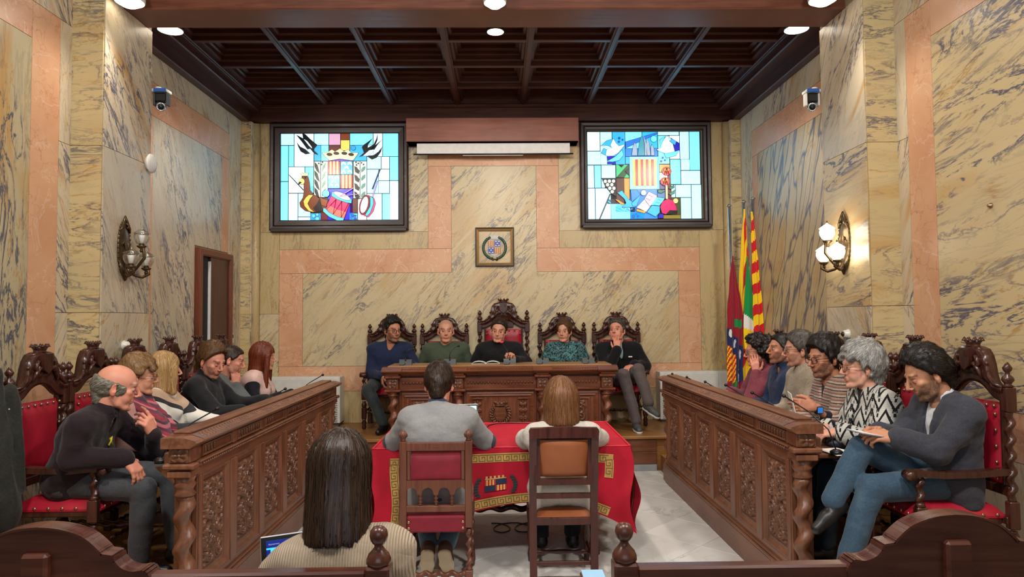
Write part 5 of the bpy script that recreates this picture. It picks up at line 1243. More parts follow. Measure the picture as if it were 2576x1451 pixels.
def c1(u, v):
    if v < .52: return F_DRD if not (.46 < v and .5 < u < .95 and abs(v - .485 - .04 * (u - .7)) < .035) else F_GRN
    if v > .90:
        return F_GRN if (math.hypot((u - .45) * .5, (v - .96) * 1.2) < .10 and math.sin(u * 40 + v * 60) > -.5) else F_DRD
    d = v - .5 - .16 * (u - .2)
    if d < .03: return F_DRD
    top = d < .21
    if top:
        for cx, cy in ((.2, .56), (.5, .63), (.85, .70), (.2, .74)):
            r = math.hypot((u - cx) * .42, v - cy); r2 = math.hypot((u - cx - .10) * .42, v - cy - .012)
            if r < .03 and r2 > .024: return F_WHT
        return F_NAV if not (u < .55 and d > .16) else (F_RED if int((v + u * .16) * 46) % 2 else F_YEL)
    if u < .55: return F_RED if int((v + u * .16) * 46) % 2 else F_YEL
    for cx, cy in ((.8, .78), (.75, .86)):
        r = math.hypot((u - cx) * .42, v - cy); r2 = math.hypot((u - cx - .10) * .42, v - cy - .012)
        if r < .03 and r2 > .024: return F_WHT
    return F_NAV
flag('dark red flag with blue quartered arms, leftmost on the poles in the right corner', 2.585, 2.83, 2.625, c1, [(0, 2.595), (.12, 2.565), (.4, 2.52), (1, 2.50)], [(0, 2.60), (.12, 2.625), (.4, 2.69), (1, 2.66)], 2.27, .72, 7.66, 2.5, .022)
def c2(u, v):
    k = (u - .34) * 1.0 + .10 * math.sin(v * 5)
    if u < .42 - .10 * math.sin(v * 3): return F_YEL
    return F_RED if int((v * 9 + u * 2.2)) % 2 == 0 else F_YEL
f2 = flag('striped flag with long yellow edge and green fold, middle pole of the right corner', 2.765, 2.88, 2.74, c2, [(0, 2.745), (.3, 2.69), (.6, 2.64), (1, 2.55)], [(0, 2.765), (.3, 2.79), (.6, 2.79), (1, 2.76)], 2.80, .72, 7.70, 2.5, .02)
def c2b(u, v):
    if v > .92: return F_RED
    if v > .70 + .10 * u: return F_YEL
    if v > .60 + .12 * (u - .3): return F_WHT
    return F_GRN
cloth_grid('green_fold', lambda u, v: (interp([(0, 2.745), (.55, 2.70), (.75, 2.69), (1, 2.70)], v) + (interp([(0, .004), (.4, .09), (.7, .13), (1, .17)], v)) * u - 2.74, -.12 + .012 * math.sin(7 * u + v * 3), 2.26 - 1.06 * v - .06 * (1 - u) * v - ZP), c2b, 24, 60, f2)
def c3(u, v): return F_YEL if int(v * 17 + .3 * u) % 2 == 0 else F_RED
flag('red and yellow banded flag, rightmost on the poles in the right corner', 2.845, 2.905, 2.79, c3, [(0, 2.80), (.2, 2.80), (.6, 2.80), (1, 2.78)], [(0, 2.825), (.2, 2.855), (.6, 2.905), (1, 2.91)], 2.76, .78, 7.63, 1.5, .022)

# ================================================================ MICROPHONES
def desk_mic(x, y, pts, label, lit=False):
    t = thing('desk_microphone', label, 'microphone', (x, y, 1.105), 0, 'microphones on the presiding desk')
    MB().prism([(-.035, 0), (.035, 0), (.03, .052), (-.012, .060), (-.03, .03)], -.066, .066, 'x').build('base', GREYP, t)
    MB().tube([(0, -.015, .03)] + pts, .004, 7).lathe([(.011, 0), (.008, .03), (.005, .05)], 8, T=TR(0, -.015, .028)).build('gooseneck', BLACK, t)
    e = pts[-1]; MB().sphere(e, (.013, .013, .015), 10, 8).build('head', BLACK, t)
    if lit: MB().sphere(e, (.016, .016, .011), 12, 8).build('red_ring', glow('red_mic_ring', (230, 30, 60), 1.6), t)
    MB().tube([(0, -.04, .02), (-.01, -.08, .004), (-.05, -.10, .003), (-.06, -.05, .003)], .003, 6).build('cable', BLACK, t)
desk_mic(-1.02, 7.50, [(.01, -.02, .09), (.015, -.02, .15), (.05, -.02, .17), (.085, -.02, .168)], 'microphone with bent neck at the left end of the desk')
desk_mic(-.545, 7.50, [(-.002, -.02, .09), (.005, -.02, .13), (.05, -.01, .18), (.095, 0, .20)], 'microphone before the bald man in green on the desk')
desk_mic(.10, 7.48, [(-.002, .0, .08), (-.03, .03, .15), (-.085, .10, .235)], 'red-lit microphone held by the man speaking at the desk', True)
desk_mic(.455, 7.50, [(0, -.01, .08), (-.015, 0, .13), (-.045, .02, .185)], 'microphone left of the woman in the patterned jumper on the desk')
desk_mic(.95, 7.50, [(0, -.01, .05), (.04, .05, .03), (.10, .08, .012)], 'microphone with drooping neck at the right end of the desk')
ob = thing('open_book', 'open white booklet on the desk before the man speaking', 'book', (-.16, 7.62, 1.105))
MB().grid(lambda u, v: (-.15 + .30 * u, -.10 + .20 * v, .004 + .022 * abs(math.sin(PI * 2 * u)) ** .7 * (1 if .02 < u < .98 else 0)), 24, 4).build('pages', PAPER, ob); MB().box(-.152, .152, -.102, .102, 0, .004, .001).build('cover', PAPER, ob)
MICY = ((-1, -1.66, ((6.52, 1.085), (5.39, 1.07), (4.11, 1.085))), (1, 1.68, ((6.77, 1.04), (6.24, 1.053), (5.68, 1.062), (5.16, 1.087), (4.62, 1.088), (4.10, 1.125))))
LBL = {(-1, 0): 'microphone on the left bench nearest the desk', (-1, 1): 'microphone on the left bench by the bearded man’s phone', (-1, 2): 'microphone at the near end of the left bench',
       (1, 0): 'microphone on the right bench nearest the desk', (1, 1): 'second microphone from the desk on the right bench', (1, 2): 'third microphone from the desk on the right bench', (1, 3): 'microphone before the maroon hoodie on the right bench', (1, 4): 'microphone before the navy shirt on the right bench', (1, 5): 'microphone before the man with the watch on the right bench'}
for s, x, lst in MICY:
    for i, (y, z) in enumerate(lst):
        bx, by = s * 1.86, y - .26 if True else y
        t = thing('bench_microphone', LBL[(s, i)], 'microphone', (bx, by, .826 if not (s > 0 and i == 5) else .826), 0, 'microphones on the council benches')
        MB().lathe([(.035, 0), (.035, .02), (.02, .03)], 14).build('base', BLACK, t)
        h = z - .826; d = (x - bx, y - by)
        MB().tube([(0, 0, .02), (d[0] * .15, d[1] * .12, h * .45), (d[0] * .5, d[1] * .5, h * .74), (d[0], d[1], h)], .004, 7).build('gooseneck', BLACK, t); MB().sphere((d[0], d[1], h), (.012, .016, .012), 10, 7).build('head', BLACK, t)
t = thing('table_microphone', 'black ball-headed microphone on the red table behind the auburn head', 'microphone', (.46, 5.33, TZ + .006))
MB().lathe([(.05, 0), (.05, .015), (.012, .03)], 16).build('base', BLACK, t); MB().tube([(0, 0, .02), (0, 0, .33)], .005, 8).build('stem', BLACK, t); MB().sphere((0, 0, .345), .019, 12, 9).build('head', BLACK, t)

# ================================================================ LAPTOPS, PAPERS, CABLES
ALU = flat('aluminium', lin(186, 188, 192), .35, .8)
def text(body, size, mat, parent, M, name='screen_text'):
    cu = bpy.data.curves.new(name, 'FONT'); cu.body = body; cu.size = size; o = bpy.data.objects.new(name, cu); COL.objects.link(o)
    dg = bpy.context.evaluated_depsgraph_get(); dg.update(); me = bpy.data.meshes.new_from_object(o.evaluated_get(dg)); bpy.data.objects.remove(o)
    me.transform(M); me.materials.clear(); me.materials.append(mat); return link(name, me, parent)
def laptop(label, loc, rz, tilt, mat, black=False, roll=0, w=.155, h=.20):
    t = thing('laptop', label, 'laptop', loc, rz); t.rotation_euler = (0, roll, rz)
    MB().box(-w, w, -.22, 0, 0, .014, .005).build('keyboard_base', mat, t)
    kb = MB()
    for j in range(5):
        for i in range(13): kb.box(-w * .88 + i * w * .136, -w * .88 + i * w * .136 + w * .115, -.09 + j * .017 - .02, -.09 + j * .017 - .006, .014, .016, 0)
    tag(kb.build('keys', BLACK, t), kind='stuff')
    T = TR(0, 0, .012, rx=-tilt)
    l = MB().box(-w, w, -.004, .004, 0, h, .004, T=T).build('lid', mat, t); q = .010 if black else .0
    MB().box(-w + .004, w - .004, -.0055, -.004, .006, h - .004, 0, T=T).build('bezel', BLACK, l)
    sc_ = MB().box(-w + .012 + q, w - .012 - q, -.0065, -.005, .016, h - .014 - q * .3, 0, T=T).build('display', glow('laptop_display', (60, 190, 236) if black else (176, 240, 246), 1.0), l)
    return t, l, T, w, h
laptop('grey laptop with pale blue screen on the red table', (-.325, 5.22, TZ + .006), .05, .20, ALU, h=.205)
lt, ll, T, w, h = laptop('dark-rimmed laptop with blue document screen on the lap of the brown-haired woman', (-.635, 2.46, .615), .10, .20, ALU, True, -.10, .19, .235)
INK = flat('screen_ink', lin(14, 40, 90), .6); NAVB = glow('browser_bar', (10, 30, 130), .5); PALE = glow('page_area', (150, 226, 250), 1.0)
MB().box(-w + .022, w - .022, -.0075, -.006, h - .040, h - .017, 0, T=T).build('tab_bar', NAVB, ll)
SM = T @ TR(0, -.0074, 0, rx=PI / 2)
text('15 Ple Berga', .014, INK, ll, SM @ Matrix.Translation((-w + .045, h - .056, 0))); text('Fitxer  Edita  Mostra  Insereix  Format  Eines', .0095, INK, ll, SM @ Matrix.Translation((-w + .045, h - .070, 0))); text('a    e    o  100%', .009, INK, ll, SM @ Matrix.Translation((-w + .03, h - .088, 0)))
MB().box(-w + .022, -w + .036, -.0078, -.0065, h - .068, h - .046, 0, T=T).build('document_icon', NAVB, ll)
WT_ = flat('white_ink', lin(200, 214, 240), .6); text('Ajuntament', .008, WT_, ll, SM @ Matrix.Translation((-w + .03, h - .031, -.0016 * -1))); text('Document', .008, WT_, ll, SM @ Matrix.Translation((-w + .12, h - .031, -.0016 * -1)))

t = thing('power_cable', 'black cable running across the red tabletop from the laptop', 'cable', (-.1, 5.5, TZ + .009)); MB().tube([(-.08, -.28, .0), (-.02, -.12, 0), (.0, .08, 0), (.06, .17, 0), (.20, .19, .0), (.34, .17, 0), (.46, .19, 0)], .004, 6).build('cord', BLACK, t)
t = thing('earphones', 'white earphone cord on the red table by the grey jumper’s elbow', 'earphones', (-.09, 5.02, TZ + .009)); MB().tube([(-.04, .05, 0), (0, .04, 0), (.03, .0, 0), (.035, -.05, 0), (.015, -.07, 0)], .0035, 6).sphere((.012, -.075, .004), .007, 8, 6).build('cord', WHITE, t)
t = thing('floor_cable', 'loop of thin black cable on the marble under the red table', 'cable', (.10, 5.35, .004))
MB().tube([(-.18 + .34 * k / 40 + .10 * math.sin(k * .33), .12 * math.cos(k * .33), 0.0 + .001 * (k % 3)) for k in range(41)] + [(.22, .1, .0), (.25, .25, .002)], .004, 6).build('cord', BLACK, t)
for (x, y, z, rz, lb, sx, sy) in ((1.90, 3.90, .829, .1, 'white sheets on the near end of the right bench shelf', .07, .10), (-2.02, 4.44, .829, .2, 'white sheet on the left bench shelf before the scarf', .09, .12)):
    t = thing('paper_sheets', lb, 'paper', (x, y, z), rz)
    for k in range(3): MB().box(-sx, sx, -sy, sy, .0015 * k, .0015 * k + .001, 0, T=TR(rz=.06 * k)).build('sheet', PAPER, t)
t = thing('aisle_stand', 'low wooden stand topped by a pale blue leaflet, in the aisle between the pews', 'stand', (.222, 1.70, 0))
MB().box(-.012, .012, -.012, .012, .02, .93, .004).build('post', W_PEW, t); MB().lathe([(.09, 0), (.09, .012), (.03, .03)], 18).build('foot', W_PEW, t); MB().box(-.03, .03, -.04, .04, .93, .972, .004).build('tray', W_PEW, t); MB().box(-.027, .027, -.037, .037, .972, .9765, .001).build('plate', flat('pale_blue_finish', lin(150, 190, 220), .25), t)  # stand and top made up for an unidentified pale blue item
t = thing('wall_bolt', 'small dark bolt end on the right wall above the armchairs', 'bolt', (XR - .008, 4.02, 2.24)); MB().lathe([(.016, 0), (.017, .006), (.010, .012), (.010, .02)], 10, T=TR(0, 0, 0, ry=-PI / 2)).build('head', NAIL, t)
# ================================================================ PEOPLE: bodies grown from signed-distance fields
A3 = lambda p: np.array(p, dtype=np.float64)
def unit(v): v = A3(v); return v / (np.linalg.norm(v) + 1e-12)


class Field:
    def __init__(s, lo, hi, h):
        s.h = h; s.lo = A3(lo); n = np.ceil((A3(hi) - s.lo) / h).astype(int) + 2
        s.ax = [(s.lo[i] + h * np.arange(n[i])).astype(np.float32) for i in range(3)]; s.D = np.full(tuple(n), .5, np.float32)
    def sub(s, lo, hi):
        sl = []
        for i in range(3):
            a = int(max(0, math.floor((lo[i] - s.lo[i]) / s.h))); b = int(min(len(s.ax[i]), math.ceil((hi[i] - s.lo[i]) / s.h) + 1)); sl.append(slice(a, max(a, b)))
        return tuple(sl), s.ax[0][sl[0]][:, None, None], s.ax[1][sl[1]][None, :, None], s.ax[2][sl[2]][None, None, :]
    def comb(s, sl, d, k, op):
        c = s.D[sl]
        if op == 's': d = -d; s.D[sl] = np.maximum(c, d) + (np.maximum(k - np.abs(c - d), 0) ** 2) / (4 * max(k, 1e-6)); return
        s.D[sl] = np.minimum(c, d) - (np.maximum(k - np.abs(c - d), 0) ** 2) / (4 * max(k, 1e-6))
    def rc(s, a, b, ra, rb, k=.02, op='u', fl=None):
        """tapered capsule; fl=(axis, factor) flattens along a unit axis"""
        a, b = A3(a), A3(b); m = max(ra, rb) + k + 3 * s.h
        sl, X, Y, Z = s.sub(np.minimum(a, b) - m, np.maximum(a, b) + m)
        ba = b - a; L2 = float(ba @ ba) + 1e-9
        px, py, pz = X - a[0], Y - a[1], Z - a[2]
        t = np.clip((px * ba[0] + py * ba[1] + pz * ba[2]) / L2, 0, 1)
        qx, qy, qz = px - t * ba[0], py - t * ba[1], pz - t * ba[2]
        if fl is not None:
            ax, f = fl; e = (qx * ax[0] + qy * ax[1] + qz * ax[2]) * (1 / f - 1); qx, qy, qz = qx + e * ax[0], qy + e * ax[1], qz + e * ax[2]
        d = np.sqrt(qx * qx + qy * qy + qz * qz) - (ra + (rb - ra) * t)
        s.comb(sl, d, k, op); return s
    def el(s, c, r, k=.02, op='u', R=None):
        c, r = A3(c), A3(r); m = r.max() + k + 3 * s.h
        sl, X, Y, Z = s.sub(c - m, c + m); px, py, pz = X - c[0], Y - c[1], Z - c[2]
        if R is not None: px, py, pz = (R[0][0] * px + R[1][0] * py + R[2][0] * pz, R[0][1] * px + R[1][1] * py + R[2][1] * pz, R[0][2] * px + R[1][2] * py + R[2][2] * pz)
        k0 = np.sqrt((px / r[0]) ** 2 + (py / r[1]) ** 2 + (pz / r[2]) ** 2); k1 = np.sqrt((px / r[0] ** 2) ** 2 + (py / r[1] ** 2) ** 2 + (pz / r[2] ** 2) ** 2) + 1e-9
        s.comb(sl, k0 * (k0 - 1) / k1, k, op); return s
    def cut(s, p, n, k=.01):
        """remove everything on the +n side of a plane"""
        n = unit(n); d = (s.ax[0][:, None, None] - p[0]) * n[0] + (s.ax[1][None, :, None] - p[1]) * n[1] + (s.ax[2][None, None, :] - p[2]) * n[2]
        s.comb((slice(None),) * 3, -d, k, 's'); return s
    def noise(s, amp, fx, seed=0, near=.05, fn=None):
        m = np.abs(s.D) < near; I = np.nonzero(m)
        x, y, z = s.ax[0][I[0]], s.ax[1][I[1]], s.ax[2][I[2]]
        if fn is not None: x, y, z = fn(x, y, z)
        s.D[m] += amp * (vnoise(x * fx[0] + seed, y * fx[1] + seed * 1.7, z * fx[2]) * 2 - 1); return s
    def mesh(s):
        D = s.D; N = D < 0
        c = N[:-1, :-1, :-1].astype(np.int8)
        for dx, dy, dz in ((1, 0, 0), (0, 1, 0), (0, 0, 1), (1, 1, 0), (1, 0, 1), (0, 1, 1), (1, 1, 1)):
            c = c + N[dx:D.shape[0] - 1 + dx, dy:D.shape[1] - 1 + dy, dz:D.shape[2] - 1 + dz]
        act = (c > 0) & (c < 8); I, J, K = np.nonzero(act); m = len(I)
        ids = np.full(act.shape, -1, np.int32); ids[I, J, K] = np.arange(m)
        cor = [(0, 0, 0), (1, 0, 0), (0, 1, 0), (1, 1, 0), (0, 0, 1), (1, 0, 1), (0, 1, 1), (1, 1, 1)]
        V = [D[I + a, J + b, K + e] for a, b, e in cor]; P = np.zeros((m, 3)); W = np.zeros(m)
        for a, b in ((0, 1), (2, 3), (4, 5), (6, 7), (0, 2), (1, 3), (4, 6), (5, 7), (0, 4), (1, 5), (2, 6), (3, 7)):
            x = (V[a] < 0) != (V[b] < 0); t = np.where(x, V[a] / (V[a] - V[b] + 1e-12), 0)
            ca, cb = A3(cor[a]), A3(cor[b]); P += x[:, None] * (ca + t[:, None] * (cb - ca)); W += x
        P = (P / W[:, None] + np.stack([I, J, K], 1)) * s.h + s.lo
        Q = []
        for ax in range(3):
            o = [q for q in range(3) if q != ax]; sl0 = [slice(None)] * 3; sl1 = [slice(None)] * 3; sl0[ax] = slice(0, -1); sl1[ax] = slice(1, None)
            for q in o: sl0[q] = slice(1, -1); sl1[q] = slice(1, -1)
            a, b = N[tuple(sl0)], N[tuple(sl1)]; E = np.nonzero(a != b); flip = a[E]
            idx = [None] * 3; idx[ax] = E[ax]; idx[o[0]] = E[o[0]] + 1; idx[o[1]] = E[o[1]] + 1
            def cell(d0, d1): q = list(idx); q[o[0]] = q[o[0]] - d0; q[o[1]] = q[o[1]] - d1; return ids[q[0], q[1], q[2]]
            f = np.stack([cell(1, 1), cell(0, 1), cell(0, 0), cell(1, 0)], 1)
            fl = flip if ax != 1 else ~flip
            f[~fl] = f[~fl][:, ::-1]; Q.append(f)
        Q = np.concatenate(Q); Q = Q[(Q >= 0).all(1)]
        return P, Q


def vnoise(x, y, z):
    xi, yi, zi = np.floor(x), np.floor(y), np.floor(z); fx, fy, fz = x - xi, y - yi, z - zi
    fx, fy, fz = fx * fx * (3 - 2 * fx), fy * fy * (3 - 2 * fy), fz * fz * (3 - 2 * fz)
    def h(a, b, c): v = np.sin(a * 127.1 + b * 311.7 + c * 74.7) * 43758.5453; return v - np.floor(v)
    r = 0
    for dx in (0, 1):
        for dy in (0, 1):
            for dz in (0, 1):
                w = (fx if dx else 1 - fx) * (fy if dy else 1 - fy) * (fz if dz else 1 - fz); r = r + w * h(xi + dx, yi + dy, zi + dz)
    return r


def np_mesh(name, P, Q, mats, col=None, mi=None):
    me = bpy.data.meshes.new(name); n, m = len(P), len(Q)
    me.vertices.add(n); me.vertices.foreach_set('co', np.ascontiguousarray(P, np.float32).ravel())
    me.loops.add(4 * m); me.loops.foreach_set('vertex_index', np.ascontiguousarray(Q, np.int32).ravel())
    me.polygons.add(m); me.polygons.foreach_set('loop_start', np.arange(0, 4 * m, 4, dtype=np.int32)); me.polygons.foreach_set('loop_total', np.full(m, 4, np.int32))
    me.polygons.foreach_set('use_smooth', np.ones(m, bool))
    for mt in (mats if isinstance(mats, (list, tuple)) else [mats]): me.materials.append(mt)
    if mi is not None: me.polygons.foreach_set('material_index', mi.astype(np.int32))
    if col is not None: ca_ = me.color_attributes.new('Col', 'FLOAT_COLOR', 'POINT'); ca_.data.foreach_set('color', np.ascontiguousarray(col, np.float32).ravel())
    me.update(calc_edges=True); me.validate(); return me


SKIN = NT('skin', .48, .4); _a = SKIN.n('ShaderNodeVertexColor'); _a.layer_name = 'Col'; SKIN.col(_a.outputs[0]); SKIN.b.inputs['Subsurface Weight'].default_value = .12
SKIN.b.inputs['Subsurface Radius'].default_value = (.012, .004, .002); SKIN.b.inputs['Subsurface Scale'].default_value = 1.0; SKIN.bump(SKIN.noise(SKIN.obj(), 260, 2), .08, .001); SKIN = SKIN.m


HC = {}
STRAND = NT('hair_strand', .45, .35); _a = STRAND.n('ShaderNodeVertexColor'); _a.layer_name = 'Col'; STRAND.col(_a.outputs[0]); STRAND = STRAND.m


def hair_object(kind, o, mat, xf, parent, h, count=2600):
    """hair shell plus fine strand ribbons that follow the comb direction over it"""
    from mathutils import kdtree
    P, Q = make_hair(h, kind, o); n = len(P)
    e1, e2 = P[Q[:, 1]] - P[Q[:, 0]], P[Q[:, 3]] - P[Q[:, 0]]; fn = np.cross(e1, e2); NV = np.zeros_like(P)
    for k in range(4): np.add.at(NV, Q[:, k], fn)
    NV /= np.linalg.norm(NV, axis=1)[:, None] + 1e-12
    rng = np.random.default_rng(int(o.get('seed', 3) * 10) + n % 97)
    crown = A3(o.get('crown', (.01, -.055, .125)))
    D = P - crown; D /= np.linalg.norm(D, axis=1)[:, None] + 1e-9
    if kind in ('bob', 'long'): D = D * .5 + A3((0, 0, -1)) + np.stack([np.sign(P[:, 0] + .012) * 1.3 * np.clip(P[:, 1] / .05, 0, 1) * (P[:, 2] > .02), -1.2 * np.clip(P[:, 1] / .05, 0, 1) * (P[:, 2] > .02), 0 * P[:, 2]], 1)
    elif kind == 'bald': D = np.tile(A3((0, -.8, -.45)), (n, 1))
    else: D = D + A3(o.get('comb', (.15, .25, -.25))) + .5 * rng.normal(size=D.shape) * o.get('mess', .35)
    if kind == 'curly': D = rng.normal(size=D.shape)
    D = D - NV * (D * NV).sum(1)[:, None]; D /= np.linalg.norm(D, axis=1)[:, None] + 1e-9
    kd = kdtree.KDTree(n)
    for i in range(n): kd.insert(P[i], i)
    kd.balance()
    ok = np.nonzero((P[:, 1] < .10))[0]; roots = rng.choice(ok, count)
    Ln = {'bob': .10, 'long': .14, 'curly': .035, 'bald': .022}.get(kind, o.get('len', .032)); seg = 6 if kind in ('bob', 'long') else 4
    idx = roots.copy(); pos = P[idx] + rng.normal(size=(count, 3)) * h * .4; lift = np.zeros(count); dead = np.zeros(count, bool); lk = rng.uniform(.0004, .0022, count) * (1.6 if kind in ('short', 'curly', 'fringe') else 1.0)
    if kind == 'curly': lk = lk * 2.5
    ln = Ln * rng.uniform(.6, 1.25, count); W = rng.uniform(.0009, .0019, count) * o.get('sw', 1.0); L_, R_ = [], []; d0 = D[idx]
    for k in range(seg + 1):
        nn = NV[idx]; d0 = d0 * .5 + D[idx] * .5; d0 = d0 / (np.linalg.norm(d0, axis=1)[:, None] + 1e-9)
        sd = np.cross(d0, nn); sd /= np.linalg.norm(sd, axis=1)[:, None] + 1e-9
        c = pos + nn * (.0006 + lk * (k / seg) * 1.6)[:, None]; dead |= (c[:, 2] < o.get('zend', -9) - .010) if kind in ('bob', 'long') else False; dead |= (c[:, 1] > .045) & (np.abs(c[:, 0]) < .056) & (c[:, 2] < (.072 if kind != 'fringe' else .05)); w = (W * (1 - .8 * (k / seg)) * ~dead)[:, None]; pos_prev = c if k == 0 else np.where(dead[:, None], pos_prev, c); c = np.where(dead[:, None], pos_prev, c)
        L_.append(c - sd * w); R_.append(c + sd * w)
        if k < seg:
            pos = pos + d0 * (ln / seg)[:, None]
            for i in range(count): idx[i] = kd.find(pos[i])[1]
            off = ((pos - P[idx]) * NV[idx]).sum(1); ds = np.linalg.norm(pos - P[idx], axis=1); fr = ds < .013; dead |= ds > .017
            pos = pos - NV[idx] * (off * fr)[:, None]
    V = np.stack([x for p in zip(L_, R_) for x in p], 1).reshape(-1, 3); m = 2 * (seg + 1)
    base = (np.arange(count) * m)[:, None]; F_ = np.concatenate([base + A3((2 * k, 2 * k + 1, 2 * k + 3, 2 * k + 2)).astype(int)[None] for k in range(seg)])
    c1, c2 = HC[mat.name]; t = rng.uniform(0, 1, count) ** 1.3; C = (c1[None] * (1 - t)[:, None] + c2[None] * t[:, None]) * rng.uniform(.75, 1.15, count)[:, None]; C = np.repeat(C, m, 0)
    Pa = np.concatenate([P, V]); Qa = np.concatenate([Q, F_ + n]); Ca = np.concatenate([np.concatenate([np.tile(c1, (n, 1)), C]), np.ones((n + len(V), 1))], 1)
    mi = np.concatenate([np.zeros(len(Q), int), np.ones(len(F_), int)])
    ob = link('hair', np_mesh('hair', xf(Pa), Qa, [mat, STRAND], Ca, mi), parent); ob['kind'] = 'stuff'; return ob


def hairmat(name, c1, c2, sc_=(70, 70, 9), rough=.42):
    m = NT(name, rough, .4); v = m.mapping(m.obj(), scale=sc_); n = m.noise(v, 1.6, 4, .65, .3)
    m.col(m.mix(m.ramp(n, .32, .68), c1, tuple((x + y) / 2 for x, y in zip(c1, c2)))); m.bump(n, .4, .004); HC[m.m.name] = (A3(c1[:3]), A3(c2[:3])); return m.m


def fabric(name, c1, c2=None, rough=.8, kind='plain', p=None, bump=.25, fine=240):
    m = NT(name, rough, .25); o = m.obj(); c2 = c2 or tuple(x * .82 for x in c1[:3]) + (1,)
    m.b.inputs['Sheen Weight'].default_value = .12
    n = m.noise(o, 95, 4, .7)
    c = m.mix(m.ramp(n, .3, .7), c1, c2)
    fold = m.math('MULTIPLY', m.math('ABSOLUTE', m.math('SUBTRACT', m.noise(m.mapping(o, scale=(1, 1, 1.7)), 5.0, 2, .5, 1.2), .5)), 1.3)
    X, Y, Z = m.sep(o)
    if kind == 'stripes':       # p = (frequency, dark colour, width)
        z = m.math('ADD', Z, m.math('MULTIPLY', n, .008)); s = m.math('SINE', m.math('MULTIPLY', z, p[0]))
        c = m.mix(m.ramp(s, p[2] - .15, p[2] + .15), c, p[1])
        if len(p) > 3: c = m.mix(m.ramp(m.math('SINE', m.math('MULTIPLY', z, p[0] * .5)), p[2] - .1, p[2] + .1, 0, .7), c, p[3])
    elif kind == 'zigzag':
        u = m.math('SUBTRACT', X, Y)
        def tri(f, ph=0.0): return m.math('ABSOLUTE', m.math('SUBTRACT', m.math('FRACT', m.math('ADD', m.math('MULTIPLY', u, f), ph)), .5))
        zz = m.math('MULTIPLY', Z, 12.0)
        w = m.math('FRACT', m.math('ADD', zz, m.math('MULTIPLY', tri(9.0), 2.0)))
        blk = m.math('LESS_THAN', m.math('ABSOLUTE', m.math('SUBTRACT', w, .5)), .15)
        w2 = m.math('FRACT', m.math('ADD', m.math('ADD', zz, .5), m.math('MULTIPLY', m.math('SNAP', tri(18.0), .125), 2.2)))
        blk2 = m.math('MULTIPLY', m.math('LESS_THAN', m.math('ABSOLUTE', m.math('SUBTRACT', w2, .5)), .12), m.math('GREATER_THAN', tri(4.5, .3), .16))
        dots = m.math('MAXIMUM', m.math('LESS_THAN', m.math('FRACT', m.math('MULTIPLY', u, 190)), .26), m.math('LESS_THAN', m.math('FRACT', m.math('MULTIPLY', Z, 190)), .26))
        c = m.mix(m.math('MULTIPLY', dots, .6), c, p[0]); c = m.mix(m.math('MAXIMUM', blk, blk2), c, p[0])
    elif kind == 'chevron':     # bands of colour in a V across the chest; p = list of (upper bound, colour)
        w = m.math('SUBTRACT', Z, m.math('MULTIPLY', m.math('ABSOLUTE', m.math('SUBTRACT', Y, p[0])), p[1]))
        for hi, cc in p[2]: c = m.mix(m.math('LESS_THAN', w, hi), c, cc)
    elif kind == 'squiggle':
        s = m.noise(o, 19, 2, .5, 1.8); c = m.mix(m.ramp(m.math('ABSOLUTE', m.math('SUBTRACT', s, .5)), .018, .034, 1, 0), c, p[0])
        s = m.noise(o, 31, 1, .5, 1.2); c = m.mix(m.ramp(m.math('ABSOLUTE', m.math('SUBTRACT', s, .52)), .02, .04, .8, 0), c, p[0])
    elif kind == 'tartan':
        for k, (cc, f, ph) in enumerate(p):
            s = m.math('SINE', m.math('ADD', m.math('MULTIPLY', Z, f), m.math('ADD', m.math('MULTIPLY', X, f * .5), ph))); c = m.mix(m.ramp(s, .2, .5, 0, .85), c, cc)
    elif kind == 'denim':
        c = m.mix(m.ramp(m.noise(o, 6, 3), .5, .75, 0, .55), c, p[0])
    m.col(c)
    if kind == 'rib':
        wv = m.n('ShaderNodeTexWave'); wv.inputs['Scale'].default_value = fine; wv.inputs['Distortion'].default_value = .6; wv.bands_direction = p or 'X'; m.set(wv.inputs['Vector'], o); m.bump(m.math('ADD', wv.outputs['Fac'], m.math('MULTIPLY', fold, 1.5)), bump, .006)
        m.col(m.mix(m.math('MULTIPLY', wv.outputs['Fac'], .35), c2, c1))
    else: m.bump(m.math('ADD', m.math('MULTIPLY', m.noise(o, fine, 3, .7), .12 * bump / .25), fold), .38, .016)
    return m.m


def basis(yaw, pitch=0, roll=0):
    y, p = math.radians(yaw), math.radians(pitch); f = A3((math.cos(y) * math.cos(p), math.sin(y) * math.cos(p), math.sin(p)))
    r = unit(np.cross(f, (0, 0, 1))); u = np.cross(r, f); a = math.radians(roll)
    r, u = r * math.cos(a) + u * math.sin(a), u * math.cos(a) - r * math.sin(a)
    return np.stack([r, f, u], 1)      # columns: right, forward, up


def ik(S, W, l1, l2, pole):
    d = W - S; L = np.linalg.norm(d)
    if L > (l1 + l2) * .995: k = L / ((l1 + l2) * .995); l1, l2 = l1 * k, l2 * k
    a = (l1 * l1 - l2 * l2 + L * L) / (2 * L); h = math.sqrt(max(l1 * l1 - a * a, 1e-8)); u = d / L
    p = A3(pole) - u * (A3(pole) @ u); return S + u * a + unit(p) * h


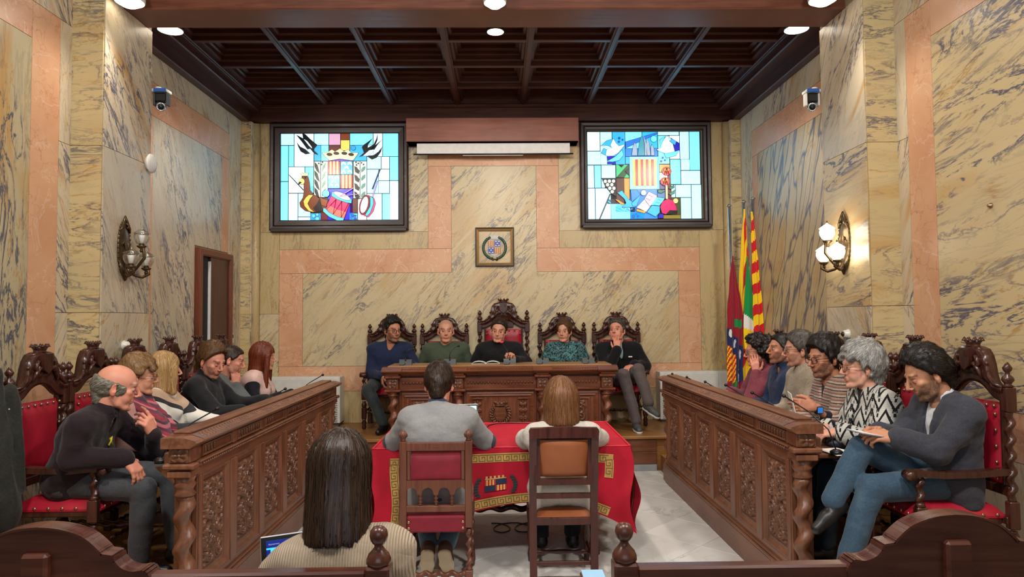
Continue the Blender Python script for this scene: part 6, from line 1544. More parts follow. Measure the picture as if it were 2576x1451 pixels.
def make_head(h, neck, fem, skin, opt):
    """face in head-local axes (x right, y forward, z up); returns vertices, quads, colours"""
    F = Field((-.105, -.13, min(-.19, neck[2] - .02)), (.105, .145, .13), h); w = .94 if fem else 1.0; j_ = .84 if fem else 1.0
    F.rc((0, -.02, -.06), neck, .047 if fem else .054, .05 if fem else .058, .01)
    F.el((0, -.012, .035), (.075 * w, .095, .082), .012).el((0, .020, -.026), (.056 * w, .066, .076), .018)
    F.rc((-.022 * j_, .054, -.090), (.022 * j_, .054, -.090), .017, .017, .016).el((0, .070, -.098), (.016, .016, .015), .012)
    for s in (-1, 1):
        F.rc((s * .056 * w, -.008, -.040), (s * .044 * j_, .022, -.078), .012, .011, .02).rc((s * .044 * j_, .022, -.078), (s * .022 * j_, .058, -.093), .011, .013, .016).el((s * .036 * w, .052, -.040), (.021, .022, .030), .02)
        F.el((s * .043 * w, .058, -.012), (.018, .018, .014), .014)
    F.rc((-.032 * w, .077, .030), (.032 * w, .077, .030), .011, .011, .012)
    for s in (-1, 1): F.el((s * .031, .096, .005), (.0165, .0165, .011), .008, 's')
    nl = opt.get('nose', 1.0)
    F.rc((0, .082, .026), (0, .087 + .021 * nl, -.024), .0085, .0098, .009)
    for s in (-1, 1): F.el((s * .011, .096, -.030), (.0075, .010, .0070), .005)
    F.el((0, .072, -.056), (.024, .015, .020), .010)
    F.rc((-.016, .0835, -.054), (.016, .0835, -.054), .0050, .0050, .004).rc((-.014, .0830, -.064), (.014, .0830, -.064), .0058, .0058, .004).rc((-.020, .0920, -.0592), (.020, .0920, -.0592), .0026, .0026, .002, 's')
    if not opt.get('noears'):
        for s in (-1, 1):
            c_, s_ = math.cos(.45), math.sin(.45)
            R = ((c_, s * s_, 0), (-s * s_, c_, 0), (0, 0, 1)) if True else None
            F.el((s * .079 * w, -.012, -.004), (.009, .020, .033), .006, R=R).el((s * .086 * w, -.005, .002), (.006, .009, .016), .006, 's').el((s * .077 * w, -.006, -.030), (.008, .010, .010), .006)
    P, Q = F.mesh(); x, y, z = P.T; ax = np.abs(x)
    C = np.tile(A3(skin[:3]), (len(P), 1))
    n_ = vnoise(x * 40, y * 40, z * 40); C *= (0.93 + .14 * n_)[:, None]
    def blend(mask, c, a=1.0): nonlocal C; mm = np.clip(mask, 0, 1)[:, None] * a; C = C * (1 - mm) + A3(c[:3]) * mm
    ch = np.exp(-(((ax - .042) / .022) ** 2 + ((z + .022) / .022) ** 2)) * (y > .03) + np.exp(-((x / .016) ** 2 + ((z + .026) / .016) ** 2)) * (y > .1) + .8 * (ax > .075 * w)
    blend(ch, A3(skin[:3]) * A3((1.06, .72, .68)), opt.get('blush', .35) * .8)
    blend(np.exp(-(((ax - .031) / .020) ** 2 + ((z - .004) / .014) ** 2)) * (y > .05), A3(skin[:3]) * A3((.74, .62, .60)), .35)
    if opt.get('beard') is not None:
        c_, a_ = opt['beard']
        edge = -.052 + np.clip(ax - .024, 0, .06) * 1.0
        lim = np.clip((edge - z) / .010 + .3, 0, 1) * (y > -.012) * (z > -.13) * np.clip((y + .012) / .02, 0, 1)
        mus = np.clip(1.25 - ((ax / .027) ** 2 + ((z + .0455) / .0065) ** 2), 0, 1) * (y > .078)
        lip = np.exp(-((x / .019) ** 2 + ((z + .0595) / .0085) ** 2) * 1.1) * (y > .08)
        side_ = np.clip(1 - np.abs(y - .010) / .016, 0, 1) * (ax > .05 * w) * (z < .022) * (z > -.09)
        grain = .72 + .56 * (vnoise(x * 300, y * 300, z * 300) - .5)
        blend(np.maximum(np.maximum(lim, mus * .9), side_ * .75) * (1 - lip) * grain, c_, a_)
    blend(np.clip(1.3 - np.hypot(x / .020, (z + .0595) / .0095), 0, .5) * 2 * (y > .082), opt.get('lip', A3(skin[:3]) * A3((.84, .52, .50))), .7)
    blend(np.exp(-((x / .02) ** 2 + ((z + .0592) / .0016) ** 2)) * (y > .08), A3(skin[:3]) * .25, .8)
    bz = .033 - .25 * (ax - .03) ** 2 * 20
    blend(np.clip(1.4 - np.abs(z - bz) / .0052, 0, 1) * ((ax > .013) & (ax < .052) & (y > .05)), opt.get('brow', (.02, .012, .008)), .5 if fem else .75)
    if opt.get('scalp') is not None:    # shaved or thin hair painted on the scalp
        c_, a_ = opt['scalp']; blend(np.clip((z - .045 + (.03 - y) * .55) / .03, 0, 1) * (y < .075) * (z > -.05), c_, a_)
    V, Fq, Cc = [P], [Q], [C]; k = len(P)
    gz = opt.get('gaze', (0, 0)); gd = unit((gz[0], 1, gz[1])); closed = opt.get('lids', .30)
    for s in (-1, 1):
        e = MB().sphere((s * .031, .0735, .005), .0121, 16, 14); ev = A3(e.v); d = (ev - A3((s * .031, .0735, .005))) / .0121
        ec = np.tile(A3((.38, .35, .33)), (len(ev), 1)); ang = d @ gd
        ec[ang > math.cos(.50)] = opt.get('iris', (.035, .02, .012)); ec[ang > math.cos(.2)] = (.005, .005, .005)
        ec[(d[:, 2] > closed) | (d[:, 2] < -.48)] = A3(skin[:3]) * A3((.72, .56, .54))
        q = np.array([f if len(f) == 4 else (f[0], f[1], f[2], f[2]) for f in e.f if len(f) == 4]); V.append(ev); Fq.append(q + k); Cc.append(ec); k += len(ev)
    return np.concatenate(V), np.concatenate(Fq), np.concatenate(Cc)


def make_hair(h, kind, o):
    t = o.get('t', .014); amp = o.get('amp', .006); fr = o.get('fr', (60, 60, 22)); seed = o.get('seed', 3.3)
    zb = {'bob': o.get('zend', -.16), 'long': o.get('zend', -.30)}.get(kind, -.12)
    F = Field((-.16, -.19, zb - .03), (.16, .15, .19), h); tv = o.get('top', .010); w = o.get('w', 1.0)
    face = lambda: F.el((0, .135, o.get('fz', -.035)), (o.get('fw', .068), .085, o.get('fh', .105)), .012, 's')
    if kind in ('short', 'curly', 'fringe'):
        F.el((0, -.014, .036 + tv * .5), ((.076 + t) * w, .096 + t, .083 + t + tv), .01)
        F.rc((0, -.075, .0), (0, -.068, -.065), .045 + t, .036 + t * .6, .03)
        for s in (-1, 1): F.rc((s * .062 * w, .018, .02), (s * .066 * w, .012, -.018 - o.get('burn', .0)), .016 + t * .4, .010, .02)
        F.cut((0, .066, o.get('line', .070) + .010), (0, .80, -.60), .006)
        if kind == 'fringe': F.rc((-.045, .075, .062), (.05, .078, .058), .022, .020, .02)
        for s in (-1, 1): F.el((s * .092, -.006, -.012), (.026, .026, .036), .008, 's')
        F.el((0, .125, -.012), (.064 * w, .075, .098), .008, 's')
        F.cut((0, 0, -.095), (0, 0, -1), .02)
    elif kind == 'bald':
        F.el((0, -.014, .03), (.076 + t, .094 + t, .080 + t), .01); F.rc((0, -.07, -.01), (0, -.066, -.07), .05, .034, .03)
        F.cut((0, -.02, o.get('line', .030)), (0, .25, .95), .02); F.cut((0, .048, -.02), (0, 1, 0), .02)
        for s in (-1, 1): F.el((s * .092, -.004, -.012), (.026, .026, .036), .008, 's')
        F.el((0, .12, -.03), (.068, .085, .11), .012, 's')
    elif kind in ('bob', 'long'):
        W_ = o.get('wide', .088); fl = o.get('flare', 1.0)
        F.el((0, -.014, .036 + tv * .5), ((.076 + t) * w, .096 + t, .083 + t + tv), .01)
        ze = o.get('zend', -.16)
        for q in range(5):
            f = q / 4; z0 = .03 + (ze - .03) * f; ww = W_ * (1 + (fl - 1) * f); yb = -.035 - o.get('back', .0) * f
            F.el((0, yb, z0), (ww, o.get('deep', .082) * (1 - .1 * f), .075), .03)
        F.cut((0, 0, ze), (o.get('slant', 0), 0, -1), .008)
        if o.get('hollow', True): F.el((0, .02, ze - .02), (.045, .055, .13), .01, 's')
        F.el((0, .13, -.05), (o.get('fw', .060), .105, o.get('fh', .118)), .014, 's')
        if o.get('bangs'): F.rc((-.045, .082, .045), (.05, .084, .045), .020, .018, .02)
        if o.get('front'):
            for s in (-1, 1): F.rc((s * .066, .045, .02), (s * .078, .040, ze), .026, .022, .02)
    pol = lambda x, y, z: (np.arctan2(x, -y) * .12, np.hypot(x, y) * .25, z)
    if kind in ('bob', 'long'):
        F.noise(.0045, (150, 30, 3.0), seed, fn=pol).noise(.002, (420, 30, 5.0), seed + 4, fn=pol)
    else: F.noise(amp, fr, seed).noise(amp * .5, tuple(q * 2.2 for q in fr), seed + 2)
    return F.mesh()


def make_hand(h, curl, spread, thumb, side, point=None):
    """hand-local: y towards the fingers, z = back of the hand, x; side=+1 puts the thumb on +x"""
    F = Field((-.075, -.08, -.11), (.075, .21, .06), h)
    F.rc((0, -.018, 0), (0, 0, 0), .025, .023, .01, fl=((0, 0, 1), .85))
    kx = [.030, .010, -.010, -.028]; ky = [.088, .092, .087, .077]; ln = [(.042, .025, .021), (.046, .029, .022), (.042, .027, .021), (.033, .021, .018)]
    for i in range(4):
        k = A3((side * kx[i], ky[i], 0)); F.rc((side * kx[i] * .55, .012, -.002), k, .0155, .0115, .016)
        p = k; a = 0; cu = curl[i] if isinstance(curl, (list, tuple)) else curl; sp = side * spread * (1.5 - i)
        for j, L in enumerate(ln[i]):
            a += cu * (1.0, 1.15, .75)[j]; d = A3((math.sin(sp) * math.cos(a), math.cos(sp) * math.cos(a), -math.sin(a))); q = p + d * L
            F.rc(p, q, .0098 - .0009 * j, .0092 - .001 * j, .006); p = q
    p = A3((side * .022, .018, -.006)); dirs = ((.75, .60, -.25), (.45 - .5 * thumb, .80, -.25 - .5 * thumb), (.25 - .7 * thumb, .85, -.2 - .5 * thumb))
    for j, (d, L) in enumerate(zip(dirs, (.040, .034, .027))): q = p + unit((side * d[0], d[1], d[2])) * L; F.rc(p, q, (.0165, .0115, .0105)[j], (.0115, .0105, .0085)[j], .010); p = q
    F.el((side * .018, .03, -.010), (.016, .026, .014), .012).el((-side * .022, .04, -.008), (.012, .03, .012), .012)
    return F.mesh()


SK = {'pale': lin(214, 160, 136), 'fair': lin(204, 148, 122), 'tan': lin(186, 128, 100), 'ruddy': lin(212, 146, 122), 'olive': lin(190, 138, 108)}


def person(name, label, hip, head, ty, face, L=None, R=None, knees=None, hs=1.06, fem=False, skin='fair', top=None, trousers=None, hair=None, opt=None, glasses=None, shoe=None, girth=1.0, fine=True,
           feet=None, layers=(), legpole=None, neck='crew', shw=None, seat=0, sleeve=1.0, floor=None, cuff=None, belly=0.0, tl=None, hunch=0.0, collar=None, drop=0.0, tilt=0.0):
    hip, head = A3(hip), A3(head); opt = opt or {}; h = 1.0 if fine else 1.45
    B = basis(*face); fw = basis(ty)[:, 1]; rt = basis(ty)[:, 0]; lf = -rt
    org = A3((hip[0], hip[1], floor))
    neckloc = head + B @ A3((0, -.018, -.075)) * hs
    N = head + B @ A3((0, -.03, -.105)) * hs + A3((0, 0, -.045 - drop)) - fw * .015         # base of the neck
    sp = N - hip; up = unit(sp); sw = shw or (.155 if fem else .182)
    fwd = unit(fw - up * (fw @ up)); bow = -fwd * hunch
    def at(t, off=0.0): return hip + sp * t + fwd * off + bow * math.sin(PI * t)
    S = {s: at(.90) + (lf if s == 'L' else rt) * sw + A3((0, 0, -.005)) for s in 'LR'}
    S['L'] = S['L'] - A3((0, 0, tilt)); S['R'] = S['R'] + A3((0, 0, tilt * .25))
    k = np.linalg.norm(sp) / .50; al = (.285, .255) if not fem else (.265, .235)
    side_ = {'L': lf, 'R': rt}; arm = {}
    for s, d in (('L', L), ('R', R)):
        d = dict(d or {}); W = A3(d.get('w', hip + fw * .33 + side_[s] * .13 + A3((0, 0, .17))))
        E = A3(d['e']) if 'e' in d else ik(S[s], W, al[0], al[1], A3(d.get('pole', side_[s] * .5 - A3((0, 0, 1)) - fw * .3)))
        fd = unit(W - E); dd = unit(d.get('d', fd)); nn = A3(d.get('n', (0, 0, -1))); nn = unit(nn - dd * (nn @ dd))
        arm[s] = (S[s], E, W, dd, nn, d)
    leg = {}
    kn = knees or {}; ft = feet or {}
    for s in 'LR':
        Hj = hip + side_[s] * .085 - A3((0, 0, .01)); A = A3(ft.get(s, hip + fw * .46 + side_[s] * .11 + A3((0, 0, floor + .085 - hip[2]))))
        K = A3(kn[s]) if s in kn else ik(Hj, A, .43, .42, fw * .6 + A3((0, 0, 1)) + side_[s] * .1)
        leg[s] = (Hj, K, A)
    def torso(F, e, lo=0.0, sh=True, kk=.05):
        g = girth
        F.rc(hip - rt * .08, hip + rt * .08, .105 * g + e, .105 * g + e, kk) if lo <= 0 else None
        c = at(.30, .015 + belly); F.rc(c - rt * .065 * g, c + rt * .065 * g, .098 * g + e + belly * .4, .098 * g + e + belly * .4, kk, fl=(fwd, .94))
        c = at(.62, .008); F.rc(c - rt * .085, c + rt * .085, .100 * (g * .5 + .5) + e, .100 * (g * .5 + .5) + e, kk, fl=(fwd, .92))
        c = at(.80, -.004); F.rc(c - rt * .10 * sw / .18, c + rt * .10 * sw / .18, .082 + e, .082 + e, kk)
        if fem:
            for s in (-1, 1): F.el(at(.62, .095) + rt * .07 * s, (.054 + e, .050 + e, .056 + e), .05)
        F.rc(S['L'] * .92 + S['R'] * .08, S['R'] * .92 + S['L'] * .08, .052 + e, .052 + e, .04)
        for s in 'LR': F.rc(at(.965, -.012), S[s], .050 + e, .048 + e, .04)
    def arms(F, e, cutw=1.0, kk=.03, grow=0.0):
        for s in 'LR':
            S_, E, W = arm[s][:3]; F.rc(S_, E, .050 + e, .041 + e + grow, kk); W2 = E + (W - E) * cutw
            if cutw > .05: F.rc(E, W2, .041 + e + grow, .041 + (.030 - .041) * cutw + e + grow * .5, kk)
    def legs(F, e, kk=.035, hem=1.0):
        for s in 'LR':
            Hj, K, A = leg[s]; F.rc(Hj, K, .080 * (girth * .5 + .5) + e, .058 + e, kk); F.rc(K, K + (A - K) * hem, .058 + e, .046 + e, kk)
    pts = np.array([hip, N, head] + [q for s in 'LR' for q in arm[s][:3]] + [q for s in 'LR' for q in leg[s]])
    # --- the body itself: coarse trunk and limbs, fine head and hands, one mesh
    V, Fq, Cc = [], [], []; off = 0; sk = A3(SK[skin][:3])
    def put(P, Q, C): nonlocal off; V.append(P); Fq.append(Q + off); Cc.append(C); off += len(P)
    F = Field(pts.min(0) - .16, pts.max(0) + .12, .016); torso(F, -.012); arms(F, -.012 if sleeve > .9 else -.004); legs(F, -.014); F.rc(N - up * .03, neckloc, .052, .048, .02); P, Q = F.mesh(); put(P, Q, np.tile(sk, (len(P), 1)))
    nl = B.T @ (N - up * .05 - head) / hs
    P, Q, C = make_head(.0045 if fine else .0050, nl, fem, SK[skin], opt); put((P * hs) @ B.T + head, Q, C)
    for s in 'LR':
        S_, E, W, dd, nn, d = arm[s]
        if d.get('hidden'): continue
        M_ = np.stack([np.cross(dd, -nn), dd, -nn], 1); sd = (1 if s == 'R' else -1) * -1
        P, Q = make_hand(.0036 * h, d.get('curl', .35), d.get('spread', .06), d.get('thumb', .2), sd)
        C = np.tile(sk * A3((1.0, .93, .92)), (len(P), 1)); C *= (.92 + .16 * vnoise(P[:, 0] * 60, P[:, 1] * 60, P[:, 2] * 60))[:, None]; put((P * (.92 if fem else 1.02)) @ M_.T + W, Q, C)
    C = np.concatenate(Cc); C = np.concatenate([C, np.ones((len(C), 1))], 1)
    body = link(name, np_mesh(name, np.concatenate(V) - org, np.concatenate(Fq), SKIN, C), None, tuple(org)); tag(body, label, 'person')
    child = lambda nm, F, mat: link(nm, np_mesh(nm, *(lambda PQ: (PQ[0] - org, PQ[1]))(F.mesh()), mat), body)
    seed = hip[1] * 7.3 + hip[0]
    # --- trousers and shoes
    F = Field(pts.min(0) - .2, np.array([q for s in 'LR' for q in leg[s]] + [hip]).max(0) + .20, .012 if fine else .017)
    F.rc(hip - rt * .08, hip + rt * .08, .115 * girth, .115 * girth, .05); legs(F, .010, kk=.012, hem=.96); F.noise(.006, (9, 9, 16), seed).noise(.003, (26, 26, 20), seed + 3)
    child('trousers', F, trousers)
    for s in 'LR':
        A = leg[s][2]; td = unit(ft.get('t' + s, fw)); uz = unit(ft.get('u' + s, (0, 0, 1))); uz = unit(uz - td * (uz @ td)); rr = np.cross(td, uz); M_ = np.stack([rr, td, uz], 1)
        F = Field((-.06, -.085, -.10), (.06, .24, .06), .0065 * h); F.rc((0, -.03, -.045), (0, .07, -.050), .036, .036, .03).rc((0, .07, -.052), (0, .155, -.058), .038, .030, .03).rc((0, -.01, .02), (0, -.01, -.04), .042, .040, .03).cut((0, 0, -.085), (0, 0, -1), .006).cut((0, 0, .03), (0, 0, 1), .006)
        P, Q = F.mesh(); so = link('shoe', np_mesh('shoe', P @ M_.T + A - org, Q, shoe or BLACK), body)
        if opt.get('sole') is not None:
            F = Field((-.06, -.085, -.12), (.06, .24, .0), .007 * h); F.rc((0, -.03, -.085), (0, .07, -.085), .042, .042, .02).rc((0, .07, -.085), (0, .155, -.085), .044, .036, .02).cut((0, 0, -.066), (0, 0, 1), .003).cut((0, 0, -.09), (0, 0, -1), .003); P, Q = F.mesh(); link('sole', np_mesh('sole', P @ M_.T + A - org, Q, opt['sole']), so)
        if opt.get('sock') is not None:
            F = Field(A - .16, A + .22, .009); dl_ = unit(leg[s][1] - A); F.rc(A, A + dl_ * .16, .038, .044, .01); child('sock', F, opt['sock'])
    # --- clothing on the trunk
    for ly in ([top] if top else []) + list(layers):
        e = ly.get('e', .012); F = Field(pts.min(0) - .2, np.maximum(pts.max(0), head + .05) + .1, ly.get('h', .0095) * h)
        torso(F, e, lo=ly.get('lo', 0)); cw = ly.get('sleeve', 1.0)
        if cw is not None: arms(F, e, cw * .97, grow=ly.get('baggy', .004))
        nk = ly.get('neck')
        if nk == 'turtle': F.rc(N - up * .02, N + (neckloc - N) * .75, .066 + e * .3, .060 + e * .3, .012)
        if nk == 'crew': F.rc(N - up * .012, N + (neckloc - N) * .12, .064 + e * .4, .060 + e * .4, .010)
        if nk == 'shirt':
            F.rc(N - up * .02, N + (neckloc - N) * .5, .066 + e * .4, .062 + e * .4, .008); F.rc(N + up * .03 + fwd * .03, N - up * .10 + fwd * .085, .040, .006, .006, 's')
        if nk == 'cowl':
            F.rc(N - up * .03, N + (neckloc - N) * .35, .085, .074, .02)
        for s in 'LR':
            if cw is not None and cw > .9 and ly.get('rib', True): E, W = arm[s][1:3]; F.rc(E + (W - E) * .86, E + (W - E) * .985, .034 + e, .032 + e * .8, .008)
        if ly.get('vneck'): F.rc(N + fwd * .06 + up * .03, at(.70, .13), .050, .004, .006, 's')
        if ly.get('open'):
            a_, b_ = ly['open']; F.rc(N + fwd * .07 + up * .03, at(.72, .13), a_, a_ * .8, .008, 's').rc(at(.72, .13), at(.22, .14 + belly), a_ * .8, b_, .008, 's')
        if ly.get('lapel'):
            for s_ in (lf, rt): F.rc(N + s_ * .062 + up * .02, at(.72, .118) + s_ * .066, .018, .030, .003, fl=(fwd, .35)).rc(at(.72, .118) + s_ * .066, at(.42, .138 + belly) + s_ * .028, .030, .012, .003, fl=(fwd, .35)).rc(N + s_ * .06 + up * .015, N - fwd * .05 + up * .035, .020, .020, .004)
        if ly.get('skirt'):
            for s in (-1, 1): F.rc(hip + rt * .10 * s - fw * .02, hip + rt * .14 * s - fw * .03 - A3((0, 0, .09)), .10, .075, .05)
        if ly.get('hood'): F.rc(at(.97, -.075) - rt * .06, at(.97, -.075) + rt * .06, .045, .045, .03)
        wr_ = ly.get('wr', 1.0); F.noise(.008 * wr_, (8, 8, 15), seed + 5).noise(.0035 * wr_, (24, 24, 30), seed + 8)
        for s in 'LR':     # creases at the elbows
            pass
        ob = child(ly.get('name', 'jumper'), F, ly['mat'])
        for nm_, c0, c1, rr_, mt in ly.get('marks', ()):
            m_ = MB().tube([tuple(A3(c0) - org), tuple(A3(c1) - org)], rr_, 6); m_.build(nm_, mt, ob)
    if collar is not None:
        F = Field(N - .16, N + .16, .007); F.rc(N - up * .015 - fwd * .004, N + (neckloc - N) * .42, .074, .066, .004).rc(N - up * .06, neckloc + up * .05, .060, .053, .002, 's').rc(N + fwd * .09 + up * .10, N + fwd * .075 - up * .06, .034, .016, .004, 's'); child('shirt_collar', F, collar)
    # --- hair, glasses
    for i, (kind, o_, mt) in enumerate(hair or []):
        hair_object(kind, o_, mt, lambda P: (P * hs) @ B.T + head - org, body, .0062, 2600 if fine else 2000)
    if glasses is not None:
        g = MB(); T = Matrix([list(B[i] * hs) + [head[i] - org[i]] for i in range(3)] + [[0, 0, 0, 1]])
        for s in (-1, 1):
            g.tube([(s * .033 + .023 * math.copysign(abs(math.cos(a)) ** .7, math.cos(a)), .101 - .006 * abs(math.cos(a)) * (1 if math.cos(a) * s > 0 else 0), .004 + .018 * math.copysign(abs(math.sin(a)) ** .7, math.sin(a))) for a in np.linspace(0, 2 * PI, 21)], .0022, 6, T=T)
            g.tube([(s * .056, .097, .010), (s * .076, .06, .012), (s * .083, -.004, .010), (s * .082, -.02, -.006)], .002, 6, T=T)
        g.tube([(-.010, .104, .008), (0, .108, .011), (.010, .104, .008)], .002, 6, T=T); g.build('glasses', glasses, body)
    return body, dict(N=N, head=head, B=B, org=org, fwd=fwd, rt=rt, lf=lf, up=up, at=at, arm=arm, S=S)
# ---------------------------------------------------------------- hair, cloth
H_BLACK = hairmat('black_hair', lin(16, 13, 12), lin(44, 36, 32)); H_DARK = hairmat('dark_brown_hair', lin(30, 20, 14), lin(70, 48, 34)); H_BROWN = hairmat('brown_hair', lin(66, 42, 22), lin(122, 84, 50)); H_SAND = hairmat('sandy_hair', lin(112, 82, 50), lin(168, 130, 88))
H_BLOND = hairmat('blonde_hair', lin(150, 112, 68), lin(214, 178, 122), (90, 90, 4)); H_RED = hairmat('red_hair', lin(84, 34, 18), lin(140, 66, 38), (90, 90, 4)); H_AUB = hairmat('auburn_hair', lin(92, 56, 32), lin(158, 108, 68), (90, 90, 4)); H_LONG = hairmat('long_dark_hair', lin(26, 17, 12), lin(74, 50, 36), (95, 95, 3.5), .36)
H_GREY = hairmat('grey_hair', lin(112, 110, 108), lin(206, 204, 200)); H_SALT = hairmat('greying_hair', lin(44, 38, 34), lin(112, 104, 96)); H_GFR = hairmat('grey_fringe', lin(104, 100, 88), lin(170, 164, 148), (40, 40, 40))
NAVY_ = fabric('navy_knit', lin(28, 40, 72), lin(20, 30, 58)); GREENJ = fabric('green_jersey', lin(72, 84, 66), lin(60, 72, 56)); BLACKJ = fabric('black_knit', lin(22, 20, 26), lin(14, 13, 18)); SQUIG = fabric('patterned_jersey', lin(20, 28, 44), None, .8, 'squiggle', (lin(96, 150, 150),)); FLEECE = fabric('black_fleece', lin(20, 20, 24), lin(12, 12, 16), .9)
TEAL = fabric('pale_blue_tshirt', lin(150, 184, 192)); MAROON = fabric('maroon_hoodie', lin(128, 60, 72), lin(108, 48, 60)); NAVYS = fabric('navy_shirt', lin(36, 56, 92), lin(28, 44, 76), .7); OAT = fabric('oatmeal_knit', lin(178, 164, 144), lin(140, 128, 112), .9, bump=.6, fine=110)
STRIPE = fabric('striped_jumper', lin(188, 170, 156), lin(168, 150, 138), .9, 'stripes', (330.0, lin(74, 56, 52), .35, lin(150, 104, 88)), .5, 160); ZIG = fabric('zigzag_knit', lin(222, 220, 212), lin(206, 204, 196), .85, 'zigzag', (lin(16, 16, 18),))
BLAZER = fabric('grey_blazer', lin(62, 64, 74), lin(50, 51, 60), .85); SHIRTW = fabric('white_shirt', lin(216, 216, 220), lin(200, 200, 206), .7); DARKBR = fabric('black_jumper', lin(40, 26, 32), lin(30, 20, 25), .85); PINKC = fabric('pink_cardigan', lin(214, 170, 160), lin(196, 150, 142), .9, 'rib', 'Z', .3, 60)
SCARF = fabric('woven_scarf', lin(150, 60, 72), lin(120, 44, 58), .9, 'tartan', ((lin(52, 58, 72), 70, 0), (lin(196, 110, 120), 110, 1.5), (lin(70, 50, 66), 170, .6)), .5, 120)
CHEV = fabric('chevron_jumper', lin(50, 50, 54), None, .85, 'chevron', (0.0, .55, ((.94, lin(226, 222, 214)), (.865, lin(196, 166, 142)), (.775, lin(48, 48, 52)), (.735, lin(228, 224, 216)), (.65, lin(50, 50, 54)))))
GREYSW = fabric('grey_sweatshirt', lin(92, 96, 98), lin(76, 80, 82)); PINKV = fabric('pink_waistcoat', lin(222, 188, 178), lin(206, 170, 162), .8); BLACKT = fabric('black_top', lin(16, 16, 26), lin(12, 12, 20)); GREYK = fabric('grey_jumper', lin(150, 150, 151), lin(136, 136, 138), .9, bump=.35, fine=180); DGREY = fabric('elbow_patch', lin(66, 66, 76))
IVORY = fabric('ivory_knit', lin(206, 200, 190), lin(186, 180, 170), .9, bump=.4, fine=150); CREAMK = fabric('cream_ribbed_knit', lin(206, 188, 164), lin(158, 140, 118), .9, 'rib', 'X', .7, 38)
DENIM = fabric('blue_jeans', lin(62, 88, 108), lin(48, 70, 90), .8, 'denim', (lin(108, 132, 148),), .3, 260); DKDENIM = fabric('dark_jeans', lin(34, 48, 66), lin(26, 38, 54)); GREYT = fabric('grey_trousers', lin(74, 76, 80), lin(60, 62, 66)); DKT = fabric('dark_trousers', lin(24, 26, 32), lin(18, 20, 24)); OLIVET = fabric('dark_olive_trousers', lin(52, 58, 58), lin(42, 48, 48)); TAUPE = fabric('taupe_trousers', lin(98, 86, 86), lin(82, 72, 72))
SHOEK = flat('black_shoe', lin(18, 17, 18), .4); SHOEB = flat('brown_suede_shoe', lin(74, 52, 42), .7); SHOEG = flat('grey_trainer', lin(70, 72, 70), .6); SOLEW = flat('pale_sole', lin(196, 178, 150), .6); SOCK = fabric('blue_grey_sock', lin(60, 72, 88)); RIMS = flat('dark_rims', lin(26, 20, 20), .3); RIMG = flat('gold_rims', lin(150, 110, 80), .3, .6)
STUB = (.045, .03, .024); STUBD = (.022, .015, .012)
J = lambda mat, neck='crew', **k: dict(mat=mat, neck=neck, **k)
X0 = -2.43; SZ = .71

# ================================================================ LEFT BENCH, near to far
pL1, i1 = person('person', 'bald old man in black jumper leaning forward with one hand raised', (-2.46, 4.08, SZ), (-2.20, 4.03, 1.22), 4, (24, -12, 0), skin='ruddy', hs=1.10, girth=1.12, belly=.03, hunch=.05,
    R=dict(w=(-2.07, 3.90, .845), e=(-2.33, 3.83, .86), d=(.55, .1, -.8), n=(-.75, .25, -.5), curl=.35, thumb=.5), L=dict(w=(-2.06, 4.17, .93), e=(-2.13, 4.33, .80), d=(-.22, -.35, .9), n=(-.9, .3, -.2), curl=[.3, .6, .75, .8], spread=.12, thumb=.2),
    knees={'R': (-2.0, 3.95, .66), 'L': (-1.99, 4.24, .68)}, feet={'R': (-2.03, 3.96, .26), 'L': (-1.93, 4.2, .26)}, floor=ZS, top=J(DARKBR, 'shirt', e=.016, h=.008), trousers=GREYT, shoe=SHOEK,
    hair=[('bald', dict(t=.013, line=.034, amp=.004, fr=(40, 60, 60)), H_GFR)], opt=dict(nose=1.15, brow=(.2, .18, .15), blush=.7))
rb = MB(); c_ = i1['at'](.70, .135) - i1['org']; Y_ = flat('yellow_ribbon', lin(236, 212, 60), .6)
rb.tube([tuple(c_ + A3((.0, .02, -.03))), tuple(c_ + A3((.0, .0, .0))), tuple(c_ + A3((.004, -.012, .014))), tuple(c_ + A3((.004, .004, .022))), tuple(c_ + A3((.004, .0, .0))), tuple(c_ + A3((0, -.02, -.026)))], .005, 6).build('ribbon_pin', Y_, pL1)
pL2, i2 = person('person', 'woman with short sandy hair, glasses and a woven red scarf, second from the near left', (X0 - .02, 4.63, SZ - .02), (-2.37, 4.60, 1.235), 5, (20, -4, 0), fem=True, skin='fair', hs=1.02, girth=1.08, R=dict(w=(-2.13, 4.48, .80), d=(1, .2, -.2), curl=.5), L=dict(w=(-2.08, 4.64, .80), d=(.9, -.5, -.1), curl=.5),
    fine=False, floor=ZS, top=J(PINKC, None, e=.02), trousers=DKT, shoe=SHOEK, hair=[('fringe', dict(t=.020, top=.018, amp=.006, fr=(46, 46, 34), w=1.04), H_SAND)], glasses=RIMG, opt=dict(brow=(.15, .09, .05)))
F = Field((-2.62, 4.38, .72), (-2.02, 4.86, 1.22), .009); N_ = i2['N']
F.rc(N_ + A3((-.02, -.075, .03)), N_ + A3((.06, -.045, .0)), .05, .055, .03).rc(N_ + A3((-.02, .075, .03)), N_ + A3((.06, .045, .0)), .05, .055, .03).rc(N_ + A3((-.06, -.04, .04)), N_ + A3((-.06, .04, .04)), .05, .05, .03)
F.rc(N_ + A3((.075, -.05, -.02)), (-2.20, 4.52, .93), .055, .06, .03).rc((-2.20, 4.52, .93), (-2.12, 4.50, .83), .06, .055, .03, fl=((1, 0, 0), .7)).rc(N_ + A3((.075, .05, -.02)), (-2.2, 4.64, .9), .05, .055, .03)
F.noise(.010, (14, 30, 22), 2.2).noise(.004, (60, 60, 9), 1); P, Q = F.mesh(); link('scarf', np_mesh('scarf', P - i2['org'], Q, SCARF), pL2)
fg = MB()
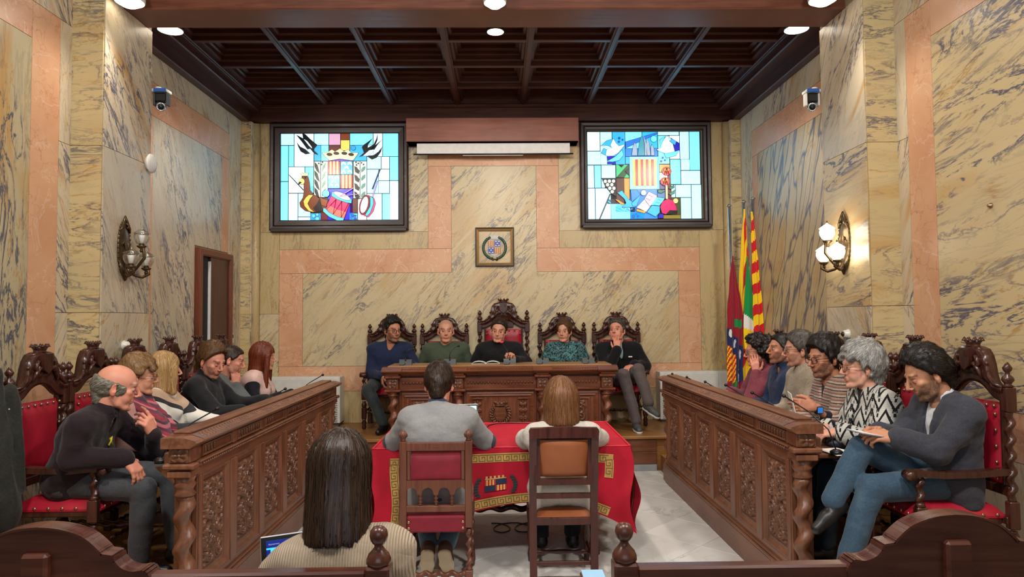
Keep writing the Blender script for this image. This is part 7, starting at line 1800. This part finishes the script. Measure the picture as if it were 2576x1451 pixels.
for k in range(16): x = -.055 + .11 * k / 15; fg.tube([tuple(A3((-2.115, 4.49 + x, .83)) - i2['org']), tuple(A3((-2.085 + .006 * math.sin(k * 2), 4.485 + x * 1.15, .775)) - i2['org'])], .003, 5)
tag(fg.build('fringe', SCARF, pL2), kind='stuff')
person('person', 'blonde woman in beige, white and grey chevron jumper, third from the near left', (X0, 5.16, SZ - .02), (-2.46, 5.14, 1.235), 8, (35, 0, 0), fem=True, skin='pale', hs=1.0, L=dict(w=(-2.08, 5.18, .85)), R=dict(w=(-2.10, 5.00, .84)), fine=False, floor=ZS, top=J(CHEV, None, vneck=True), trousers=DKT, shoe=SHOEK,
    hair=[('bob', dict(t=.016, zend=-.155, wide=.092, front=True), H_BLOND)], opt=dict(noears=True))
person('person', 'young bearded man in black pullover reaching along the left bench with a phone', (X0 + .03, 5.68, SZ), (-2.31, 5.60, 1.27), 2, (-22, -20, 0), skin='ruddy', hs=1.08, girth=1.12, R=dict(w=(-2.0, 5.42, .90), e=(-2.17, 5.36, .89), d=(.9, .4, 0), curl=.4), L=dict(w=(-1.955, 5.86, .93), d=(.75, .6, .1), n=(0, .2, -1), curl=.5, thumb=.5), fine=False, floor=ZS, top=J(BLACKJ, 'turtle', e=.018, h=.0085), trousers=DKT, shoe=SHOEK,
    hair=[('short', dict(t=.016, top=.022, amp=.004, fr=(70, 20, 20), line=.084, comb=(.9, -.3, .1)), H_BROWN)], opt=dict(beard=((.09, .05, .032), .75), brow=(.06, .035, .02), lids=.0, gaze=(0, -.5)))
person('person', 'man in grey sweatshirt resting his chin on his hand on the left bench', (X0, 6.20, SZ), (-2.36, 6.14, 1.24), 3, (12, -14, 6), skin='ruddy', hs=1.06, R=dict(w=(-2.30, 6.08, 1.03), e=(-2.14, 6.02, .84), d=(-.05, .1, 1), n=(-.5, .8, 0), curl=.7, thumb=.5), L=dict(w=(-2.05, 6.3, .86)), fine=False, floor=ZS, top=J(GREYSW), trousers=OLIVET, shoe=SHOEK,
    hair=[('short', dict(t=.007, top=.004, amp=.002), H_DARK)], opt=dict(beard=(STUB, .35), brow=STUBD, lids=.1))
pL6, i6 = person('person', 'woman with long red hair in black top and pink waistcoat, left bench', (X0 + .02, 6.72, SZ), (-2.26, 6.66, 1.245), 2, (8, -2, 0), fem=True, skin='fair', hs=1.06, L=dict(w=(-2.02, 6.75, .90), d=(1, .1, 0), curl=.2), R=dict(w=(-2.06, 6.52, .90), d=(1, .2, 0), curl=.3), fine=False, floor=ZS, top=J(BLACKT, None), trousers=DKT, shoe=SHOEK,
    layers=(dict(name='waistcoat', mat=PINKV, sleeve=None, e=.024, open=(.045, .03), neck=None),), hair=[('long', dict(t=.014, zend=-.26, wide=.085, back=.03, front=True, fw=.058), H_RED)], opt=dict(noears=True))
nk_ = MB(); nk_.tube([tuple(i6['N'] + i6['fwd'] * .06 - i6['org'] + A3((0, s * .04, 0)) if k == 0 else i6['at'](.62, .14) - i6['org']) for k, s in ((0, -1), (1, 0), (0, 1))], .0022, 5).sphere(tuple(i6['at'](.60, .145) - i6['org']), .010, 8, 6); nk_.build('necklace', GILT, pL6)
t = thing('mobile_phone', 'dark phone in the bearded man’s hand over the left bench', 'phone', (-1.90, 5.93, .935)); MB().box(-.035, .035, -.075, .075, 0, .009, .004, T=TR(rz=-.6, rx=.25)).build('case', BLACK, t)

# ================================================================ RIGHT BENCH, far to near
person('person', 'curly-haired person with glasses in a maroon hoodie, hand on cheek', (2.36, 6.20, SZ), (2.29, 6.14, 1.275), 182, (170, -4, 0), fem=True, skin='ruddy', hs=1.06, L=dict(w=(2.235, 6.03, 1.10), e=(2.17, 5.98, .88), d=(-.12, .08, 1), n=(.35, .9, 0), curl=.18, thumb=.1, spread=.05), R=dict(w=(2.03, 6.1, .93), d=(-1, -.1, .1)), fine=False, floor=ZS, top=J(MAROON, 'cowl', e=.018, hood=True), trousers=DKDENIM, shoe=SHOEK,
    hair=[('curly', dict(t=.034, top=.012, amp=.016, fr=(44, 44, 44), w=1.02, line=.078), H_BLACK)], glasses=RIMS, opt=dict(noears=True))
person('person', 'man with cropped dark hair in a navy zipped shirt, right bench', (2.36, 5.70, SZ), (2.33, 5.72, 1.315), 180, (182, 4, 0), skin='tan', hs=1.06, L=dict(w=(2.05, 5.56, .85)), R=dict(w=(2.05, 5.84, .85)), fine=False, floor=ZS, top=J(NAVYS, 'shirt', e=.014), trousers=DKT, shoe=SHOEK, hair=[('short', dict(t=.008, top=.006, amp=.002), H_BLACK)], opt=dict(beard=(STUBD, .65), nose=1.15, brow=STUBD))
person('person', 'greying man with dark glasses in an oatmeal roll-neck jumper, right bench', (2.36, 5.22, SZ), (2.28, 5.26, 1.33), 180, (166, -2, 0), skin='fair', hs=1.08, L=dict(w=(1.98, 5.08, .84)), R=dict(w=(2.05, 5.36, .85)), fine=False, floor=ZS, top=J(OAT, 'cowl', e=.02), trousers=OLIVET, shoe=SHOEK, hair=[('short', dict(t=.013, top=.016, amp=.004, burn=.015), H_SALT)], glasses=RIMS, opt=dict(beard=(STUBD, .5), brow=STUBD, nose=1.1))
pR4, iR4 = person('person', 'bearded man with glasses and black watch in a striped jumper, holding a sheet', (2.36, 4.70, SZ), (2.23, 4.74, 1.30), 176, (192, -6, 0), skin='tan', hs=1.10, girth=1.08, L=dict(w=(1.99, 4.38, 1.02), e=(2.16, 4.45, .88), d=(-.95, .1, .12), n=(.1, .95, -.2), curl=[.5, .6, .7, .7], thumb=.4), R=dict(w=(2.0, 4.88, .86)), floor=ZS, top=J(STRIPE, None, e=.02, sleeve=.30, rib=False, vneck=True, h=.0085), trousers=DKDENIM, shoe=SHOEK,
    layers=(dict(name='undershirt', mat=BLACKT, e=.006, sleeve=.42, rib=False, neck=None),), hair=[('short', dict(t=.022, top=.022, amp=.007, fr=(50, 50, 20), line=.062, burn=.02), H_BLACK)], glasses=RIMS, opt=dict(beard=(STUBD, .85), brow=STUBD, nose=1.2, lids=.15))
_, E_, W_2, dd_, nn_ = iR4['arm']['L'][:5]
wt = MB(); wp = W_2 - unit(W_2 - E_) * .035 - iR4['org']; ax_ = unit(W_2 - E_); q_ = [tuple(wp + (np.cross(ax_, (0, 0, 1)) * math.cos(a) + np.cross(ax_, np.cross(ax_, (0, 0, 1))) * math.sin(a)) * .031) for a in np.linspace(0, 2 * PI, 17)]
wt.tube(q_, .006, 6); wb = wt.build('watch', BLACK, pR4); sp_ = wp + A3((-.05, -1, .12)) / 1.01 * .031
MB().box(-.021, .021, -.006, .007, -.023, .023, .005, T=TR(*sp_, rz=-.1, rx=.1)).build('watch_case', BLACK, wb); MB().box(-.016, .016, -.0075, -.005, -.018, .018, .001, T=TR(*sp_, rz=-.1, rx=.1)).build('watch_face', glow('watch_face', (40, 110, 190), .5), wb)
t = thing('paper_sheet', 'white sheet held upright by the man with the black watch', 'paper', (1.87, 4.42, 1.00), -.28); MB().box(-.002, .002, -.09, .09, -.02, .11, .0005, T=TR(ry=-.2)).build('sheet', PAPER, t)
pR5, iR5 = person('person', 'woman with short grey hair in a black and white zigzag cardigan, right bench', (2.36, 4.18, SZ), (2.22, 4.24, 1.275), 178, (172, -2, 0), fem=True, skin='pale', hs=1.10, girth=1.28, belly=.04, L=dict(w=(1.97, 4.06, .92), d=(-.8, .25, -.2), n=(.3, .2, -1), curl=.5, thumb=.4), R=dict(w=(1.99, 4.24, .92), d=(-.85, -.35, -.15), n=(.2, -.2, -1), curl=.55, thumb=.4), floor=ZS, top=J(BLACKT, 'crew', e=.004, sleeve=.9), trousers=DKDENIM, shoe=SHOEK,
    layers=(dict(name='cardigan', mat=ZIG, e=.022, sleeve=.84, open=(.035, .03), rib=False, baggy=.014, h=.0085),), hair=[('fringe', dict(t=.024, top=.020, amp=.008, fr=(44, 44, 26), w=1.04, line=.064), H_GREY)], glasses=RIMG, opt=dict(brow=(.2, .19, .18), blush=.6))
pR6, iR6 = person('person', 'bearded man in grey blazer and jeans, legs crossed, reading a folder', (2.40, 3.75, SZ), (2.33, 3.76, 1.265), 178, (172, -24, 0), skin='olive', hs=1.09, girth=1.06, hunch=.03,
    L=dict(w=(2.06, 3.62, .96), e=(2.25, 3.56, .895), d=(-.85, .3, .05), n=(.1, .6, -.8), curl=[.5, .6, .65, .7], thumb=.45), R=dict(w=(2.07, 3.80, .965), e=(2.24, 3.90, .90), d=(-.85, -.3, .02), n=(.1, -.6, -.8), curl=[.45, .55, .6, .6], thumb=.45),
    knees={'R': (1.95, 3.74, .88), 'L': (1.93, 3.62, .70)}, feet={'R': (1.74, 3.66, .62), 'L': (1.77, 3.60, .28), 'tR': (-.75, -.15, -.5), 'uR': (-.5, 0, .8), 'tL': (-1, -.1, -.05)}, floor=ZS, top=J(SHIRTW, None, e=.008), collar=SHIRTW, trousers=DENIM, shoe=SHOEK,
    layers=(dict(name='blazer', mat=BLAZER, e=.024, open=(.055, .032), sleeve=.93, rib=False, skirt=True, lapel=True, h=.0075, wr=1.25),), hair=[('short', dict(t=.018, top=.024, amp=.006, fr=(50, 50, 34), line=.090, burn=.012, comb=(.2, -.7, .35)), H_BLACK)], opt=dict(beard=(STUBD, .9), brow=STUBD, nose=1.15, lids=-.05, gaze=(0, -.5)))
t = thing('tablet', 'grey folder of sheets held on the crossed knee of the man in the blazer', 'folder', (1.975, 3.685, .965), .1)
MB().box(-.10, .10, -.075, .075, -.004, .003, .002, T=TR(ry=.18)).build('cover', flat('grey_folder', lin(130, 138, 152), .5), t); MB().box(-.095, .095, -.07, .07, .003, .0045, .0, T=TR(ry=.18)).build('sheet', PAPER, t)
br_ = MB(); _, E_, W_2 = iR5['arm']['R'][:3]; ax_ = unit(W_2 - E_); u1 = unit(np.cross(ax_, (0, 0, 1))); u2 = np.cross(ax_, u1)
for k in range(14): a = 2 * PI * k / 14; br_.sphere(tuple(W_2 - ax_ * .015 + (u1 * math.cos(a) + u2 * math.sin(a)) * .028 - iR5['org']), .008, 7, 5)
br_.build('bracelet', GILT, pR5)
t = thing('handbag', 'small dark studded bag on the lap of the grey-haired woman', 'bag', (2.05, 4.12, .845), .3)
MB().sphere((0, 0, 0), (.13, .07, .045), 16, 9).build('pouch', flat('dark_blue_leather', lin(44, 52, 66), .45), t); st_ = MB()
for k in range(14): a = PI + PI * k / 13; st_.sphere((.115 * math.cos(a), .062 * math.sin(a), .016), .004, 6, 4)
tag(st_.build('studs', STEEL, t), kind='stuff')

# ================================================================ BEHIND THE DESK
BZ = .88
person('person', 'bearded man with glasses in a navy shawl-collar jumper, left of the desk', (-1.34, 8.06, BZ), (-1.235, 7.98, 1.465), -88, (-52, -4, 0), skin='tan', hs=1.12, shw=.20, R=dict(w=(-1.315, 7.76, .97), e=(-1.49, 7.98, .98), d=(.05, -.2, -1), n=(1, .3, 0), curl=.5), L=dict(w=(-1.0, 7.80, 1.10), hidden=True), knees={'R': (-1.45, 7.66, .82)}, feet={'R': (-1.275, 7.60, .46), 'L': (-1.1, 7.7, .45), 'tR': (-.25, -1, -.05)}, fine=False, floor=ZP, top=J(NAVY_, 'cowl', e=.014, vneck=True), trousers=OLIVET, shoe=SHOEK,
    hair=[('short', dict(t=.014, top=.022, amp=.006, fr=(50, 50, 30), line=.074), H_BLACK)], glasses=RIMS, opt=dict(beard=(STUBD, .8), brow=STUBD, nose=1.1))
person('person', 'bald man in a green crew-neck jumper behind the desk', (-.65, 8.10, BZ), (-.625, 7.98, 1.455), -90, (-84, -2, 0), skin='fair', hs=1.12, shw=.205, girth=1.1, R=dict(w=(-.86, 7.86, 1.0), hidden=True), L=dict(w=(-.44, 7.86, 1.0), hidden=True), fine=False, floor=ZP, top=J(GREENJ, 'crew', e=.014), trousers=DKT, shoe=SHOEK, opt=dict(scalp=((.05, .04, .035), .25), beard=(STUB, .25), brow=STUBD))
person('person', 'man with short dark hair in a black roll-neck speaking at the middle of the desk', (.02, 8.06, BZ), (-.015, 7.88, 1.455), -92, (-98, -8, 6), skin='fair', hs=1.10, shw=.20, R=dict(w=(-.2, 7.84, 1.0), hidden=True), L=dict(w=(.155, 7.72, 1.135), e=(.30, 7.92, 1.10), d=(-.35, -.5, .75), n=(-.6, -.6, -.3), curl=[.9, .9, 1.0, 1.0], thumb=.6), fine=False, floor=ZP, top=J(BLACKJ, 'turtle', e=.014), trousers=DKT, shoe=SHOEK, hair=[('short', dict(t=.009, top=.010, amp=.003, line=.078), H_DARK)], opt=dict(brow=STUBD, nose=1.05))
person('person', 'woman with tied-back brown hair in a teal patterned jumper behind the desk', (.75, 8.10, BZ - .01), (.74, 7.99, 1.44), -90, (-112, -3, 0), fem=True, skin='fair', hs=1.05, shw=.17, R=dict(w=(.56, 7.86, 1.0), hidden=True), L=dict(w=(.92, 7.86, 1.0), hidden=True), fine=False, floor=ZP, top=J(SQUIG, 'crew', e=.014), trousers=DKT, shoe=SHOEK, hair=[('short', dict(t=.008, top=.006, amp=.003, line=.080), H_BROWN), ('bob', dict(t=.004, zend=-.17, wide=.05, deep=.05, fw=.10, fh=.16, back=.03), H_BROWN)], opt=dict(noears=False))
pB5, iB5 = person('person', 'man in black fleece with crossed legs and hand at his mouth, right of desk', (1.42, 8.08, BZ), (1.355, 8.02, 1.435), -88, (-118, 12, -6), skin='ruddy', hs=1.10, shw=.20, R=dict(w=(1.325, 7.84, 1.225), e=(1.22, 7.86, 1.02), d=(.0, .12, 1), n=(.3, .95, 0), curl=[.35, .3, .5, .6], thumb=.1), L=dict(w=(1.50, 7.80, 1.06), e=(1.66, 7.98, 1.03), d=(-.8, -.5, -.2), curl=.5),
    knees={'R': (1.36, 7.66, .96), 'L': (1.52, 7.64, 1.02)}, feet={'L': (1.61, 7.52, .66), 'R': (1.475, 7.56, .455), 'tL': (.45, -.75, -.35), 'tR': (0, -1, -.05)}, floor=ZP, top=J(TEAL, 'crew', e=.004, sleeve=.3, rib=False), trousers=TAUPE, shoe=SHOEG, layers=(dict(name='fleece_jacket', mat=FLEECE, e=.024, open=(.040, .004), sleeve=.96, neck=None),),
    hair=[('short', dict(t=.010, top=.012, amp=.004, line=.078), H_SALT)], opt=dict(brow=STUBD, nose=1.1, sole=flat('trainer_sole', lin(190, 190, 184), .6), sock=SOCK))
MB().box(-.022, .022, -.002, .002, -.007, .007, .001, T=TR(*(iB5['at'](.72, .145) + iB5['lf'] * .095 - iB5['org']), rx=-.2)).build('chest_label', WHITE, pB5)

# ================================================================ AT THE RED TABLE AND IN THE PEW, backs to us
pF1, iF1 = person('person', 'man in a grey jumper with elbow patches at the red table', (-.40, 4.42, .545), (-.40, 4.54, 1.165), 90, (86, -18, 0), skin='ruddy', hs=1.08, girth=1.12, shw=.185, hunch=.05, L=dict(w=(-.50, 4.90, .80), e=(-.715, 4.66, .79), d=(.5, .8, 0)), R=dict(w=(-.32, 4.90, .80), e=(-.105, 4.66, .785), d=(-.5, .8, 0)), floor=0.0,
    feet={'L': (-.46, 4.40, .18), 'R': (-.35, 4.40, .18), 'tL': (-.08, .6, -.8), 'tR': (.08, .6, -.8), 'uL': (0, .8, .6), 'uR': (0, .8, .6)}, knees={'L': (-.55, 4.83, .52), 'R': (-.23, 4.83, .52)}, top=J(GREYK, 'crew', e=.016, h=.008, skirt=True), trousers=DENIM, shoe=SHOEB, collar=fabric('navy_collar', lin(58, 66, 94)), hair=[('short', dict(t=.014, top=.012, amp=.004, fr=(46, 46, 46)), H_DARK)], opt=dict(sole=SOLEW))
for s in 'LR':
    F = Field(iF1['arm'][s][1] - .1, iF1['arm'][s][1] + .1, .006); e_ = iF1['arm'][s][1]; dn = iF1['lf'] if s == 'L' else iF1['rt']; F.el(e_ + dn * .035 + A3((0, .0, -.004)), (.040, .055, .050), .01); P, Q = F.mesh(); link('elbow_patch', np_mesh('elbow_patch', P - iF1['org'], Q, DGREY), pF1)
person('person', 'woman with an auburn bob in an ivory jumper at the red table', (.385, 4.44, .53), (.385, 4.48, 1.06), 90, (92, -6, 0), fem=True, skin='fair', hs=1.10, girth=1.05, shw=.175, R=dict(w=(.60, 4.93, .80), e=(.655, 4.68, .79), d=(-.5, .8, 0)), L=dict(w=(.24, 4.92, .80), e=(.165, 4.66, .79), d=(.4, .8, 0)), floor=0.0, top=J(IVORY, 'crew', e=.018, h=.009, skirt=True), trousers=DKT, shoe=SHOEK,
    hair=[('bob', dict(t=.018, top=.010, zend=-.135, wide=.098, deep=.095), H_AUB)], opt=dict(noears=True))
person('person', 'woman with long brown hair in a cream ribbed jumper, sitting in the left pew', (-.515, 2.12, .555), (-.50, 2.18, 1.125), 90, (97, -16, 0), fem=True, skin='fair', hs=1.0, girth=1.0, shw=.160, drop=.055, tilt=.055, R=dict(w=(-.46, 2.44, .70)), L=dict(w=(-.68, 2.44, .70)), floor=0.0, top=J(CREAMK, 'cowl', e=.018, h=.007), trousers=DKT, shoe=SHOEK,
    hair=[('long', dict(t=.012, top=.004, zend=-.215, wide=.090, flare=1.10, deep=.085, hollow=False), H_LONG)], opt=dict(noears=True))

# ================================================================ COAT ON THE NEAREST LEFT CHAIR
ct = thing('coat', 'dark olive coat hanging over the near back corner of the leftmost armchair', 'coat', (-2.71, 3.78, ZS))
F = Field((-2.85, 3.45, .42), (-2.2, 4.02, 1.5), .011)
F.rc((-2.66, 3.74, 1.33), (-2.58, 3.72, .62), .05, .10, .05).rc((-2.56, 3.70, 1.30), (-2.44, 3.68, .60), .055, .10, .06).rc((-2.50, 3.78, 1.22), (-2.44, 3.78, .72), .05, .065, .04).rc((-2.60, 3.62, 1.2), (-2.46, 3.58, .66), .05, .09, .05).rc((-2.64, 3.72, 1.36), (-2.52, 3.70, 1.32), .035, .03, .03)
F.noise(.030, (11, 11, 2.6), 4.4).noise(.016, (24, 24, 3.5), 2.4).noise(.006, (28, 28, 12), 1.2); P, Q = F.mesh(); link('coat_cloth', np_mesh('coat_cloth', (P - A3((-2.56, 3.72, ZS))) * A3((.72, .8, 1)), Q, fabric('dark_olive_cloth', lin(46, 46, 40), lin(30, 30, 27), .8)), ct)
MB().sphere((.105, -.045, .97), .006, 8, 6).build('stud', STEEL, ct)
